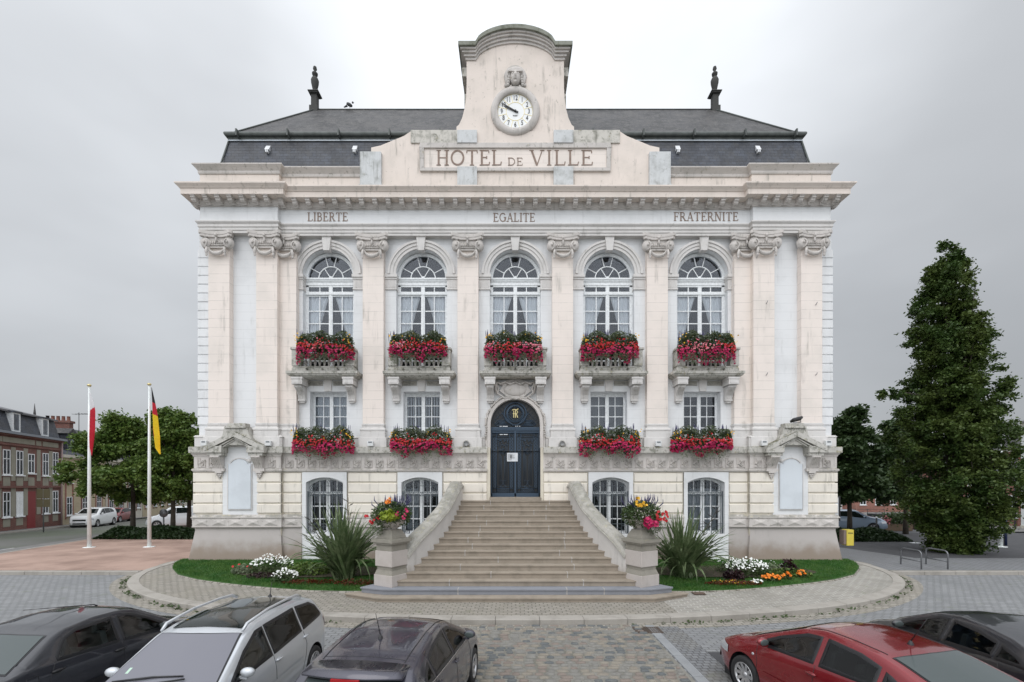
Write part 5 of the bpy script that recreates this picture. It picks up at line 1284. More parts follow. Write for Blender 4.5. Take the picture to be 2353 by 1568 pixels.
def flag(px, D, left, right, colour, mats, lb, seed):
    """limp flag: left / right = [(photo y, px right of the pole)], draped in folds; colour(y, u) gives the stripe"""
    z0 = ZP(left[0][0], D); t = empty('flag', (XP(px, D), D - 18, z0), lb, 'flag'); nv, nu = 90, 22; rs = random.Random(seed)
    ya, yb = left[0][0], left[-1][0]; V = []; S_ = D / F
    for j in range(nv + 1):
        y = ya + (yb - ya) * j / nv; a = np.interp(y, *zip(*left)) * S_; b = np.interp(y, *zip(*right)) * S_
        for i in range(nu + 1):
            u = i / nu; w_ = b - a; ph = 2.2 * PI * u + .02 * (y - ya); V.append((.06 + a + w_ * (u + .05 * math.sin(ph * 2)), .09 * math.sin(ph) * min(1, w_ * 4) - .04 * u, ZP(y, D) - z0))
    fs = {k: [] for k in range(len(mats))}
    for j in range(nv):
        for i in range(nu): k = j * (nu + 1) + i; fs[colour(ya + (yb - ya) * (j + .5) / nv, (i + .5) / nu)].append((k, k + 1, k + nu + 2, k + nu + 1))
    for k, m_ in enumerate(mats):
        mb = MB(); idx = {}
        for f in fs[k]:
            for q in f:
                if q not in idx: idx[q] = len(mb.v); mb.v.append(V[q])
            mb.f.append(tuple(idx[q] for q in f)); mb.sm.append(True)
        mb.build('stripe', m_, t)
FW, FR = simple('flag_white', (.72, .72, .74), .9, var=.1), simple('flag_red', (.55, .02, .04), .9, var=.3)
FK, FG = simple('flag_black', (.02, .018, .02), .9), simple('flag_gold', (.80, .55, .02), .9, var=.2)
flag(202, 22.35, [(902, 0), (1000, 0), (1030, 2), (1047, 6)], [(902, 4), (925, 9), (944, 12), (986, 13), (1017, 11), (1047, 8)], lambda y, u: 0 if y < 934 + 26 * (1 - u) else 1, [FW, FR], 'limp white and red flag hanging from the left flagpole', 1)
flag(345, 22.55, [(891, 0), (985, 1), (1010, 5), (1030, 9), (1044, 19)], [(891, 2), (925, 8), (960, 14), (985, 18), (1005, 21), (1030, 22), (1044, 23)], lambda y, u: 0 if y < 915 + 14 * u else (1 if y < 944 + 14 * u or (u < .42 and 978 < y < 1003) else 2), [FK, FR, FG], 'limp black, red and gold flag hanging from the pole by the trees', 2)
# yellow letter box on the side wall, notice board, floodlights
lb = empty('letter_box', (12.78, -.55, 1.15), 'yellow box fixed to the right side wall of the hall', 'letter box')
MB().box(-.1, .17, -.10, .2, -.33, .28).build('box', YELLOW, lb, bevel=.02); MB().box(-.2, -.1, -.07, .17, -.28, .26).build('mounting_plate', simple('brown_plate', (.2, .15, .13)), lb); MB().box(-.06, .13, -.106, -.1, .14, .17).build('slot', BLACKP, lb)
nb_ = empty('notice_board', (12.75, .2, 1.75), 'dark framed notice board beside the right side wall of the hall', 'notice board'); MB().box(-.2, .2, -.03, .03, 0, .9).build('board', PAPER, nb_); MB().box(.2, .26, -.05, .05, -.05, .95).box(-.26, -.2, -.05, .05, -.05, .95).box(-.2, .2, -.05, .05, .9, .95).build('frame', BLACKP, nb_)
fbm = MB().box(-.115, .115, -.14, 0, 0, .2).mesh('housing', simple('white_floodlight_case', (.68, .69, .69), .5, var=.1), .015); fbl = MB().box(-.07, .07, -.144, -.13, .12, .18).mesh('lens', simple('lamp_glass', (.2, .21, .22), .2))
pos = [('outer left pavilion', XP(472, 17.4) , -.6), ('gabled hood on the left pavilion', XP(617, 17.35), -.6), ('first pilaster to the left of the left-hand pair of bays', XP(851, 17.5), -.42),
       ('pilaster between the two right-hand bays', XP(1513, 17.5), -.42), ('gabled hood on the right pavilion', XP(1755, 17.35), -.6), ('outer right corner of the hall', XP(1900, 17.4), -.6)]
labs = ['small white floodlight box at the outer left corner of the hall ledge', 'small white floodlight box right of the left gabled hood', 'small white floodlight box below the pilaster between the two left flower boxes', 'small white floodlight box below the pilaster between the two right flower boxes', 'small white floodlight box left of the right gabled hood', 'small white floodlight box at the outer right corner of the hall ledge']
for (a, x, y), l_ in zip(pos, labs):
    t = empty('floodlight', (x, y + .02, 4.64), l_, 'floodlight', 'white floodlight boxes on the ledge'); inst('housing', fbm, t); inst('lens', fbl, t)
for px, l_ in ((1071, 'round grey spotlight on the ledge left of the door'), (1292, 'round grey spotlight on the ledge right of the door')):
    t = empty('spotlight', (XP(px, 17.5), -.45, 4.75), l_, 'spotlight', 'round spotlights beside the door')
    MB().lathe([(0, .1), (.1, .09), (.12, .02), (.125, -.04), (.10, -.05)], n=16, axis='y').build('housing', COPE, t); MB().lathe([(0, -.03), (.09, -.03), (.1, -.05), (.085, -.055)], n=16, axis='y').build('lens', simple('lamp_glass_dull', (.25, .25, .25), .2), t); MB().tube([(-.12, 0, 0), (-.13, 0, -.1), (.13, 0, -.1), (.12, 0, 0)], .012, 6).build('bracket', STEEL, t)
t = empty('large_floodlight', (XP(1834, 17.2), -.75, 5.52), 'black tilted floodlight on top of the right gabled hood', 'floodlight')
m_ = MB(); m_.box(-.19, .19, -.16, .1, .07, .17); b_ = m_.build('housing', BLACKP, t, bevel=.03); b_.rotation_euler = (R(-18), R(-14), 0); MB().tube([(-.14, 0, .12), (-.15, 0, .0), (.12, 0, .0), (.14, 0, .12)], .014, 6).build('bracket', STEEL, t)
wk = MB()
wk.tube([(0, 0, 0), (.0, -.06, .02), (.02, -.08, .09)], .012, 6)
for px, py in ((1762, 697), (1762, 862), (1876, 700), (1876, 862)):
    tag(inst('wall_hook', wk.mesh('wall_hook', STEEL), hall, (XP(px, 17.5), -.45, ZP(py, 17.5))))
# pigeon on the ridge
pg = MB(); pg.ball((0, 0, .1), (.16, .08, .075), 10, 8, rot=.5); pg.ball((.15, 0, .2), .045, 8, 6); pg.tube([(-.1, 0, .06), (-.26, 0, -.02)], [.05, .02], 6); pg.tube([(.02, 0, .03), (.02, 0, -.05)], .012, 5); pg.tube([(.18, 0, .2), (.22, 0, .19)], [.012, .004], 5)
tag(pg.build('pigeon', simple('pigeon_grey', (.06, .065, .07), .8), None, loc=(XP(803, 20.9), 2.9, 20.55)), 'dark pigeon perched on the roof ridge left of the clock gable', 'pigeon')
# ================================================================= PLANTS
def blobs(P, rng, n, clump=.35, shell=.55):
    """leaf positions in clumps spread through a crown made of ellipsoids P=[(cx,cy,cz,rx,ry,rz,weight)]"""
    Wt = np.array([p[6] for p in P], float); Wt /= Wt.sum(); nc = max(8, n // 60); C = []
    for k in rng.choice(len(P), nc, p=Wt):
        cx, cy, cz, rx, ry, rz, _ = P[k]; d = rng.normal(size=3); d /= np.linalg.norm(d); r = rng.uniform(shell, 1.0) ** .6
        C.append((cx + d[0] * rx * r, cy + d[1] * ry * r, cz + d[2] * rz * r))
    C = np.array(C); idx = rng.integers(0, nc, n); o = rng.normal(size=(n, 3)) * clump * np.array([1, 1, .7]) * rng.uniform(.4, 1, nc)[idx][:, None]
    return C[idx] + o
def tree(name, x, y, P, n, leaf, mat, trunk, lb, group=None, seed=1, clump=.35, limbs=9, shell=.5):
    rng = np.random.default_rng(seed); z0 = gz(y) - .05; t = empty(name, (x, y, z0), lb, 'tree', group)
    pts = blobs(P, rng, n, clump, shell); V, Q = leaves(pts, leaf, rng); inst('crown', fastmesh('crown', V, Q, mat), t)
    r0, h1, h2 = trunk; mb = MB(); mb.tube([(0, 0, 0), (.02, 0, h1 * .5), (0, .03, h1), (.05, 0, h2)], [r0 * 1.3, r0, r0 * .85, r0 * .25], 10)
    for i in range(limbs):
        p = P[rng.integers(len(P))]; d = rng.normal(size=3); d /= np.linalg.norm(d); e = (p[0] + d[0] * p[3] * .8, p[1] + d[1] * p[4] * .8, p[2] + d[2] * p[5] * .8)
        s = (0, 0, h1 + (h2 - h1) * rng.random() * .8); mb.tube([s, ((s[0] + e[0]) / 2, (s[1] + e[1]) / 2, (s[2] + e[2]) / 2 + .1), e], [r0 * .4, r0 * .22, .012], 6)
    mb.build('trunk', BARK, t); return t
# the tall cone-shaped tree on the right : outline read against the photo (height, left px, right px)
D = 20.4; bx, by = XP(2194, D), D - 18; rng = np.random.default_rng(12)
prof = [(0.1, -.5, .45), (.2, -.75, .7), (1.2, -1.35, 1.65), (2.25, -2.3, 2.4), (3.3, -2.55, 2.7), (4.35, -2.65, 2.75), (5.4, -2.6, 2.45), (6.4, -2.3, 2.1), (7.5, -2.0, 1.85), (8.5, -1.9, 1.2), (9.6, -1.85, 1.05), (10.6, -1.65, .95), (11.7, -1.5, .85), (12.7, -1.05, .5), (13.5, -.55, .05), (14.0, -.35, -.05)]
hz_, lz, rz_ = zip(*prof); PB = []
for i in range(420):
    h = 13.6 * (1 - math.sqrt(rng.random() * .985)) if i % 3 else rng.uniform(.2, 13.4)
    l, r2 = np.interp(h, hz_, lz), np.interp(h, hz_, rz_); c = (l + r2) / 2; a = (r2 - l) / 2; th = rng.uniform(0, 2 * PI); q = rng.uniform(.35, .95) if a > .6 else rng.uniform(0, .8)
    s = .20 + .26 * min(1, a) * rng.random(); PB.append((c + a * q * math.cos(th), a * q * math.sin(th) * .95, h, s, s, s * 1.5, 1 + s * 3))
    if i % 2 == 0: q2 = rng.uniform(0, .6); PB.append((c + a * q2 * math.cos(th * 3), a * q2 * math.sin(th * 3), h * .96, s * 1.5, s * 1.5, s * 2, 1.5 + s * 3))
for (px, py, s) in ((2033, 905, .2), (2045, 893, .18), (2063, 905, .2), (2075, 940, .3), (2283, 815, .2), (2300, 840, .25), (2138, 620, .2), (2165, 570, .16), (2190, 575, .15), (2306, 905, .25), (2168, 585, .16), (2175, 605, .2), (2192, 600, .2), (2172, 562, .10), (2192, 566, .09), (2190, 625, .25), (2160, 640, .25), (2130, 660, .2), (2232, 690, .2), (2262, 760, .2), (2090, 790, .2), (2335, 980, .25)):
    PB.append((XP(px, D) - bx, 0, ZP(py, D) - gz(by), s, s, s, 1.2))
tree('tall_conical_tree', bx, by, PB, 190000, .085, LEAF_B, (.16, .5, 12.5), 'tall dark cone-shaped tree with foliage to the ground right of the hall', seed=3, clump=.15, limbs=26, shell=.05)
# round street trees
def round_tree(px, D, ztop, zbot, rx, lb, group, mat, seed, n=16000, tr=.13, leaf=.11, cone=0, dx=0):
    y = D - 18; r = np.random.default_rng(seed); P = []; h0 = zbot - gz(y); h1 = ztop - gz(y)
    for i in range(60):
        t = r.random(); z = h0 + (h1 - h0) * t; w_ = rx * math.sin(PI * min(.97, (.12 + .88 * t) ** (.75 if not cone else .6))) ** (.6 if not cone else .8)
        a = r.uniform(0, 2 * PI); q = r.uniform(.2, .9) ; s = .22 + .6 * r.random() ** 2; P.append((dx + w_ * q * math.cos(a), w_ * q * math.sin(a), z, s, s, s * .8, s))
    return tree('street_tree', XP(px, D), y, P, n, leaf, mat, (tr, h0 + .3, h1 - .8), lb, group, seed, .22, 14, .2)
GL_ = 'street trees left of the hall'
round_tree(305, 28.5, 7.1, 2.35, 3.1, 'leafy street tree between the two flags, its crown low and wide', GL_, LEAF_L, 21, 60000, leaf=.13, dx=-.9)
round_tree(397, 28.5, 7.9, 2.4, 2.0, 'leafy street tree right behind the black, red and gold flag', GL_, LEAF_L, 22, 52000, leaf=.13)
round_tree(434, 30.5, 6.6, 2.5, 2.2, 'leafy street tree partly hidden by the left corner of the hall', GL_, LEAF_L, 23, 30000, leaf=.13)
GR_ = 'street trees right of the hall'
round_tree(1952, 27.5, 7.6, 2.2, 1.9, 'dark green street tree partly hidden by the right corner of the hall', GR_, LEAF_R, 24, 40000, leaf=.16)
round_tree(2081, 30, 7.2, 2.3, 2.3, 'dark green street tree between the hall and the tall cone-shaped tree', GR_, LEAF_R, 25, 34000, leaf=.17, dx=-.5)
# low juniper hedges
def hedge(x0, x1, y0, y1, h, lb, seed, n=14000):
    r = np.random.default_rng(seed); p = np.stack([r.uniform(x0, x1, n), r.uniform(y0, y1, n), r.random(n)], 1)
    ex = np.minimum(1, np.minimum(p[:, 0] - x0, x1 - p[:, 0]) / .8) ** .5; ey = np.minimum(1, np.minimum(p[:, 1] - y0, y1 - p[:, 1]) / .5) ** .5
    z = np.array([gz(v) for v in p[:, 1]]) + h * (.2 + .8 * p[:, 2] ** .35) * ex * ey * (.8 + .2 * np.sin(p[:, 0] * 2.1) * np.sin(p[:, 1] * 3)); p[:, 2] = z
    V, Q = leaves(p, .09, r, .6, 2.6); o = inst('low_hedge', fastmesh('low_hedge', V, Q, LEAF_H)); tag(o, lb, 'hedge')
hedge(-24.6, -15.2, 8.4, 10.6, .75, 'dark low juniper hedge under the trees left of the hall', 31, 18000)
hedge(15.0, 22.0, 7.0, 9.6, .75, 'dark low juniper hedge under the trees right of the hall', 32, 16000)

# --- flower boxes -------------------------------------------------------------------------------------
def flower_disc(pts, size, rng, facing=(0, -1, .35)):
    """five-petalled flower heads : two crossed-tilt pentagonal fans each"""
    n = len(pts); f = np.array(facing, float); N_ = rng.normal(0, .45, (n, 3)) + f; N_ /= np.linalg.norm(N_, axis=1)[:, None]
    a = np.cross(N_, rng.normal(size=(n, 3))); a /= np.linalg.norm(a, axis=1)[:, None]; b = np.cross(N_, a); s = (size * rng.uniform(.7, 1.2, n))[:, None]; V = [pts - N_ * s * .25]
    for k in range(10):
        t = 2 * PI * k / 10; rr = 1.0 if k % 2 == 0 else .78
        V.append(pts + (a * math.cos(t) + b * math.sin(t)) * s * rr)
    V = np.stack(V, 1).reshape(-1, 3); Q = []
    for k in range(10): Q.append([0, 1 + k, 1 + (k + 1) % 10])
    Q = np.array(Q)[None] + (np.arange(n) * 11)[:, None, None]; return V, Q.reshape(-1, 3)
DP = [0, 0, 0]
def rng_seed(v): return v
def cloud(rng, n, hx, hy, z0, z1, bulge=.2, droop=0.):
    x = rng.uniform(-1, 1, n); z = rng.random(n); e = np.sqrt(np.clip(1 - np.abs(x) ** 4, 0, 1)); y = -hy * (.35 + .65 * np.sin(np.clip(z, .05, 1) * PI * .85)) * e * rng.uniform(.8, 1.08, n)
    k = rng_seed(hx * 977 + z1); zz = z0 + (z1 - z0) * z * (.72 + .28 * e) + .05 * np.sin(x * 9 + DP[0]) + (1 - z) * (.085 * np.sin(x * 4.3 + DP[1]) + .045 * np.sin(x * 11 + DP[2])) + z * .06 * np.sin(x * 6 + DP[2]); return np.stack([x * hx, y, zz], 1)
def flower_box(x, y, z, seed, lb, group, pal, hx=1.12, drop=.42, top=.48):
    DP[:] = [seed * 1.3, seed * 2.1, seed * .7]; rng = np.random.default_rng(seed); t = empty('flower_box', (x, y, z), lb, 'flower box', group)
    MB().box(-hx * .85, hx * .85, -.16, .14, -.14, .06).build('trough', PIERD, t, bevel=.01)
    p = cloud(rng, 2600, hx, .42, -drop * .8, top * .8); inner = p * np.array([1, .8, 1]); V, Q = leaves(inner, .05, rng, .3, 1.8); inst('foliage', fastmesh('foliage', V, Q, LEAF_F), t)
    q = cloud(rng, 1500, hx * .95, .36, top * .1, top * 1.0); V, Q = leaves(q, .04, rng, 1.0, 3); inst('upright_foliage', fastmesh('upright_foliage', V, Q, LEAF_S), t)
    # trailing silver strands
    S = []
    for i in range(26):
        cx = rng.uniform(-hx * .9, hx * .9); L = rng.uniform(.15, .5)
        for k in range(30): u = rng.random(); S.append((cx + rng.normal(0, .035), -.36 + rng.normal(0, .03), -drop * .6 - L * u))
    V, Q = leaves(np.array(S), .03, rng, .3, 1.6); inst('trailing_foliage', fastmesh('trailing_foliage', V, Q, LEAF_S), t)
    # flowers : zones of colour along the box
    drop *= rng.uniform(.85, 1.2); f = cloud(rng, int(rng.uniform(520, 760)), hx * 1.02, .47, -drop, top * .55); xx = f[:, 0] / hx; zz = (f[:, 2] + drop) / (drop + top * .6); u = rng.random(len(f)); 
    zone = np.sin(xx * 3.1 + seed * 1.7) + rng.normal(0, .45, len(f)); mag = (zz < .48 + .12 * np.sin(xx * 5)) ; keep = (rng.random(len(f)) < np.where(zz > .72, .16, .80))
    cat = np.where(mag, 0, np.where(zone > pal, 1, np.where(zone < pal - 1.1, 2, 1)));
    if pal > .9: cat = np.where(mag, 0, np.where(zone > .2, 1, 2))
    for c, m_, nm, sz in ((0, P_MAG, 'magenta_flowers', .042), (1, P_RED, 'red_flowers', .036), (2, P_PINK, 'pink_flowers', .034)):
        g = f[(cat == c) & keep]
        if len(g): V, Q = flower_disc(g, sz, rng); inst(nm, fastmesh(nm, V, Q, m_), t)
    g = cloud(rng, 26, hx, .40, top * .25, top * .85); side = rng.random(26) < .6; g[side, 0] = np.sign(g[side, 0]) * rng.uniform(.75, 1, side.sum()) * hx; V, Q = flower_disc(g, .03, rng); inst('yellow_flowers', fastmesh('yellow_flowers', V, Q, P_YEL), t)
    sp_ = MB()
    for cx in (-.85, -.1, .7):
        for i in range(7): a = cx * hx + rng.normal(0, .09); h = top + rng.uniform(.02, .2); b = a + rng.normal(0, .03); sp_.tube([(a, -.05, top * .3), (b, -.06, h - .12), (b, -.06, h)], [.006, .014, .004], 5)
    sp_.build('violet_spikes', P_VIO, t)
GU, GB = 'flower boxes on the balcony rails', 'flower boxes on the ledge under the first-floor windows'
names = ['far left', 'second from left', 'middle', 'second from right', 'far right']
desc = ['pink, magenta and red flower box on the far left balcony', 'red flower box with pink right half on the second balcony from left', 'magenta flower box with red top on the balcony over the door', 'red and magenta flower box on the second balcony from right', 'magenta and pink flower box on the far right balcony']
for i, (px, pal) in enumerate(((745, -.1), (960, .3), (1180, 1.), (1402, -.6), (1626, 1.2))):
    flower_box(XP(px, 17.25), -.58, 8.42, 40 + i, desc[i], GU, pal, 1.09, .52, .50)
desc = ['magenta flower box with violet spikes on the ledge under the far left window', 'red flower box spilling over the ledge between the door and the far left window', 'sparse red and magenta flower box on the ledge right of the door', 'dense magenta flower box on the ledge under the far right window']
for i, (px, pal) in enumerate(((737, -.3), (965, -.5), (1404, -.4), (1618, -.2))):
    flower_box(XP(px, 17.2), -.50, 4.78, 50 + i, desc[i], GB, pal, 1.17, .44, .56)

# --- bowls of flowers on the stair piers ------------------------------------------------------------------
bowlm = MB().lathe([(.12, 0), (.16, .02), (.14, .04), (.26, .10), (.36, .22), (.40, .34), (.43, .36), (.42, .39), (.36, .38), (.30, .3), (0, .28)], n=28).mesh('bowl', PIERST)
def bowl(x, y, seed, lb, left):
    rng = np.random.default_rng(seed); t = empty('planter_bowl', (x, y, 1.88), lb, 'planter', 'planter bowls on the stair piers'); inst('bowl', bowlm, t, (0, 0, -.01), sc=(.95, .95, .78))
    def ball_(n, cx, cz, r, fl=.7): d = rng.normal(size=(n, 3)); d /= np.linalg.norm(d, axis=1)[:, None]; d[:, 2] *= fl; return np.array([cx, 0, cz]) + d * r * rng.uniform(.6, 1.05, n)[:, None]
    V, Q = leaves(ball_(2600, 0, .42, .56), .05, rng); inst('foliage', fastmesh('foliage', V, Q, LEAF_F), t)
    S = ball_(500, -.34 if left else .3, .15, .24, 1.3); S[:, 1] -= .2; V, Q = leaves(S, .035, rng); inst('trailing_foliage', fastmesh('trailing_foliage', V, Q, LEAF_S), t)
    S = ball_(300, 0.06, .42, .24); S[:, 1] -= .42
    if left: V, Q = leaves(S, .09, rng, .2, 1.5); inst('lime_foliage', fastmesh('lime_foliage', V, Q, LEAF_Y), t)
    def fl_(n, cx, cz, r, m_, nm, sz): g = ball_(n, cx, cz, r); g[:, 1] = -abs(g[:, 1]) - .42; V, Q = flower_disc(g, sz, rng); inst(nm, fastmesh(nm, V, Q, m_), t)
    if left:
        fl_(14, -.45, .35, .2, P_RED, 'red_flowers', .04); fl_(16, .42, .5, .24, P_MAG, 'magenta_flowers', .04); fl_(12, .02, .85, .12, P_ORA, 'orange_flowers', .04)
    else:
        fl_(24, -.15, .8, .2, P_YEL, 'yellow_flowers', .045); fl_(34, .1, .22, .26, P_MAG, 'magenta_flowers', .055); fl_(22, .45, .4, .22, P_RED, 'red_flowers', .045)
    sp_ = MB()
    for i in range(26): a = rng.normal(.12, .24); b = a + rng.normal(0, .06); h = rng.uniform(.8, 1.05); sp_.tube([(a * .6, 0, .5), (b, -.02, h - .12), (b, -.02, h)], [.008, .016, .004], 5)
    sp_.build('violet_spikes', P_VIO, t)
bowl(-3.62, -4.84, 61, 'stone bowl with lime-green leaves and red flowers on the left stair pier', True)
bowl(3.62, -4.84, 62, 'stone bowl with yellow and magenta flowers on the right stair pier', False)

# --- New Zealand flax -----------------------------------------------------------------------------------------
def flax(x, y, seed, lb, spread=1.5, stalks=()):
    rng = random.Random(seed); z0 = gz(y) + .08; t = empty('flax_plant', (x, y, z0), lb, 'plant', 'flax plants in the flower beds')
    for part in range(2):
        mb = MB()
        for i in range(125):
            a = rng.uniform(0, 2 * PI); L = rng.uniform(1.0, 2.0) * spread / 1.5; lean = rng.uniform(.15, 1.35) if rng.random() < .75 else rng.uniform(1.1, 1.45); wd = rng.uniform(.03, .052); n = 8; v = []
            bx_, by_ = rng.gauss(0, .12), rng.gauss(0, .12); ca, sa = math.cos(a), math.sin(a); r_, h = 0, 0; el = PI / 2 - lean * .45; bend = rng.uniform(.3, 1.1) * lean if rng.random() < .75 else lean * 2.0
            tw_ = rng.uniform(-.5, .5)
            for k in range(n + 1):
                u = k / n; ww = wd * (1 - u ** 2.2) * (.6 + .8 * min(1, u * 3)) ; px_ = -sa * math.cos(tw_ * u); py_ = ca * math.cos(tw_ * u); pz = math.sin(tw_ * u)
                c = (bx_ + ca * r_, by_ + sa * r_, h); v += [(c[0] + px_ * ww, c[1] + py_ * ww, c[2] + pz * ww), (c[0], c[1], c[2] - ww * .5), (c[0] - px_ * ww, c[1] - py_ * ww, c[2] - pz * ww)]
                e = el - bend * u ** 1.5; r_ += L / n * math.cos(e); h = max(.02, h + L / n * math.sin(e))
            f = []
            for k in range(n):
                for q in (0, 1): f.append((3 * k + q, 3 * k + q + 1, 3 * k + q + 4, 3 * k + q + 3))
            mb.add(v, f, True)
        mb.build('leaf_blades', LEAF_P if part else MATS.get('pale_blade') or LEAF_P, t)
    st = MB()
    for (dx, dy, h, lx) in stalks:
        pts = [(dx * .3, dy, .1), (dx * .3 + lx * .4, dy, h * .5), (dx * .3 + lx, dy, h)]; st.tube(pts, [.018, .014, .006], 6)
        for k in range(9):
            u = .5 + k * .055; px_, pz = dx * .3 + lx * (.4 + .6 * (u - .5) * 2), h * u; s = 1 if k % 2 else -1; e = (px_ + s * .14, dy, pz + .07); st.tube([(px_, dy, pz), e], .007, 4)
            for q in range(3): st.tube([(e[0] - s * q * .04, dy, e[2] - q * .02), (e[0] - s * q * .04 + s * .03, dy, e[2] - q * .02 + .06)], [.012, .004], 5)
    if stalks: st.build('flower_stalk', BARK, t)
flax(XP(785, 14.4), -3.4, 71, 'big green flax plant with tall brown flower stalks left of the stairs', 2.0, [(-.9, 0, 2.0, -.9), (-.6, .2, 1.6, -.7), (.1, .3, 2.6, .0), (-1.0, .1, 1.4, -1.0)])
flax(XP(1575, 14.6), -3.2, 72, 'big green flax plant right of the stairs', 1.85, [(.9, .4, 2.3, 1.1)])

# --- bedding plants ----------------------------------------------------------------------------------------------
def bed(s, seed):
    rng = np.random.default_rng(seed); side = 'left' if s < 0 else 'right'
    x0, x1 = (XP(545, 15.6), XP(700, 15)) if s < 0 else (XP(1665, 15), XP(1850, 15.6)); y0 = -3.1
    def patch(name, cx, cy, rx, ry, h, n, mat, lsz, lb, cat, fl=None, nf=0, fs=.035, hf=None):
        t = empty(name, (cx, cy, gz(cy) + .06), lb, cat)
        a = rng.uniform(0, 2 * PI, n); q = np.sqrt(rng.random(n)); p = np.stack([rx * q * np.cos(a), ry * q * np.sin(a), h * rng.random(n) * (1 - .6 * q ** 2)], 1); V, Q = leaves(p, lsz, rng, .5, 1.7); inst('foliage', fastmesh('foliage', V, Q, mat), t)
        if fl:
            a = rng.uniform(0, 2 * PI, nf); q = np.sqrt(rng.random(nf)); p = np.stack([rx * q * np.cos(a), ry * q * np.sin(a), (hf or h) * rng.uniform(.75, 1.1, nf) * (1 - .45 * q ** 2)], 1); V, Q = flower_disc(p, fs, rng, (0, -.7, .8)); inst('flowers', fastmesh('flowers', V, Q, fl), t)
    if s < 0:
        patch('white_flowers', XP(618, 15.2), -2.6, .75, .45, .55, 1100, LEAF_F, .05, 'loose white bedding flowers beside the plinth left of the flax', 'flowers', P_WHT, 130, .034, .62)
        patch('white_flowers', XP(652, 14.2), -3.75, .42, .28, .35, 450, LEAF_F, .05, 'small white flower clump at the lawn edge left of the flax', 'flowers', P_WHT, 60, .034, .4)
        patch('silver_plant', XP(560, 15.3), -2.75, .38, .25, .38, 420, LEAF_S, .05, 'silvery clump at the far left end of the left flower bed', 'plant', P_RED, 5, .05)
        patch('leafy_plant', XP(705, 15.2), -2.8, .8, .45, .45, 900, LEAF_L, .07, 'leafy green plants between the white flowers and the left flax', 'plant')
        patch('rust_red_plants', XP(715, 13.9), -3.95, 1.0, .18, .14, 500, REDLEAF, .04, 'low rusty red edging plants in front of the left flax', 'plant')
        patch('rust_red_plants', XP(820, 13.7), -4.1, .75, .18, .18, 420, REDLEAF, .04, 'low rusty red edging plants beside the left stair pier', 'plant')
        patch('purple_plant', XP(598, 14.6), -3.3, .5, .2, .22, 260, DARKLEAF, .05, 'dark purple low plants in front of the left white flowers', 'plant')
    else:
        patch('white_flowers', XP(1725, 14.8), -3.0, .72, .42, .5, 1000, LEAF_F, .05, 'white bedding flowers in the middle of the right flower bed', 'flowers', P_WHT, 150, .034, .58)
        patch('white_flowers', XP(1680, 15.3), -2.6, .45, .3, .5, 450, LEAF_F, .05, 'white flowers just behind the right flax', 'flowers', P_WHT, 45, .03, .6)
        patch('white_flowers', XP(1740, 13.9), -4.05, .2, .1, .12, 120, LEAF_F, .04, 'tiny white flower clump at the front edge of the right bed', 'flowers', P_WHT, 26, .032, .16)
        patch('silver_plant', XP(1775, 15.3), -2.6, .5, .3, .42, 520, LEAF_S, .05, 'silvery feathery plants against the right plinth', 'plant', P_WHT, 20, .02)
        patch('purple_plant', XP(1812, 15.2), -2.75, .30, .22, .55, 420, DARKLEAF, .07, 'dark purple leafy plant near the right end of the right bed', 'plant')
        patch('purple_plant', XP(1690, 14.4), -3.5, .32, .22, .4, 380, DARKLEAF, .07, 'dark purple leafy plant between the right flax and the white flowers', 'plant')
        patch('leafy_plant', XP(1800, 15.0), -3.1, .9, .3, .3, 700, LEAF_L, .06, 'low green leafy plants around the orange flowers of the right bed', 'plant')
        patch('orange_flowers', XP(1772, 14.3), -3.7, .32, .14, .2, 200, LEAF_F, .04, 'orange marigolds at the front of the right bed, nearest the white flowers', 'flowers', P_ORA, 46, .045, .24)
        patch('orange_flowers', XP(1808, 14.5), -3.5, .14, .12, .2, 110, LEAF_F, .04, 'orange marigolds in the middle of the right bed front', 'flowers', P_ORA, 24, .045, .24)
        patch('orange_flowers', XP(1842, 14.7), -3.3, .15, .12, .22, 110, LEAF_F, .04, 'orange marigolds at the right end of the right bed', 'flowers', P_ORA, 26, .045, .25)
        patch('rust_red_plants', XP(1690, 13.8), -4.1, .9, .16, .15, 500, REDLEAF, .04, 'low rusty red edging plants in front of the right flax', 'plant', P_YEL, 30, .015)
bed(-1, 81); bed(1, 82)
sl_ = MB()
for (P, nm) in (((-6.9, -2.5, 2.7, .9), 'l'), ((7.2, -2.5, 3.0, .9), 'r')):
    x, y, rx, ry = P; n = 40; v = [(x, y, gz(y) + .125)] + [(x + rx * math.cos(2 * PI * i / n), y + ry * math.sin(2 * PI * i / n), gz(y + ry * math.sin(2 * PI * i / n)) + .115) for i in range(n)]
    sl_.add(v, [(0, 1 + i, 1 + (i + 1) % n) for i in range(n)], True)
o = sl_.build('bed_soil', SOIL); o['kind'] = 'structure'
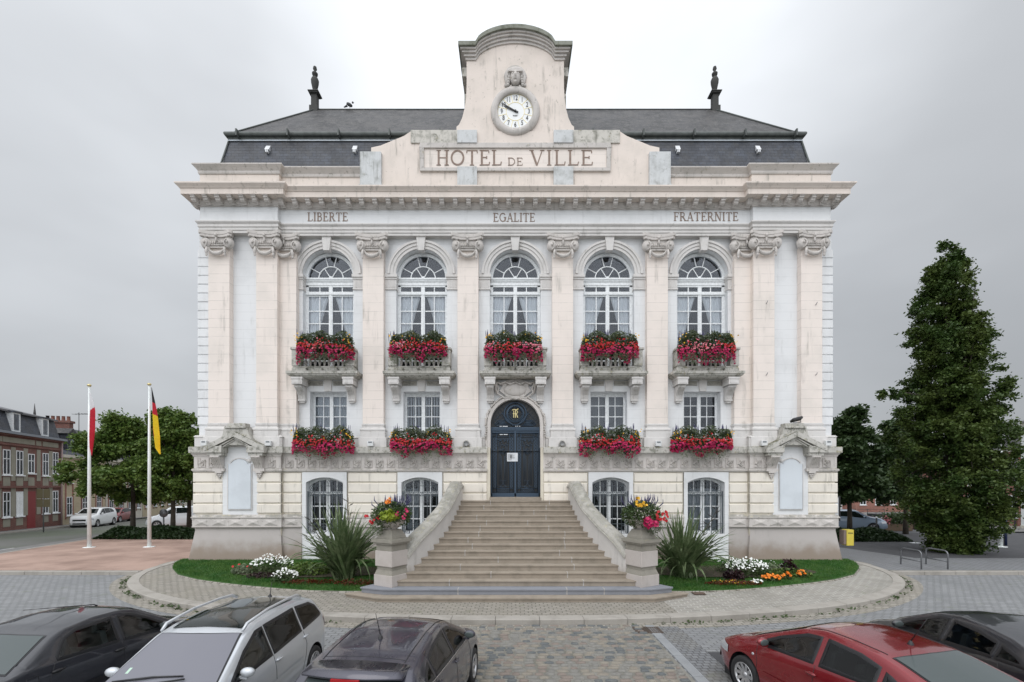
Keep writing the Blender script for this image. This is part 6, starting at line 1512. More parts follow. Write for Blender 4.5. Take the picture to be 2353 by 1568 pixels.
# ================================================================= CARS  (built with +y forward)
def catmull(P, n):
    out_ = []; P = [P[0]] + list(P) + [P[-1]]
    for i in range(1, len(P) - 2):
        p0, p1, p2, p3 = map(np.array, P[i - 1:i + 3])
        for k in range(n): t = k / n; out_.append(.5 * (2 * p1 + (p2 - p0) * t + (2 * p0 - 5 * p1 + 4 * p2 - p3) * t * t + (3 * p1 - p0 - 3 * p2 + p3) * t ** 3))
    out_.append(np.array(P[-2])); return np.array(out_)
class Car:
    def __init__(s, L, W, prof, belt, zb=.17, tum=.42, wheelR=.30, ax=(1.28, -1.22), nose=.30, tail=.25, tail_box=0.):
        s.L, s.W, s.zb, s.tum, s.R, s.ax = L, W, zb, tum, wheelR, ax
        ys = np.linspace(-L / 2, L / 2, 161); py, pz = zip(*prof); z = np.interp(ys, py, pz)
        k = np.hanning(9); k /= k.sum(); zz = np.convolve(np.pad(z, 4, 'edge'), k, 'valid'); s.ys, s.zt = ys, zz
        s.belt = belt; s.nose, s.tail = nose, tail; s.cache = {}
    def T(s, y): return float(np.interp(y, s.ys, s.zt))
    def B(s, y): return float(np.interp(y, [b[0] for b in s.belt], [b[1] for b in s.belt]))
    def wm(s, y):
        h = s.L / 2; a = (y - (h - s.nose * 2.2)) / (s.nose * 2.2); b = (-h + s.tail * 2.2 - y) / (s.tail * 2.2); t = max(a, b, 0)
        return s.W / 2 * (1 - .035 * abs(y / h) ** 2) * (1 - (.30 if a > b else .20) * t ** 2.6)
    def sec(s, y):
        key = round(y, 4)
        if key in s.cache: return s.cache[key]
        T, B, w = s.T(y), s.B(y), s.wm(y); ze = min(B, T - .045); wb = w - .045
        g = max(0, T - ze); hood = g < .12
        w4 = wb - s.tum * max(0, g - .05) - .02
        edge = max(.0, min(.05, g * .3))
        z_m = min(.46, ze - .12); zb = s.zb + .10 * max(0, abs(y) / (s.L / 2) - .85) / .15
        pts = [(0, zb), (w - .14, zb), (w - .035, zb + .05), (w - .008, zb + .17), (w, z_m), (w - .008, (z_m + ze) / 2 + .04), (wb, ze)]
        if hood: pts += [(wb - .045, ze + (T - ze) * .58), (wb - .12, T - .014), (wb - .22, T - .006), (w4 * .5, T - .002), (0, T + .012)]
        else: pts += [(wb + (w4 - wb) * .5 - .0, ze + (g - edge) * .5), (w4, T - edge - .01), (w4 - .07, T - .022), (w4 * .55, T + .004), (0, T + .018)]
        c = catmull(pts, 8); s.cache[key] = c; return c
    def side(s, y, z):                                   # x of the body side at (y, z)
        c = s.sec(y); c = c[c[:, 1] > .3] if False else c; i0 = 24; c = c[i0:]; m = np.maximum.accumulate(c[:, 1]); return float(np.interp(z, m, c[:, 0]))
    def top(s, x, y):                                    # z of the upper surface at (x, y)
        c = s.sec(y)[46:]; return float(np.interp(abs(x), c[::-1, 0], c[::-1, 1]))
    def body(s, N=90):
        h = s.L / 2; ys = [-h + s.L * (1 - math.cos(PI * i / N)) / 2 for i in range(N + 1)]; ys[0] += .0; V = []; F_ = []
        secs = [s.sec(y) for y in ys]; n = len(secs[0])
        for y, c in zip(ys, secs):
            for x, z in c: V.append((x, y, z))
            for x, z in c[1:-1][::-1]: V.append((-x, y, z))
        m = 2 * n - 2
        for i in range(N):
            for k in range(m): F_.append((i * m + k, i * m + (k + 1) % m, (i + 1) * m + (k + 1) % m, (i + 1) * m + k))
        F_ += [tuple(range(m)), tuple(N * m + k for k in range(m))]
        return MB().add(V, F_, True)
def cut_arches(o, car):
    tmp = []
    for a in car.ax:
        for s in (-1, 1):
            b = MB(); n = 40; r = car.R + .045; x0, x1 = sorted((s * (car.W / 2 - .30), s * (car.W / 2 + .2)))
            V = [(x, a + r * math.cos(2 * PI * i / n), car.R + .01 + r * math.sin(2 * PI * i / n)) for x in (x0, x1) for i in range(n)]
            b.add(V, [tuple(range(n)), tuple(range(2 * n - 1, n - 1, -1))] + [(i, i + n, (i + 1) % n + n, (i + 1) % n) for i in range(n)]); c = b.build('cutter', BLACKP, o.parent); tmp.append(c)
            m = o.modifiers.new('b', 'BOOLEAN'); m.object = c; m.operation = 'DIFFERENCE'; m.solver = 'EXACT'
    bpy.context.view_layer.update(); dg = bpy.context.evaluated_depsgraph_get(); me = bpy.data.meshes.new_from_object(o.evaluated_get(dg)); o.modifiers.clear(); old = o.data; o.data = me
    me.materials.clear(); me.materials.append(old.materials[0])
    me.polygons.foreach_set('use_smooth', [True] * len(me.polygons))
    try: me.set_sharp_from_angle(angle=R(66))
    except Exception: pass
    for c in tmp: bpy.data.objects.remove(c)
def side_patch(car, lo, up, y0, y1, s, off=.006, n=28, m=8):
    """patch on the body side between curves lo(y), up(y)"""
    V = []; F_ = []
    for i in range(n + 1):
        y = y0 + (y1 - y0) * i / n; a, b = lo(y), max(lo(y) + .001, up(y))
        for j in range(m + 1): z = a + (b - a) * j / m; V.append((s * (car.side(y, z) + off), y, z + off * .3))
    for i in range(n):
        for j in range(m): k = i * (m + 1) + j; F_.append((k, k + 1, k + m + 2, k + m + 1))
    return MB().add(V, F_, True)
def top_patch(car, wl, y0, y1, off=.007, n=20, m=16, bulge=0., skew=0.):
    V = []; F_ = []
    for i in range(n + 1):
        t = i / n; y_ = y0 + (y1 - y0) * t; w_ = wl(t)
        for j in range(m + 1):
            u = -1 + 2 * j / m; x = u * w_; y = y_ + bulge * (1 - u * u); h = .01
            dz = (car.top(x, y + h) - car.top(x, y - h)) / (2 * h); nn = math.hypot(dz, 1); V.append((x, y - dz / nn * off, car.top(x, y) + off / nn))
    for i in range(n):
        for j in range(m): k = i * (m + 1) + j; F_.append((k, k + 1, k + m + 2, k + m + 1))
    return MB().add(V, F_, True)
def inside_win(wins, y, z):
    for lo, up in wins:
        ly, lz = zip(*lo); uy, uz = zip(*up)
        if ly[0] < y < ly[-1] and uy[0] < y < uy[-1] and np.interp(y, ly, lz) < z < np.interp(y, uy, uz): return True
    return False
def open_windows(o, wins):
    bm = bmesh.new(); bm.from_mesh(o.data)
    fs = [f for f in bm.faces if all(abs(v.co.x) > .3 for v in f.verts) and all(inside_win(wins, v.co.y, v.co.z) for v in f.verts)]
    bmesh.ops.delete(bm, geom=fs, context='FACES'); bm.to_mesh(o.data); bm.free()
def win_ring(car, lo, up, s, wo=.010, wi=.034):
    ring = [tuple(p) for p in lo] + [tuple(p) for p in reversed(up)]; P = []
    for a, b in zip(ring, ring[1:] + ring[:1]):
        d = math.dist(a, b)
        if d < 1e-4: continue
        n = max(1, int(d / .05)); P += [(a[0] + (b[0] - a[0]) * i / n, a[1] + (b[1] - a[1]) * i / n) for i in range(n)]
    cy = sum(p[0] for p in P) / len(P); n = len(P); V = []; F_ = []
    for i in range(n):
        a, b = Vector(P[i - 1]), Vector(P[(i + 1) % n]); t_ = (b - a); t_ = t_.normalized() if t_.length > 1e-6 else Vector((1, 0)); nn = Vector((t_.y, -t_.x))
        for w_, off in ((wo, .002), (wo * .3, .007), (-wi, .005)): q = Vector(P[i]) + nn * w_; V.append((s * (car.side(q.x, q.y) + off), q.x, q.y))
    for i in range(n):
        j = (i + 1) % n
        for k in (0, 1): F_.append((3 * i + k, 3 * j + k, 3 * j + k + 1, 3 * i + k + 1))
    return MB().add(V, F_, True)
def cabin(t, car, opt):
    m_ = opt.get('trim', SEATS); f = opt.get('cab', 0)
    c = MB(); c.box(-car.W / 2 + .16, car.W / 2 - .16, -1.5 + f, 1.2 + f, .42, .5)
    for s in (-1, 1): c.box(*sorted((s * (car.W / 2 - .15), s * (car.W / 2 - .10))), -1.4 + f, 1.1 + f, .4, .84)
    c.build('cabin_floor', BLACKP, t)
    for s in (-1, 1):
        q = MB(); q.box(s * .36 - .22, s * .36 + .22, -.15 + f, .32 + f, .5, .66); q.prismx([(-.10 + f, .6), (.02 + f, .6), (-.12 + f, 1.10), (-.22 + f, 1.10)], s * .36 - .21, s * .36 + .21); q.box(s * .36 - .11, s * .36 + .11, -.24 + f, -.15 + f, 1.08, 1.24)
        q.build('front_seat', m_, t, bevel=.03)
    q = MB(); q.box(-.6, .6, -.95 + f, -.5 + f, .5, .64); q.prismx([(-.95 + f, .6), (-.82 + f, .6), (-1.0 + f, 1.02), (-1.08 + f, 1.02)], -.6, .6)
    for x in (-.38, .38): q.box(x - .1, x + .1, -1.08 + f, -1.0 + f, 1.0, 1.13)
    q.build('rear_seat', m_, t, bevel=.03)
    d = MB(); d.prismx([(.72 + f, .5), (1.25 + f, .5), (1.2 + f, .84), (.74 + f, .88)], -car.W / 2 + .2, car.W / 2 - .2); d.build('dashboard', m_, t, bevel=.02)
    w_ = MB(); n = 24; P = [(-.36 + .18 * math.cos(2 * PI * i / n), .60 + f + .06 * math.sin(2 * PI * i / n), .86 + .16 * math.sin(2 * PI * i / n)) for i in range(n + 1)]; w_.tube(P, .014, 6); w_.tube([(-.36, .62 + f, .86), (-.36, .8 + f, .8)], .03, 6); w_.build('steering_wheel', BLACKS, t)
SEATS = simple('seat_fabric', (.06, .062, .068), .85); SEATL = simple('light_seat_fabric', (.16, .17, .18), .85)
def seam(car, pts, s, r=.0035, off=.001):
    P = []
    for (ya, za), (yb, zb_) in zip(pts, pts[1:]):
        n = max(2, int(math.dist((ya, za), (yb, zb_)) / .05))
        for i in range(n): y, z = ya + (yb - ya) * i / n, za + (zb_ - za) * i / n; P.append((s * (car.side(y, z) + off), y, z))
    y, z = pts[-1]; P.append((s * (car.side(y, z) + off), y, z)); return MB().tube(P, r, 5)
def wheel(t, car, y, s, spokes, steer=0):
    rt = empty_child('wheel', t, (s * (car.W / 2 - .10), y, car.R)); R_ = car.R
    rt.rotation_euler.z = steer
    tm = MB().lathe([(R_ * .62, -.085), (R_ * .80, -.10), (R_ * .96, -.085), (R_, -.05), (R_, .05), (R_ * .96, .085), (R_ * .80, .10), (R_ * .62, .085)], n=36, axis='x')
    ty = tm.build('tyre', TYRE, rt); MB().lathe([(0, -.05 * s), (R_ * .6, -.05 * s)], n=24, axis='x').build('hub_shadow', BLACKS, rt)
    rm = MB().lathe([(R_ * .60, s * .06), (R_ * .66, s * .092), (R_ * .62, s * .095), (R_ * .585, s * .07)], n=36, axis='x')
    for i in range(spokes):
        a = 2 * PI * i / spokes; ca, sa = math.cos(a), math.sin(a); w0, w1 = R_ * .085, R_ * (.15 if spokes < 9 else .085); V = []
        for rr, ww, xx in ((R_ * .12, w0, s * .055), (R_ * .62, w1, s * .085)):
            for q, dx in ((-1, 0), (1, 0), (1, -s * .03), (-1, -s * .03)): V.append((xx + dx, rr * ca - q * ww * sa, rr * sa + q * ww * ca))
        rm.add(V, [(0, 1, 5, 4), (1, 2, 6, 5), (3, 0, 4, 7), (4, 5, 6, 7)])
    rm.lathe([(0, s * .075), (R_ * .14, s * .07), (R_ * .17, s * .05)], n=18, axis='x'); rm.build('rim', ALLOY, rt)
def empty_child(name, parent, loc):
    o = bpy.data.objects.new(name, None); col.objects.link(o); o.parent = parent; o.location = loc; o.empty_display_size = .1; return o
def mirror_(car, t, y, z, mat, s, folded=0):
    m = MB(); x = s * (car.side(y, z) + .11); m.ball((x, y, z + .03), (.092, .055, .062), 16, 10); m.box(*sorted((s * (car.side(y, z) - .02), x)), y - .02, y + .02, z - .05, z - .02)
    o = m.build('wing_mirror', mat, t); g = MB(); g.ball((x, y - .045, z + .03), (.075, .014, .048), 12, 8); g.build('mirror_glass', CREAR, o)
def handle(car, t, y, z, s, mat):
    x = s * (car.side(y, z) + .004); m = MB(); m.ball((x, y, z), (.012, .075, .028), 12, 8); o = m.build('door_handle', BLACKS if mat is None else mat, t)
    g = MB(); g.tube([(x + s * .012, y - .08, z + .012), (x + s * .03, y - .05, z + .014), (x + s * .03, y + .05, z + .014), (x + s * .012, y + .08, z + .012)], .011, 8); g.build('grip', mat or BLACKS, o)
def make_car(name, label, D, x, heading, L, W, prof, belt, pmat, wins, screen, rear, opt):
    """wins: list of (lo pts, up pts) polylines in (y,z); screen/rear: (y_low, y_high, half width low, half width high)"""
    t = empty(name, (x, D - 18, opt.get('z', RZ)), label, 'car', None, heading)
    car = Car(L, W, prof, belt, **opt.get('kw', {}))
    near = opt.get('near', True); b = car.body(170 if near else 90).build('body', pmat, t); cut_arches(b, car)
    if near: open_windows(b, wins); cabin(t, car, opt)
    MB().box(-W / 2 + .12, W / 2 - .12, -L / 2 + .3, L / 2 - .3, .1, .5).build('underbody', BLACKP, t)
    for s in (-1, 1):
        for k, (lo, up) in enumerate(wins):
            ly, lz = zip(*lo); uy, uz = zip(*up); y0, y1 = max(ly[0], uy[0]), min(ly[-1], uy[-1])
            f_lo = lambda y: float(np.interp(y, ly, lz)); f_up = lambda y: float(np.interp(y, uy, uz))
            if near:
                w_ = win_ring(car, lo, up, s).build('side_window', BLACKS, t)
                side_patch(car, lambda y: f_lo(y) + .01, lambda y: f_up(y) - .01, y0 + .01, y1 - .01, s, .001).build('glass', CCLEAR, w_)
            else: w_ = side_patch(car, lambda y: f_lo(y) - .014, lambda y: f_up(y) + .014, y0 - .014, y1 + .014, s, .003).build('side_window', BLACKS, t); side_patch(car, f_lo, f_up, y0, y1, s, .008).build('glass', CGLASS, w_)
        if 'chrome' in opt: seam(car, opt['chrome'], s, .007, .008).build('chrome_strip', CHROME, t)
        for sm_ in opt.get('seams', []): seam(car, sm_, s).build('panel_gap', BLACKP, t)
        for hy, hz in opt.get('handles', []): handle(car, t, hy, hz, s, opt.get('hmat', pmat))
        if 'mirror' in opt: mirror_(car, t, *opt['mirror'], pmat, s)
        if 'rub' in opt: y0, y1, z_ = opt['rub']; side_patch(car, lambda y: z_, lambda y: z_ + .055, y0, y1, s, .012).build('rubbing_strip', opt.get('rubmat', BLACKS), t)
        for a in car.ax:
            MB().lathe([(0, 0), (car.R + .04, 0), (car.R + .04, s * .28), ], (s * (W / 2 - .30), a, car.R), 24, axis='x').build('wheel_arch', BLACKP, t)
            wheel(t, car, a, s, opt.get('spokes', 5))
        if 'tail' in opt:
            z0, z1, w_ = opt['tail']; h = L / 2; v = []; f = []; n = 8
            for i in range(n + 1):
                y = -h + .10 + w_ * i / n
                for j in range(5): z = min(z0 + (z1 - z0) * j / 4, car.T(y) - .09 - .01 * (4 - j)); v.append((s * (car.side(y, z) + .012), y - .004, z))
            for i in range(n):
                for j in range(4): k = i * 5 + j; f.append((k, k + 1, k + 6, k + 5))
            MB().add(v, f, True).build('tail_light', REDL, t) if opt.get('tail_ok', True) else None
        if 'head' in opt:
            z0, z1, w_ = opt['head']; h = L / 2; v = []; f = []; n = 8
            for i in range(n + 1):
                y = h - .06 - w_ * i / n
                for j in range(5): z = z0 + (z1 - z0) * j / 4 * (1 - .35 * i / n); v.append((s * (car.side(y, min(z, car.T(y) - .04)) + .010), y + .004, min(z, car.T(y) - .03)))
            for i in range(n):
                for j in range(4): k = i * 5 + j; f.append((k, k + 1, k + 6, k + 5))
            MB().add(v, f, True).build('headlight', HEADL, t)
    y0, y1, w0, w1 = screen
    top_patch(car, lambda q: w0 + (w1 - w0) * q + .02, y0 + .02, y1 - .02, .004, bulge=opt.get('sb', .05)).build('windscreen_surround', BLACKS, t)
    sc_ = top_patch(car, lambda q: w0 + (w1 - w0) * q, y0, y1, .009, bulge=opt.get('sb', .05)).build('windscreen', opt.get('sglass', CGLASS), t)
    y0, y1, w0, w1 = rear
    top_patch(car, lambda q: w0 + (w1 - w0) * q + .02, y0 - .02, y1 + .02, .004, bulge=-.04).build('rear_window_surround', BLACKS, t)
    top_patch(car, lambda q: w0 + (w1 - w0) * q, y0, y1, .009, bulge=-.04).build('rear_window', opt.get('rglass', CREAR), t)
    return t, car
REDL = simple('red_light_lens', (.35, .01, .012), .15, var=.1); HEADL = simple('headlight_lens', (.5, .52, .55), .1, .3, var=.1)
def antenna(t, car, y, L_=.38, lean=-.5, name='aerial'):
    z = car.T(y) + .015; m = MB(); m.lathe([(.035, 0), (.028, .02), (.012, .05), (0, .055)], (0, y, z), 12); m.tube([(0, y, z + .04), (0, y + lean * L_ * .8, z + .04 + L_ * .8)], [.007, .003], 6); m.build(name, BLACKP, t)

# --- silver estate, nose to the camera (world -y) ---
SILV = paint('silver_paint', (.50, .52, .545), .35, .28)
prof = [(-2.04, .45), (-2.02, .86), (-1.96, .92), (-1.72, 1.24), (-1.62, 1.33), (-1.2, 1.39), (-.5, 1.415), (.05, 1.39), (.35, 1.33), (1.05, .98), (1.16, .93), (1.6, .83), (1.9, .70), (2.0, .58), (2.04, .42)]
belt = [(-2.1, .96), (-1.0, .92), (0, .87), (.9, .82), (1.3, .76), (2.1, .62)]
t, car = make_car('silver_estate_car', 'silver estate car with roof rails and glass roof, parked nose to the camera', 6.42, -4.30, PI, 4.10, 1.66, prof, belt, SILV,
    [([(-.02, .90), (.9, .86)], [(-.02, 1.30), (.15, 1.29), (.5, 1.14), (.9, .89)]), ([(-.92, .95), (-.06, .90)], [(-.92, 1.32), (-.06, 1.305)]), ([(-1.72, 1.0), (-.98, .955)], [(-1.72, 1.05), (-1.62, 1.18), (-1.45, 1.27), (-.98, 1.315)])],
    (1.04, .33, .66, .52), (-1.90, -1.66, .55, .52),
    dict(kw=dict(ax=(1.27, -1.30), wheelR=.285, tum=.36), mirror=(.72, .93), handles=[(-.12, .80), (-.98, .84)], seams=[[(.82, .3), (.86, .6), (.84, .86)], [(-.03, .25), (-.03, .89)], [(-.95, .93), (-1.0, .72), (-.96, .55), (-.85, .35)]], rub=(-.9, .8, .5), rubmat=SILV, spokes=9, tail=(.72, 1.05, .10), head=(.52, .72, .4), sglass=CSCREEN, sb=.06))
sr = top_patch(car, lambda q: .47, .22, -1.25, .010, bulge=.0).build('glass_roof', CGLASS, t)
rl = MB()
for s in (-1, 1): rl.tube([(s * .545, .32, 1.345), (s * .55, .22, 1.42), (s * .555, -.3, 1.475), (s * .55, -.9, 1.475), (s * .545, -1.22, 1.45), (s * .54, -1.34, 1.395)], [.018, .022, .02, .02, .026, .03], 8)
rl.build('roof_rail', SILV, t); antenna(t, car, -1.40, .25, -.3)
wp_ = MB(); wp_.tube([(.52, 1.10, 1.0), (.1, 1.03, 1.03), (-.25, 1.01, 1.035)], [.014, .012, .008], 6); wp_.tube([(.05, 1.12, .99), (-.3, 1.06, 1.02)], .01, 6); wp_.build('wiper', BLACKS, t)
cw = MB(); 
for s in (-1, 1): cw.ball((s * .22, 1.34, car.top(.22, 1.34) + .008), (.022, .018, .010), 8, 6)
cw.build('washer_jet', BLACKP, t)
c_ = top_patch(car, lambda q: .68, 1.03, 1.12, .0095, n=3, bulge=.06).build('scuttle', BLACKS, t)
st_ = MB().add([(.43, .95, car.top(.5, .95) + .013), (.5, .95, car.top(.5, .95) + .013), (.5, .87, car.top(.5, .87) + .013), (.43, .87, car.top(.5, .87) + .013)], [(0, 1, 2, 3)]).build('windscreen_sticker', simple('pale_green_paper', (.45, .62, .5), .7), t)

# --- dark grey hatchback, tail to the camera ---
GREYP = paint('dark_grey_paint', (.042, .040, .058), .45, .25)
prof = [(-1.99, .40), (-1.97, .72), (-1.90, .84), (-1.80, .90), (-1.42, 1.17), (-1.34, 1.235), (-1.0, 1.31), (-.4, 1.375), (.0, 1.37), (.35, 1.30), (1.05, .97), (1.15, .92), (1.6, .80), (1.86, .68), (1.96, .55), (1.99, .42)]
belt = [(-2.1, .98), (-1.2, .97), (0, .90), (.9, .84), (1.3, .76), (2.1, .60)]
t, car = make_car('grey_hatchback', 'dark grey hatchback with roof spoiler, tail to the camera, left of centre in front', 6.50, -1.72, R(-7), 3.99, 1.68, prof, belt, GREYP,
    [([(.0, .93), (.90, .885)], [(.0, 1.27), (.2, 1.245), (.55, 1.10), (.90, .91)]), ([(-.86, .985), (-.05, .935)], [(-.86, 1.19), (-.6, 1.24), (-.05, 1.275)]), ([(-1.22, 1.0), (-.91, .99)], [(-1.22, 1.02), (-1.1, 1.10), (-.91, 1.175)])],
    (1.04, .36, .64, .50), (-1.80, -1.46, .60, .53),
    dict(kw=dict(ax=(1.18, -1.20), wheelR=.29, tum=.46, tail=.34), mirror=(.70, .95), handles=[(-.02, .84), (-.86, .88)], seams=[[(.8, .3), (.85, .6), (.82, .88)], [(-.02, .25), (-.02, .92)], [(-.9, .97), (-1.02, .75), (-.9, .5), (-.8, .3)]], rglass=CREAR, spokes=5, tail=(.62, .92, .16), chrome=[(-1.24, .995), (-.88, .972), (-.02, .925), (.85, .878)]))
spl = MB(); V = []; F_ = []
for i in range(17):
    u = -1 + i / 8; x = u * .58; y = -1.36 - .13 * (1 - u * u) ; yb = y - .16; zt_ = car.top(x * .93, -1.28) - .01
    V += [(x, -1.24, car.top(x * .93, -1.24) + .006), (x, yb, zt_ - .012), (x, yb + .01, zt_ - .04), (x, -1.30, car.top(x * .93, -1.32) - .02)]
for i in range(16):
    for k in range(4): F_.append((4 * i + k, 4 * i + (k + 1) % 4, 4 * i + 4 + (k + 1) % 4, 4 * i + 4 + k))
F_ += [(0, 1, 2, 3), (64, 65, 66, 67)]; spl.add(V, F_, True).build('roof_spoiler', GREYP, t)
MB().box(-.16, .16, -1.665, -1.64, car.T(-1.28) - .045, car.T(-1.28) - .02).build('brake_light', REDL, t)
antenna(t, car, -.72, .40, -.45)
for s in (-1, 1):
    P = [(s * .50, y, car.top(.50, y) + .002) for y in np.linspace(-1.2, .25, 20)]; MB().tube(P, .006, 5).build('roof_seam', BLACKP, t)
MB().tube([(x, -1.16, car.top(x, -1.16) + .001) for x in np.linspace(-.5, .5, 20)], .0035, 5).build('tailgate_gap', BLACKP, t)

# --- red hatchback seen from behind its left side ---
REDP = paint('red_paint', (.20, .006, .012), .45, .2)
prof = [(-2.20, .42), (-2.18, .74), (-2.10, .86), (-1.95, .94), (-1.75, .98), (-.82, 1.27), (-.6, 1.32), (-.2, 1.36), (.15, 1.37), (.46, 1.31), (1.25, .97), (1.35, .92), (1.75, .80), (2.0, .68), (2.14, .56), (2.2, .40)]
belt = [(-2.3, .96), (-1.2, .95), (0, .90), (1.0, .83), (1.45, .75), (2.3, .60)]
yaw = R(14)
t, car = make_car('red_car', 'dark red saloon car with rounded roof parked facing the town hall on the right', 6.1, 4.66, yaw, 4.40, 1.66, prof, belt, REDP,
    [([(.14, .93), (1.12, .87)], [(.14, 1.265), (.36, 1.24), (.77, 1.08), (1.12, .895)]), ([(-.66, .96), (.05, .93)], [(-.66, 1.18), (-.4, 1.24), (.05, 1.27)]), ([(-1.02, .975), (-.73, .965)], [(-1.02, .99), (-.9, 1.08), (-.73, 1.15)])],
    (1.24, .50, .64, .50), (-1.72, -.70, .60, .50),
    dict(cab=.2, kw=dict(ax=(1.34, -1.25), wheelR=.295, tum=.46, nose=.38), mirror=(.93, .93), handles=[(.12, .80), (-.78, .85)], seams=[[(1.08, .25), (1.06, .6), (1.1, .84)], [(.10, .25), (.10, .92)], [(-.75, .95), (-.92, .72), (-.9, .5), (-.85, .3)]], rub=(-.8, .95, .46), rubmat=REDP, spokes=10, rglass=CREAR, tail=(.66, .9, .16), head=(.52, .70, .42)))
antenna(t, car, -.52, .42, -.55)
MB().ball((-(car.side(1.15, .70)), 1.15, .70), (.012, .028, .02), 8, 6).build('side_repeater', HEADL, t)
for s in (-1, 1):
    P = [(s * .50, y, car.top(.50, y) + .002) for y in np.linspace(-.62, .42, 20)]; MB().tube(P, .005, 5).build('roof_seam', BLACKP, t)

# --- navy saloon on the left ---
NAVY = paint('navy_paint', (.006, .007, .013), 0, .4)
prof = [(-1.97, .42), (-1.95, .80), (-1.88, .90), (-1.72, .935), (-1.42, .95), (-.92, 1.27), (-.75, 1.34), (-.3, 1.385), (.1, 1.375), (.38, 1.31), (.95, .98), (1.05, .92), (1.5, .83), (1.8, .72), (1.92, .58), (1.97, .42)]
belt = [(-2.1, .90), (-1.2, .92), (0, .88), (.9, .84), (1.3, .76), (2.1, .62)]
hd = R(-6); 
t, car = make_car('navy_saloon', 'very dark blue saloon car with a tilted roof aerial at the far left', 7.08, -6.86, hd, 3.94, 1.60, prof, belt, NAVY,
    [([(.0, .91), (.85, .87)], [(.0, 1.285), (.2, 1.275), (.5, 1.13), (.85, .90)]), ([(-.92, .955), (-.07, .92)], [(-.92, 1.02), (-.78, 1.20), (-.6, 1.275), (-.07, 1.29)])],
    (.98, .38, .62, .52), (-1.40, -.90, .60, .50),
    dict(trim=SEATL, kw=dict(ax=(1.22, -1.21), wheelR=.28, tum=.36), mirror=(.66, .92), handles=[(-.10, .80), (-.95, .83)], seams=[[(.8, .3), (.82, .6), (.8, .87)], [(-.03, .25), (-.03, .91)], [(-.95, .95), (-1.05, .75), (-.95, .5), (-.85, .3)], [(-1.30, .74), (-1.30, .86), (-1.17, .86), (-1.17, .74), (-1.30, .74)]], rub=(-.85, .8, .48), hmat=BLACKS, spokes=8, tail=(.62, .86, .12)))
m = MB(); z = car.T(.25) + .02; m.tube([(0, .25, z), (0, .2, z + .03), (-.02, -.75, z + .20)], [.012, .008, .003], 6); m.build('aerial', BLACKP, t)

# --- black-blue hatchback at the far right ---
BLK = paint('blue_black_paint', (.006, .007, .012), 0, .4)
prof = [(-2.0, .42), (-1.98, .76), (-1.9, .9), (-1.72, 1.0), (-1.2, 1.24), (-1.0, 1.30), (-.5, 1.36), (-.1, 1.375), (.3, 1.31), (1.1, .97), (1.2, .92), (1.6, .80), (1.86, .68), (1.96, .55), (2.0, .42)]
belt = [(-2.1, 1.0), (-1.2, .97), (0, .90), (.9, .84), (1.3, .76), (2.1, .60)]
t, car = make_car('dark_hatchback', 'glossy blue-black hatchback at the far right edge behind the red car', 6.85, 7.18, R(-6), 4.0, 1.68, prof, belt, BLK,
    [([(.0, .93), (.93, .885)], [(.0, 1.27), (.2, 1.255), (.58, 1.10), (.93, .91)]), ([(-.82, .985), (-.06, .935)], [(-.82, 1.19), (-.5, 1.25), (-.06, 1.275)]), ([(-1.3, 1.01), (-.86, .99)], [(-1.3, 1.03), (-1.1, 1.12), (-.86, 1.185)])],
    (1.08, .34, .64, .50), (-1.82, -1.25, .60, .52),
    dict(kw=dict(ax=(1.22, -1.2), wheelR=.29, tum=.44), mirror=(.76, .93), handles=[(-.08, .82), (-.9, .86)], seams=[[(.92, .3), (.92, .6), (.95, .86)], [(-.02, .25), (-.02, .92)], [(-.92, .97), (-1.02, .75), (-.9, .5), (-.8, .3)]], hmat=CHROME, spokes=7))

# --- distant vehicles ---
def far_car(name, lb, D, px, heading, L, W, H, pm, kind, zz=None):
    k = H / 1.37; y0 = D - 18
    prof = {'suv': [(-L/2, .5), (-L/2+.04, .95*k), (-L/2+.3, 1.28*k), (-.9, 1.37*k), (.1, 1.38*k), (.35, 1.32*k), (.95, 1.0*k), (1.1, .95*k), (L/2-.3, .85*k), (L/2-.06, .7*k), (L/2, .45)],
            'van': [(-L/2, .5), (-L/2+.03, 1.2*k), (-L/2+.12, 1.35*k), (-.9, 1.39*k), (.3, 1.37*k), (.5, 1.30*k), (1.05, .95*k), (1.2, .85*k), (L/2-.2, .72*k), (L/2-.05, .6*k), (L/2, .4)],
            'hatch': [(-L/2, .45), (-L/2+.04, .8*k), (-L/2+.35, 1.2*k), (-.9, 1.33*k), (0, 1.38*k), (.35, 1.3*k), (1.0, .97*k), (1.1, .92*k), (L/2-.25, .78*k), (L/2, .45)]}[kind]
    belt = [(-2.3, .97*k), (0, .92*k), (1, .84*k), (2.3, .62*k)]
    wins = [([(0, .94*k), (.82, .89*k)], [(0, 1.28*k), (.2, 1.26*k), (.82, .92*k)]), ([(-.8, .97*k), (-.06, .95*k)], [(-.8, 1.28*k), (-.06, 1.29*k)])]
    if kind != 'van': wins.append(([(-1.4, 1.0*k), (-.86, .98*k)], [(-1.4, 1.1*k), (-1.2, 1.22*k), (-.86, 1.27*k)]))
    t, car = make_car(name, lb, D, XP(px, D), heading, L, W, prof, belt, pm, wins, (.98, .40, .62, .5), (-L/2+.08, -L/2+.3, .55, .5),
        dict(z=gz(y0) if zz is None else zz, kw=dict(ax=(L*.30, -L*.30), wheelR=.30, tum=.30 if kind != 'van' else .2), mirror=(.7, .93*k), handles=[(-.05, .8*k)], head=(.55*k, .72*k, .3), spokes=5, tail=(.7*k, .95*k, .1), sglass=CGLASS, near=False))
    g = MB(); h = L/2; g.box(-.42, .42, h-.02, h+.012, .50*k, .60*k); g.box(-.42, .42, h-.02, h+.012, .30, .40); g.build('radiator_grille', BLACKS, t); MB().box(-.24, .24, h+.012, h+.02, .40, .48).build('number_plate', PAPER, t)
    return t
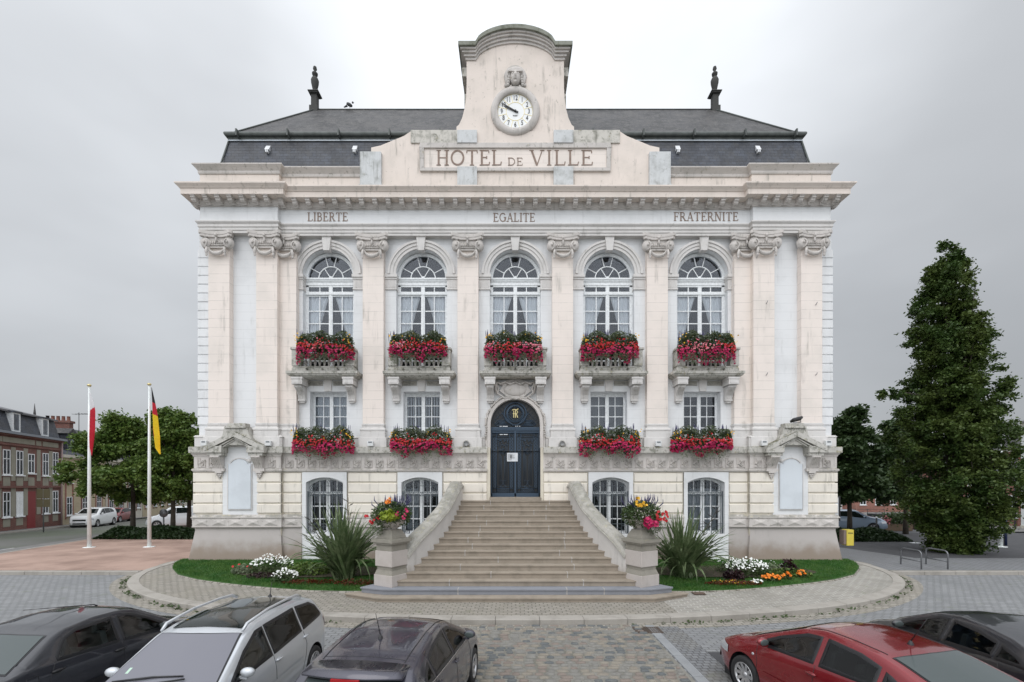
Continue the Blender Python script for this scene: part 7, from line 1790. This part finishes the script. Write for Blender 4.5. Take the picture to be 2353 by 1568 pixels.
WHTP = paint('white_paint', (.72, .74, .75), 0, .3); BLUG = paint('blue_grey_paint', (.22, .28, .36), .4, .3)
far_car('white_suv', 'white off-road style car parked by the far kerb of the left street', 38.5, 216, R(198), 4.25, 1.72, 1.56, WHTP, 'suv', gz(20) - .05)
far_car('small_red_car', 'small dark red car parked behind the white off-road style car', 44.5, 268, R(199), 3.7, 1.5, 1.36, paint('deep_red_paint', (.20, .01, .014), .3, .3), 'hatch', gz(26) - .05)
far_car('pale_van', 'pale silver-white van behind the tree trunks just left of the hall', 36.5, 410, R(112), 4.0, 1.62, 1.68, paint('pale_silver_paint', (.6, .63, .66), .2, .3), 'van')
far_car('blue_grey_estate', 'blue-grey estate car with lit headlight behind the right corner of the hall', 33.5, 1955, R(238), 4.1, 1.64, 1.5, BLUG, 'suv')
# ================================================================= SURROUNDING HOUSES AND STREET
def hwin(t, x, z0, w_, h, frame=FRAMEW, shutter=False, sill=FRAMEW, y=0):
    f = MB(); f.box(x - w_ / 2, x + w_ / 2, y - .005, y + .02, z0, z0 + h); o = f.build('window', DARK, t)
    g = MB()
    for a, b, c, d in ((x - w_/2, x - w_/2 + .06, z0, z0 + h), (x + w_/2 - .06, x + w_/2, z0, z0 + h), (x - .03, x + .03, z0, z0 + h), (x - w_/2 + .06, x + w_/2 - .06, z0 + h - .06, z0 + h), (x - w_/2 + .06, x + w_/2 - .06, z0, z0 + .07), (x - w_/2 + .06, x + w_/2 - .06, z0 + h * .62, z0 + h * .62 + .05)): g.box(a, b, y - .03 if abs(a - x) > .1 or True else 0, y - .006, c, d)
    g.build('window_frame', frame, o); MB().box(x - w_ / 2 + .05, x + w_ / 2 - .05, y - .012, y - .008, z0 + .05, z0 + h - .05).build('pane', GLASS if not shutter else FRAMEW, o)
    MB().box(x - w_ / 2 - .08, x + w_ / 2 + .08, y - .12, y, z0 - .08, z0).build('sill', sill, o)
TH1 = R(108.5); C1 = (-37.9, 19.97)
u1 = Vector((math.cos(TH1), math.sin(TH1)))
h1 = empty('brick_house', (C1[0], C1[1], gz(19.9) + .1), 'dark red brick terraced house with beige panels and slate mansard at the left edge', 'house', 'houses along the left street', TH1)
h1.scale = (1, 1, 1.055)
x0, x1, H = -15, 0, 6.75
def wall_with(t, x0, x1, y0, y1, H, mat, name='wall'): return MB().box(x0, x1, y0, y1, -.6, H).build(name, mat, t)
wall_with(h1, x0, x1, 0, 8, H, BRICKR)
p = MB(); wx = [-.72, -1.95, -3.6, -4.85, -6.15, -7.6, -8.9, -10.3, -11.7, -13]
for i, x in enumerate(wx):
    xn = (wx[i + 1] + x) / 2 if i + 1 < len(wx) else x - .7
    p.box(xn - .22, xn + .22, -.03, .0, 1.0 if i != 2 else 1.0, 3.0); p.box(xn - .22, xn + .22, -.03, 0, 3.45, 5.75); p.box(xn - .3, xn + .3, -.03, 0, 6.05, 6.4); p.box(x - .36, x + .36, -.03, 0, 6.05, 6.4)
    if i != 2: p.box(x - .34, x + .34, -.025, 0, .35, .85)
    p.box(x - .34, x + .34, -.025, 0, 3.1, 3.7)
p.build('beige_panels', PANELG, h1)
for i, x in enumerate(wx):
    hwin(h1, x, 3.85 if i not in (0, 2) else 4.0, .72, 1.7 if i != 2 else 1.4)
    if i == 0: pass
    if i != 2: hwin(h1, x, 1.0, .72, 1.7, shutter=i in (3,))
MB().box(-4.05, -3.15, -.02, .03, -.3, 2.7).build('door', simple('dark_red_door', (.22, .03, .03), .6), h1)
c = MB(); c.box(x0, x1 + .05, -.12, 0, 2.95, 3.1); c.box(x0, x1 + .1, -.10, 0, 5.85, 5.97); c.box(x0, x1 + .15, -.2, 0, 6.5, 6.62); c.build('string_course', BRICKR, h1); MB().box(x0, x1 + .2, -.35, .2, 6.62, 6.78).build('gutter', simple('grey_zinc', (.22, .24, .27), .5), h1)
r_ = MB().prismx([(.05, 6.75), (8, 6.75), (7.7, 8.2), (4, 9.1), (.45, 8.2)], x0, x1).build('mansard_roof', SLATE, h1); MB().prismx([(.2, 8.16), (4, 9.08), (4, 9.2), (.2, 8.28)], x0, x1 + .05).build('roof_tiles', stone('grey_roof_tiles', (.16, .16, .17), (.1, .1, .1), var=1, vs=3), h1)
for x in (-1.9, -5.1, -9.5):
    d = MB().box(x - .4, x + .4, .02, 1.2, 6.85, 8.15).build('dormer', FRAMEW, h1); MB().box(x - .5, x + .5, -.08, 1.3, 8.15, 8.25).build('dormer_roof', SLATE, d); MB().box(x - .26, x + .26, -.0, .02, 6.95, 8.05).build('pane', GLASS, d)
MB().tube([(-.12, -.15, 6.6), (-.12, -.12, -.3)], .06, 8).build('downpipe', simple('pink_downpipe', (.36, .26, .25), .6), h1)
ds = MB().lathe([(0, .02), (.28, 0), (.33, -.08)], (-5.0, 2.5, 9.0), 20, axis='y').tube([(-5, 2.5, 8.7), (-5, 2.6, 9.0)], .03, 6); ds.build('satellite_dish', simple('dish_grey', (.2, .2, .2)), h1)
# yellow-brick house beyond
def yhouse(x0, x1, mat, lb, dorm, cols, H=6.1, seed=1):
    t = empty('yellow_brick_house' if mat is BRICKY else 'rendered_house', (C1[0] + u1.x * x0, C1[1] + u1.y * x0, gz(24)), lb, 'house', 'houses along the left street', TH1); L_ = x1 - x0
    wall_with(t, .02, L_, 0, 8, H, mat)
    for i in range(cols):
        x = L_ * (i + .5) / cols; hwin(t, x, 3.7, .8, 1.5); hwin(t, x, .9, .8, 1.6)
        for s in (-1, 1): MB().box(*sorted((x + s * .42, x + s * .6)), -.03, 0, .6, 5.4).build('brick_quoin', BRICKR if i % 2 else BRICKO, t)
    MB().box(0, L_, -.18, 0, H - .25, H).build('cornice', FARSTONE, t)
    MB().prismx([(-.1, H), (8, H), (4, H + 3.0), (3.6, H + 3.0)], 0, L_).build('roof', SLATE, t)
    for x in dorm:
        d = MB().box(x - .6, x + .6, .35, 3, H + .2, H + 1.9).build('dormer', SLATE, t); MB().prism([(x - .75, H + 1.9), (x + .75, H + 1.9), (x, H + 2.4)], .2, 3).build('dormer_roof', SLATE2, d); MB().box(x - .33, x + .33, .32, .35, H + .4, H + 1.6).build('pane', GLASS, d)
    return t
t = yhouse(0, 7, BRICKY, 'yellow brick terraced house with a big slate dormer beside the red brick house', [2.2, 5.6], 3)
ch = MB(); ch.box(4.3, 4.9, 1.5, 3.4, 6.0, 9.35); ch.box(4.2, 5.0, 1.4, 3.5, 9.2, 9.4); ch = ch.build('chimney', BRICKR, t)
for i in range(5): MB().lathe([(.14, 0), (.12, .4), (.15, .42)], (4.6, 1.7 + i * .38, 9.4), 12).build('chimney_pot', BRICKO if i < 4 else BLACKP, ch)
MB().tube([(3.2, 3.4, 8.3), (3.2, 3.4, 9.8), (3.2, 3.4, 10.7)], [.09, .09, .01], 8).build('roof_finial', SLATE2, t)
ae = MB().tube([(6, 1.6, 8), (6, 1.6, 10.4)], .03, 6).tube([(6.4, 2.0, 10.3), (5.4, .3, 10.2)], .025, 6)
for i in range(5): ae.tube([(6.5 - .2 * i, 2.0 - .33 * i, 10.25), (6.1 - .2 * i, 2.2 - .33 * i, 10.25)], .015, 5)
ae.build('tv_aerial', BLACKP, t)
yhouse(7.1, 15, FARSTONE, 'pale rendered terraced house beyond the yellow brick one', [2, 6], 4)
yhouse(15.1, 26, BRICKY, 'long yellow brick terraced house mostly hidden behind the street trees', [3, 8], 5)
yhouse(26.1, 42, FARSTONE, 'pale rendered house at the far end of the left street', [3, 8, 12], 6)
# sign on a thin post by the left house
t = empty('road_sign', (XP(100, 31.5), 13.5, gz(13.5)), 'road sign on a thin grey post in front of the red brick house', 'sign'); MB().tube([(0, 0, 0), (0, 0, 3.0)], .035, 8).build('post', STEEL, t)
sg = MB().box(-.45, .45, -.03, .0, 2.35, 3.0).box(-.45, .45, -.03, 0, 1.75, 2.3); sg.build('sign_back', simple('olive_sign_back', (.13, .11, .06), .7), t)
t = empty('bollard', (XP(376, 32), 14, gz(14)), 'round-topped traffic bollard behind the pole of the black, red and gold flag', 'bollard'); MB().tube([(0, 0, 0), (0, 0, 1.0)], .05, 8).build('post', STEEL, t); MB().lathe([(0, -.02), (.3, -.02), (.3, .02), (0, .02)], (0, 0, 1.3), 20, axis='y').build('disc', STEEL, t)
# right edge houses
TH2 = R(-99.1)
def rhouse(D, lb, mat, L_, H, cols, roofm, kind='brick_house', gable=False):
    X = 38.3 + .16 * (D - 34); t = empty(kind, (X, D - 18, gz(D - 18)), lb, 'house', 'houses along the right street', TH2)
    wall_with(t, 0, L_, 0, 8, H, mat)
    for i in range(cols):
        x = L_ * (i + .5) / cols; hwin(t, x, .95, .85, 1.7); hwin(t, x, 3.9, .85, 1.6) if H > 5.5 else None
    MB().box(0, L_, -.08, 0, H - .2, H).build('cornice', FARSTONE, t); MB().box(0, L_, -.05, 0, -.2, .3).build('plinth', FARSTONE, t)
    MB().prismx([(-.2, H), (8, H), (4, H + 2.4)], 0, L_).build('roof', roofm, t)
    return t
t = rhouse(38.2, 'orange brick house with white-framed windows at the right edge', BRICKO, 3.9, 6.2, 3, SLATE2)
MB().tube([(3.6, -.1, 6), (3.6, -.1, -.2)], .06, 8).build('downpipe', simple('purple_downpipe', (.1, .08, .11), .5), t)
t = rhouse(34.3, 'white rendered house with cream gable at the very right edge', FARWHITE, 6, 8.0, 2, SLATE2, 'white_house')
TH3 = R(12)
for k, (px, D, L_, H, m_, lb, nm) in enumerate(((1935, 66, 11, 4.2, FARWHITE, 'white low building far behind the blue-grey car', 'low_building'), (2035, 64, 9, 6.0, BRICKO, 'orange brick house far behind the trees right of the hall', 'brick_house'), (2150, 66, 9, 5.5, FARSTONE, 'pale house far behind the tall cone-shaped tree', 'pale_house'), (2245, 60, 7, 5.8, BRICKR, 'dark brick house far behind the right side of the tall cone-shaped tree', 'brick_house'))):
    t = empty(nm, (XP(px, D), D - 18, gz(42)), lb, 'house', None, R(4)); wall_with(t, -L_ / 2, L_ / 2, 0, 6, H, m_)
    for i in range(4):
        x = -L_ / 2 + L_ * (i + .5) / 4; hwin(t, x, 1.1, .9, 1.5); hwin(t, x, 3.8, .9, 1.4) if H > 5 else None
    MB().prismx([(-.2, H), (6.2, H), (3, H + 2)], -L_ / 2, L_ / 2).build('roof', SLATE2, t)
for k, (px, D, L_, H, m_, lb) in enumerate(((420, 72, 14, 5, FARSTONE, 'pale house far up the left street behind the pale van'),)):
    t = empty('pale_house', (XP(px, D), D - 18, gz(42)), lb, 'house', None, R(-6)); wall_with(t, -L_ / 2, L_ / 2, 0, 6, H, m_)
    for i in range(5): hwin(t, -L_ / 2 + L_ * (i + .5) / 5, 1.1, .9, 1.5)
    MB().prismx([(-.2, H), (6.2, H), (3, H + 2)], -L_ / 2, L_ / 2).build('roof', SLATE2, t)
# right-hand street furniture
def fence(px0, px1, D, lb):
    t = empty('metal_barrier', (XP(px0, D), D - 18, gz(D - 18) + .0), lb, 'barrier'); L_ = XP(px1, D) - XP(px0, D); n = max(2, int(L_ / 1.6)); m = MB()
    for i in range(n + 1): x = L_ * i / n; m.tube([(x, 0, 0), (x, 0, 1.05)], .03, 6)
    m.tube([(0, 0, 1.0), (L_, 0, 1.0)], .02, 6); m.tube([(0, 0, .2), (L_, 0, .2)], .02, 6)
    for i in range(n): x, y = L_ * i / n, L_ * (i + 1) / n; m.tube([(x, 0, .2), (y, 0, 1)], .015, 5); m.tube([(x, 0, 1), (y, 0, .2)], .015, 5)
    m.build('railing', BLACKP, t)
fence(1955, 2032, 50, 'dark metal barrier with crossed bars across the far street')
t = empty('wheelie_bin', (XP(2018, 36), 18, gz(18)), 'dark grey wheeled rubbish bin behind the low hedge on the right', 'bin'); MB().obox((0, 0), (1, 0), (0, 1), .40, .38, .1, 1.0, -.08).build('bin_body', simple('bin_grey', (.03, .035, .045), .5), t); MB().box(-.52, .52, -.5, .5, 1.0, 1.1).build('lid', BLACKP, t); MB().box(-.13, .13, -.47, -.44, .6, .85).build('label', PAPER, t)
t = empty('brown_bin', (XP(2116, 34), 16, gz(16)), 'dark brown bin beside the foot of the tall cone-shaped tree', 'bin'); MB().box(-.45, .45, -.4, .4, 0, 1.05).build('bin_body', simple('bin_brown', (.06, .025, .02), .6), t, bevel=.04); MB().box(-.48, .48, -.43, .43, 1.052, 1.12).build('lid', BLACKP, t)
rng = np.random.default_rng(5)
t = empty('street_planter', (XP(2055, 33), 15, gz(15)), 'street planter with yellow-green leaves and pink flowers behind the right hedge', 'planter'); MB().box(-1.0, 1.0, -.4, .4, 0, .5).build('box', simple('planter_brown', (.12, .08, .05), .8), t, bevel=.03)
p = rng.normal(size=(1500, 3)) * np.array([.55, .25, .22]) + np.array([0.1, 0, .85]); V, Q = leaves(p, .1, rng); inst('foliage', fastmesh('foliage', V, Q, LEAF_Y if False else LEAF_F), t)
p = rng.normal(size=(60, 3)) * np.array([.15, .1, .15]) + np.array([-.75, -.3, .75]); V, Q = flower_disc(p, .06, rng); inst('flowers', fastmesh('flowers', V, Q, P_PINK), t)
t = empty('bollard', (XP(2014, 30), 12, gz(12)), 'black bollard with pale ball top beside the wheeled rubbish bin', 'bollard', 'black bollards'); MB().tube([(0, 0, 0), (0, 0, 1.05)], .05, 8).build('post', BLACKP, t); MB().ball((0, 0, 1.1), .065).build('ball_top', FRAMEW, t)
t = empty('bollard', (XP(2311, 23.2), 5.2, gz(5.2)), 'dark blue bollard with pale ball top beside the right flagpole', 'bollard', 'black bollards'); MB().tube([(0, 0, 0), (0, 0, 1.35)], .06, 8).build('post', simple('bollard_blue', (.02, .03, .08), .5), t); MB().ball((0, 0, 1.4), .075).build('ball_top', FRAMEW, t)
t = empty('sign_post', (XP(2267, 25), 7, gz(7)), 'thin grey post standing between the tall tree and the right flagpole', 'post'); MB().tube([(0, 0, 0), (0, 0, 2.6)], .045, 8).build('post', STEEL, t)
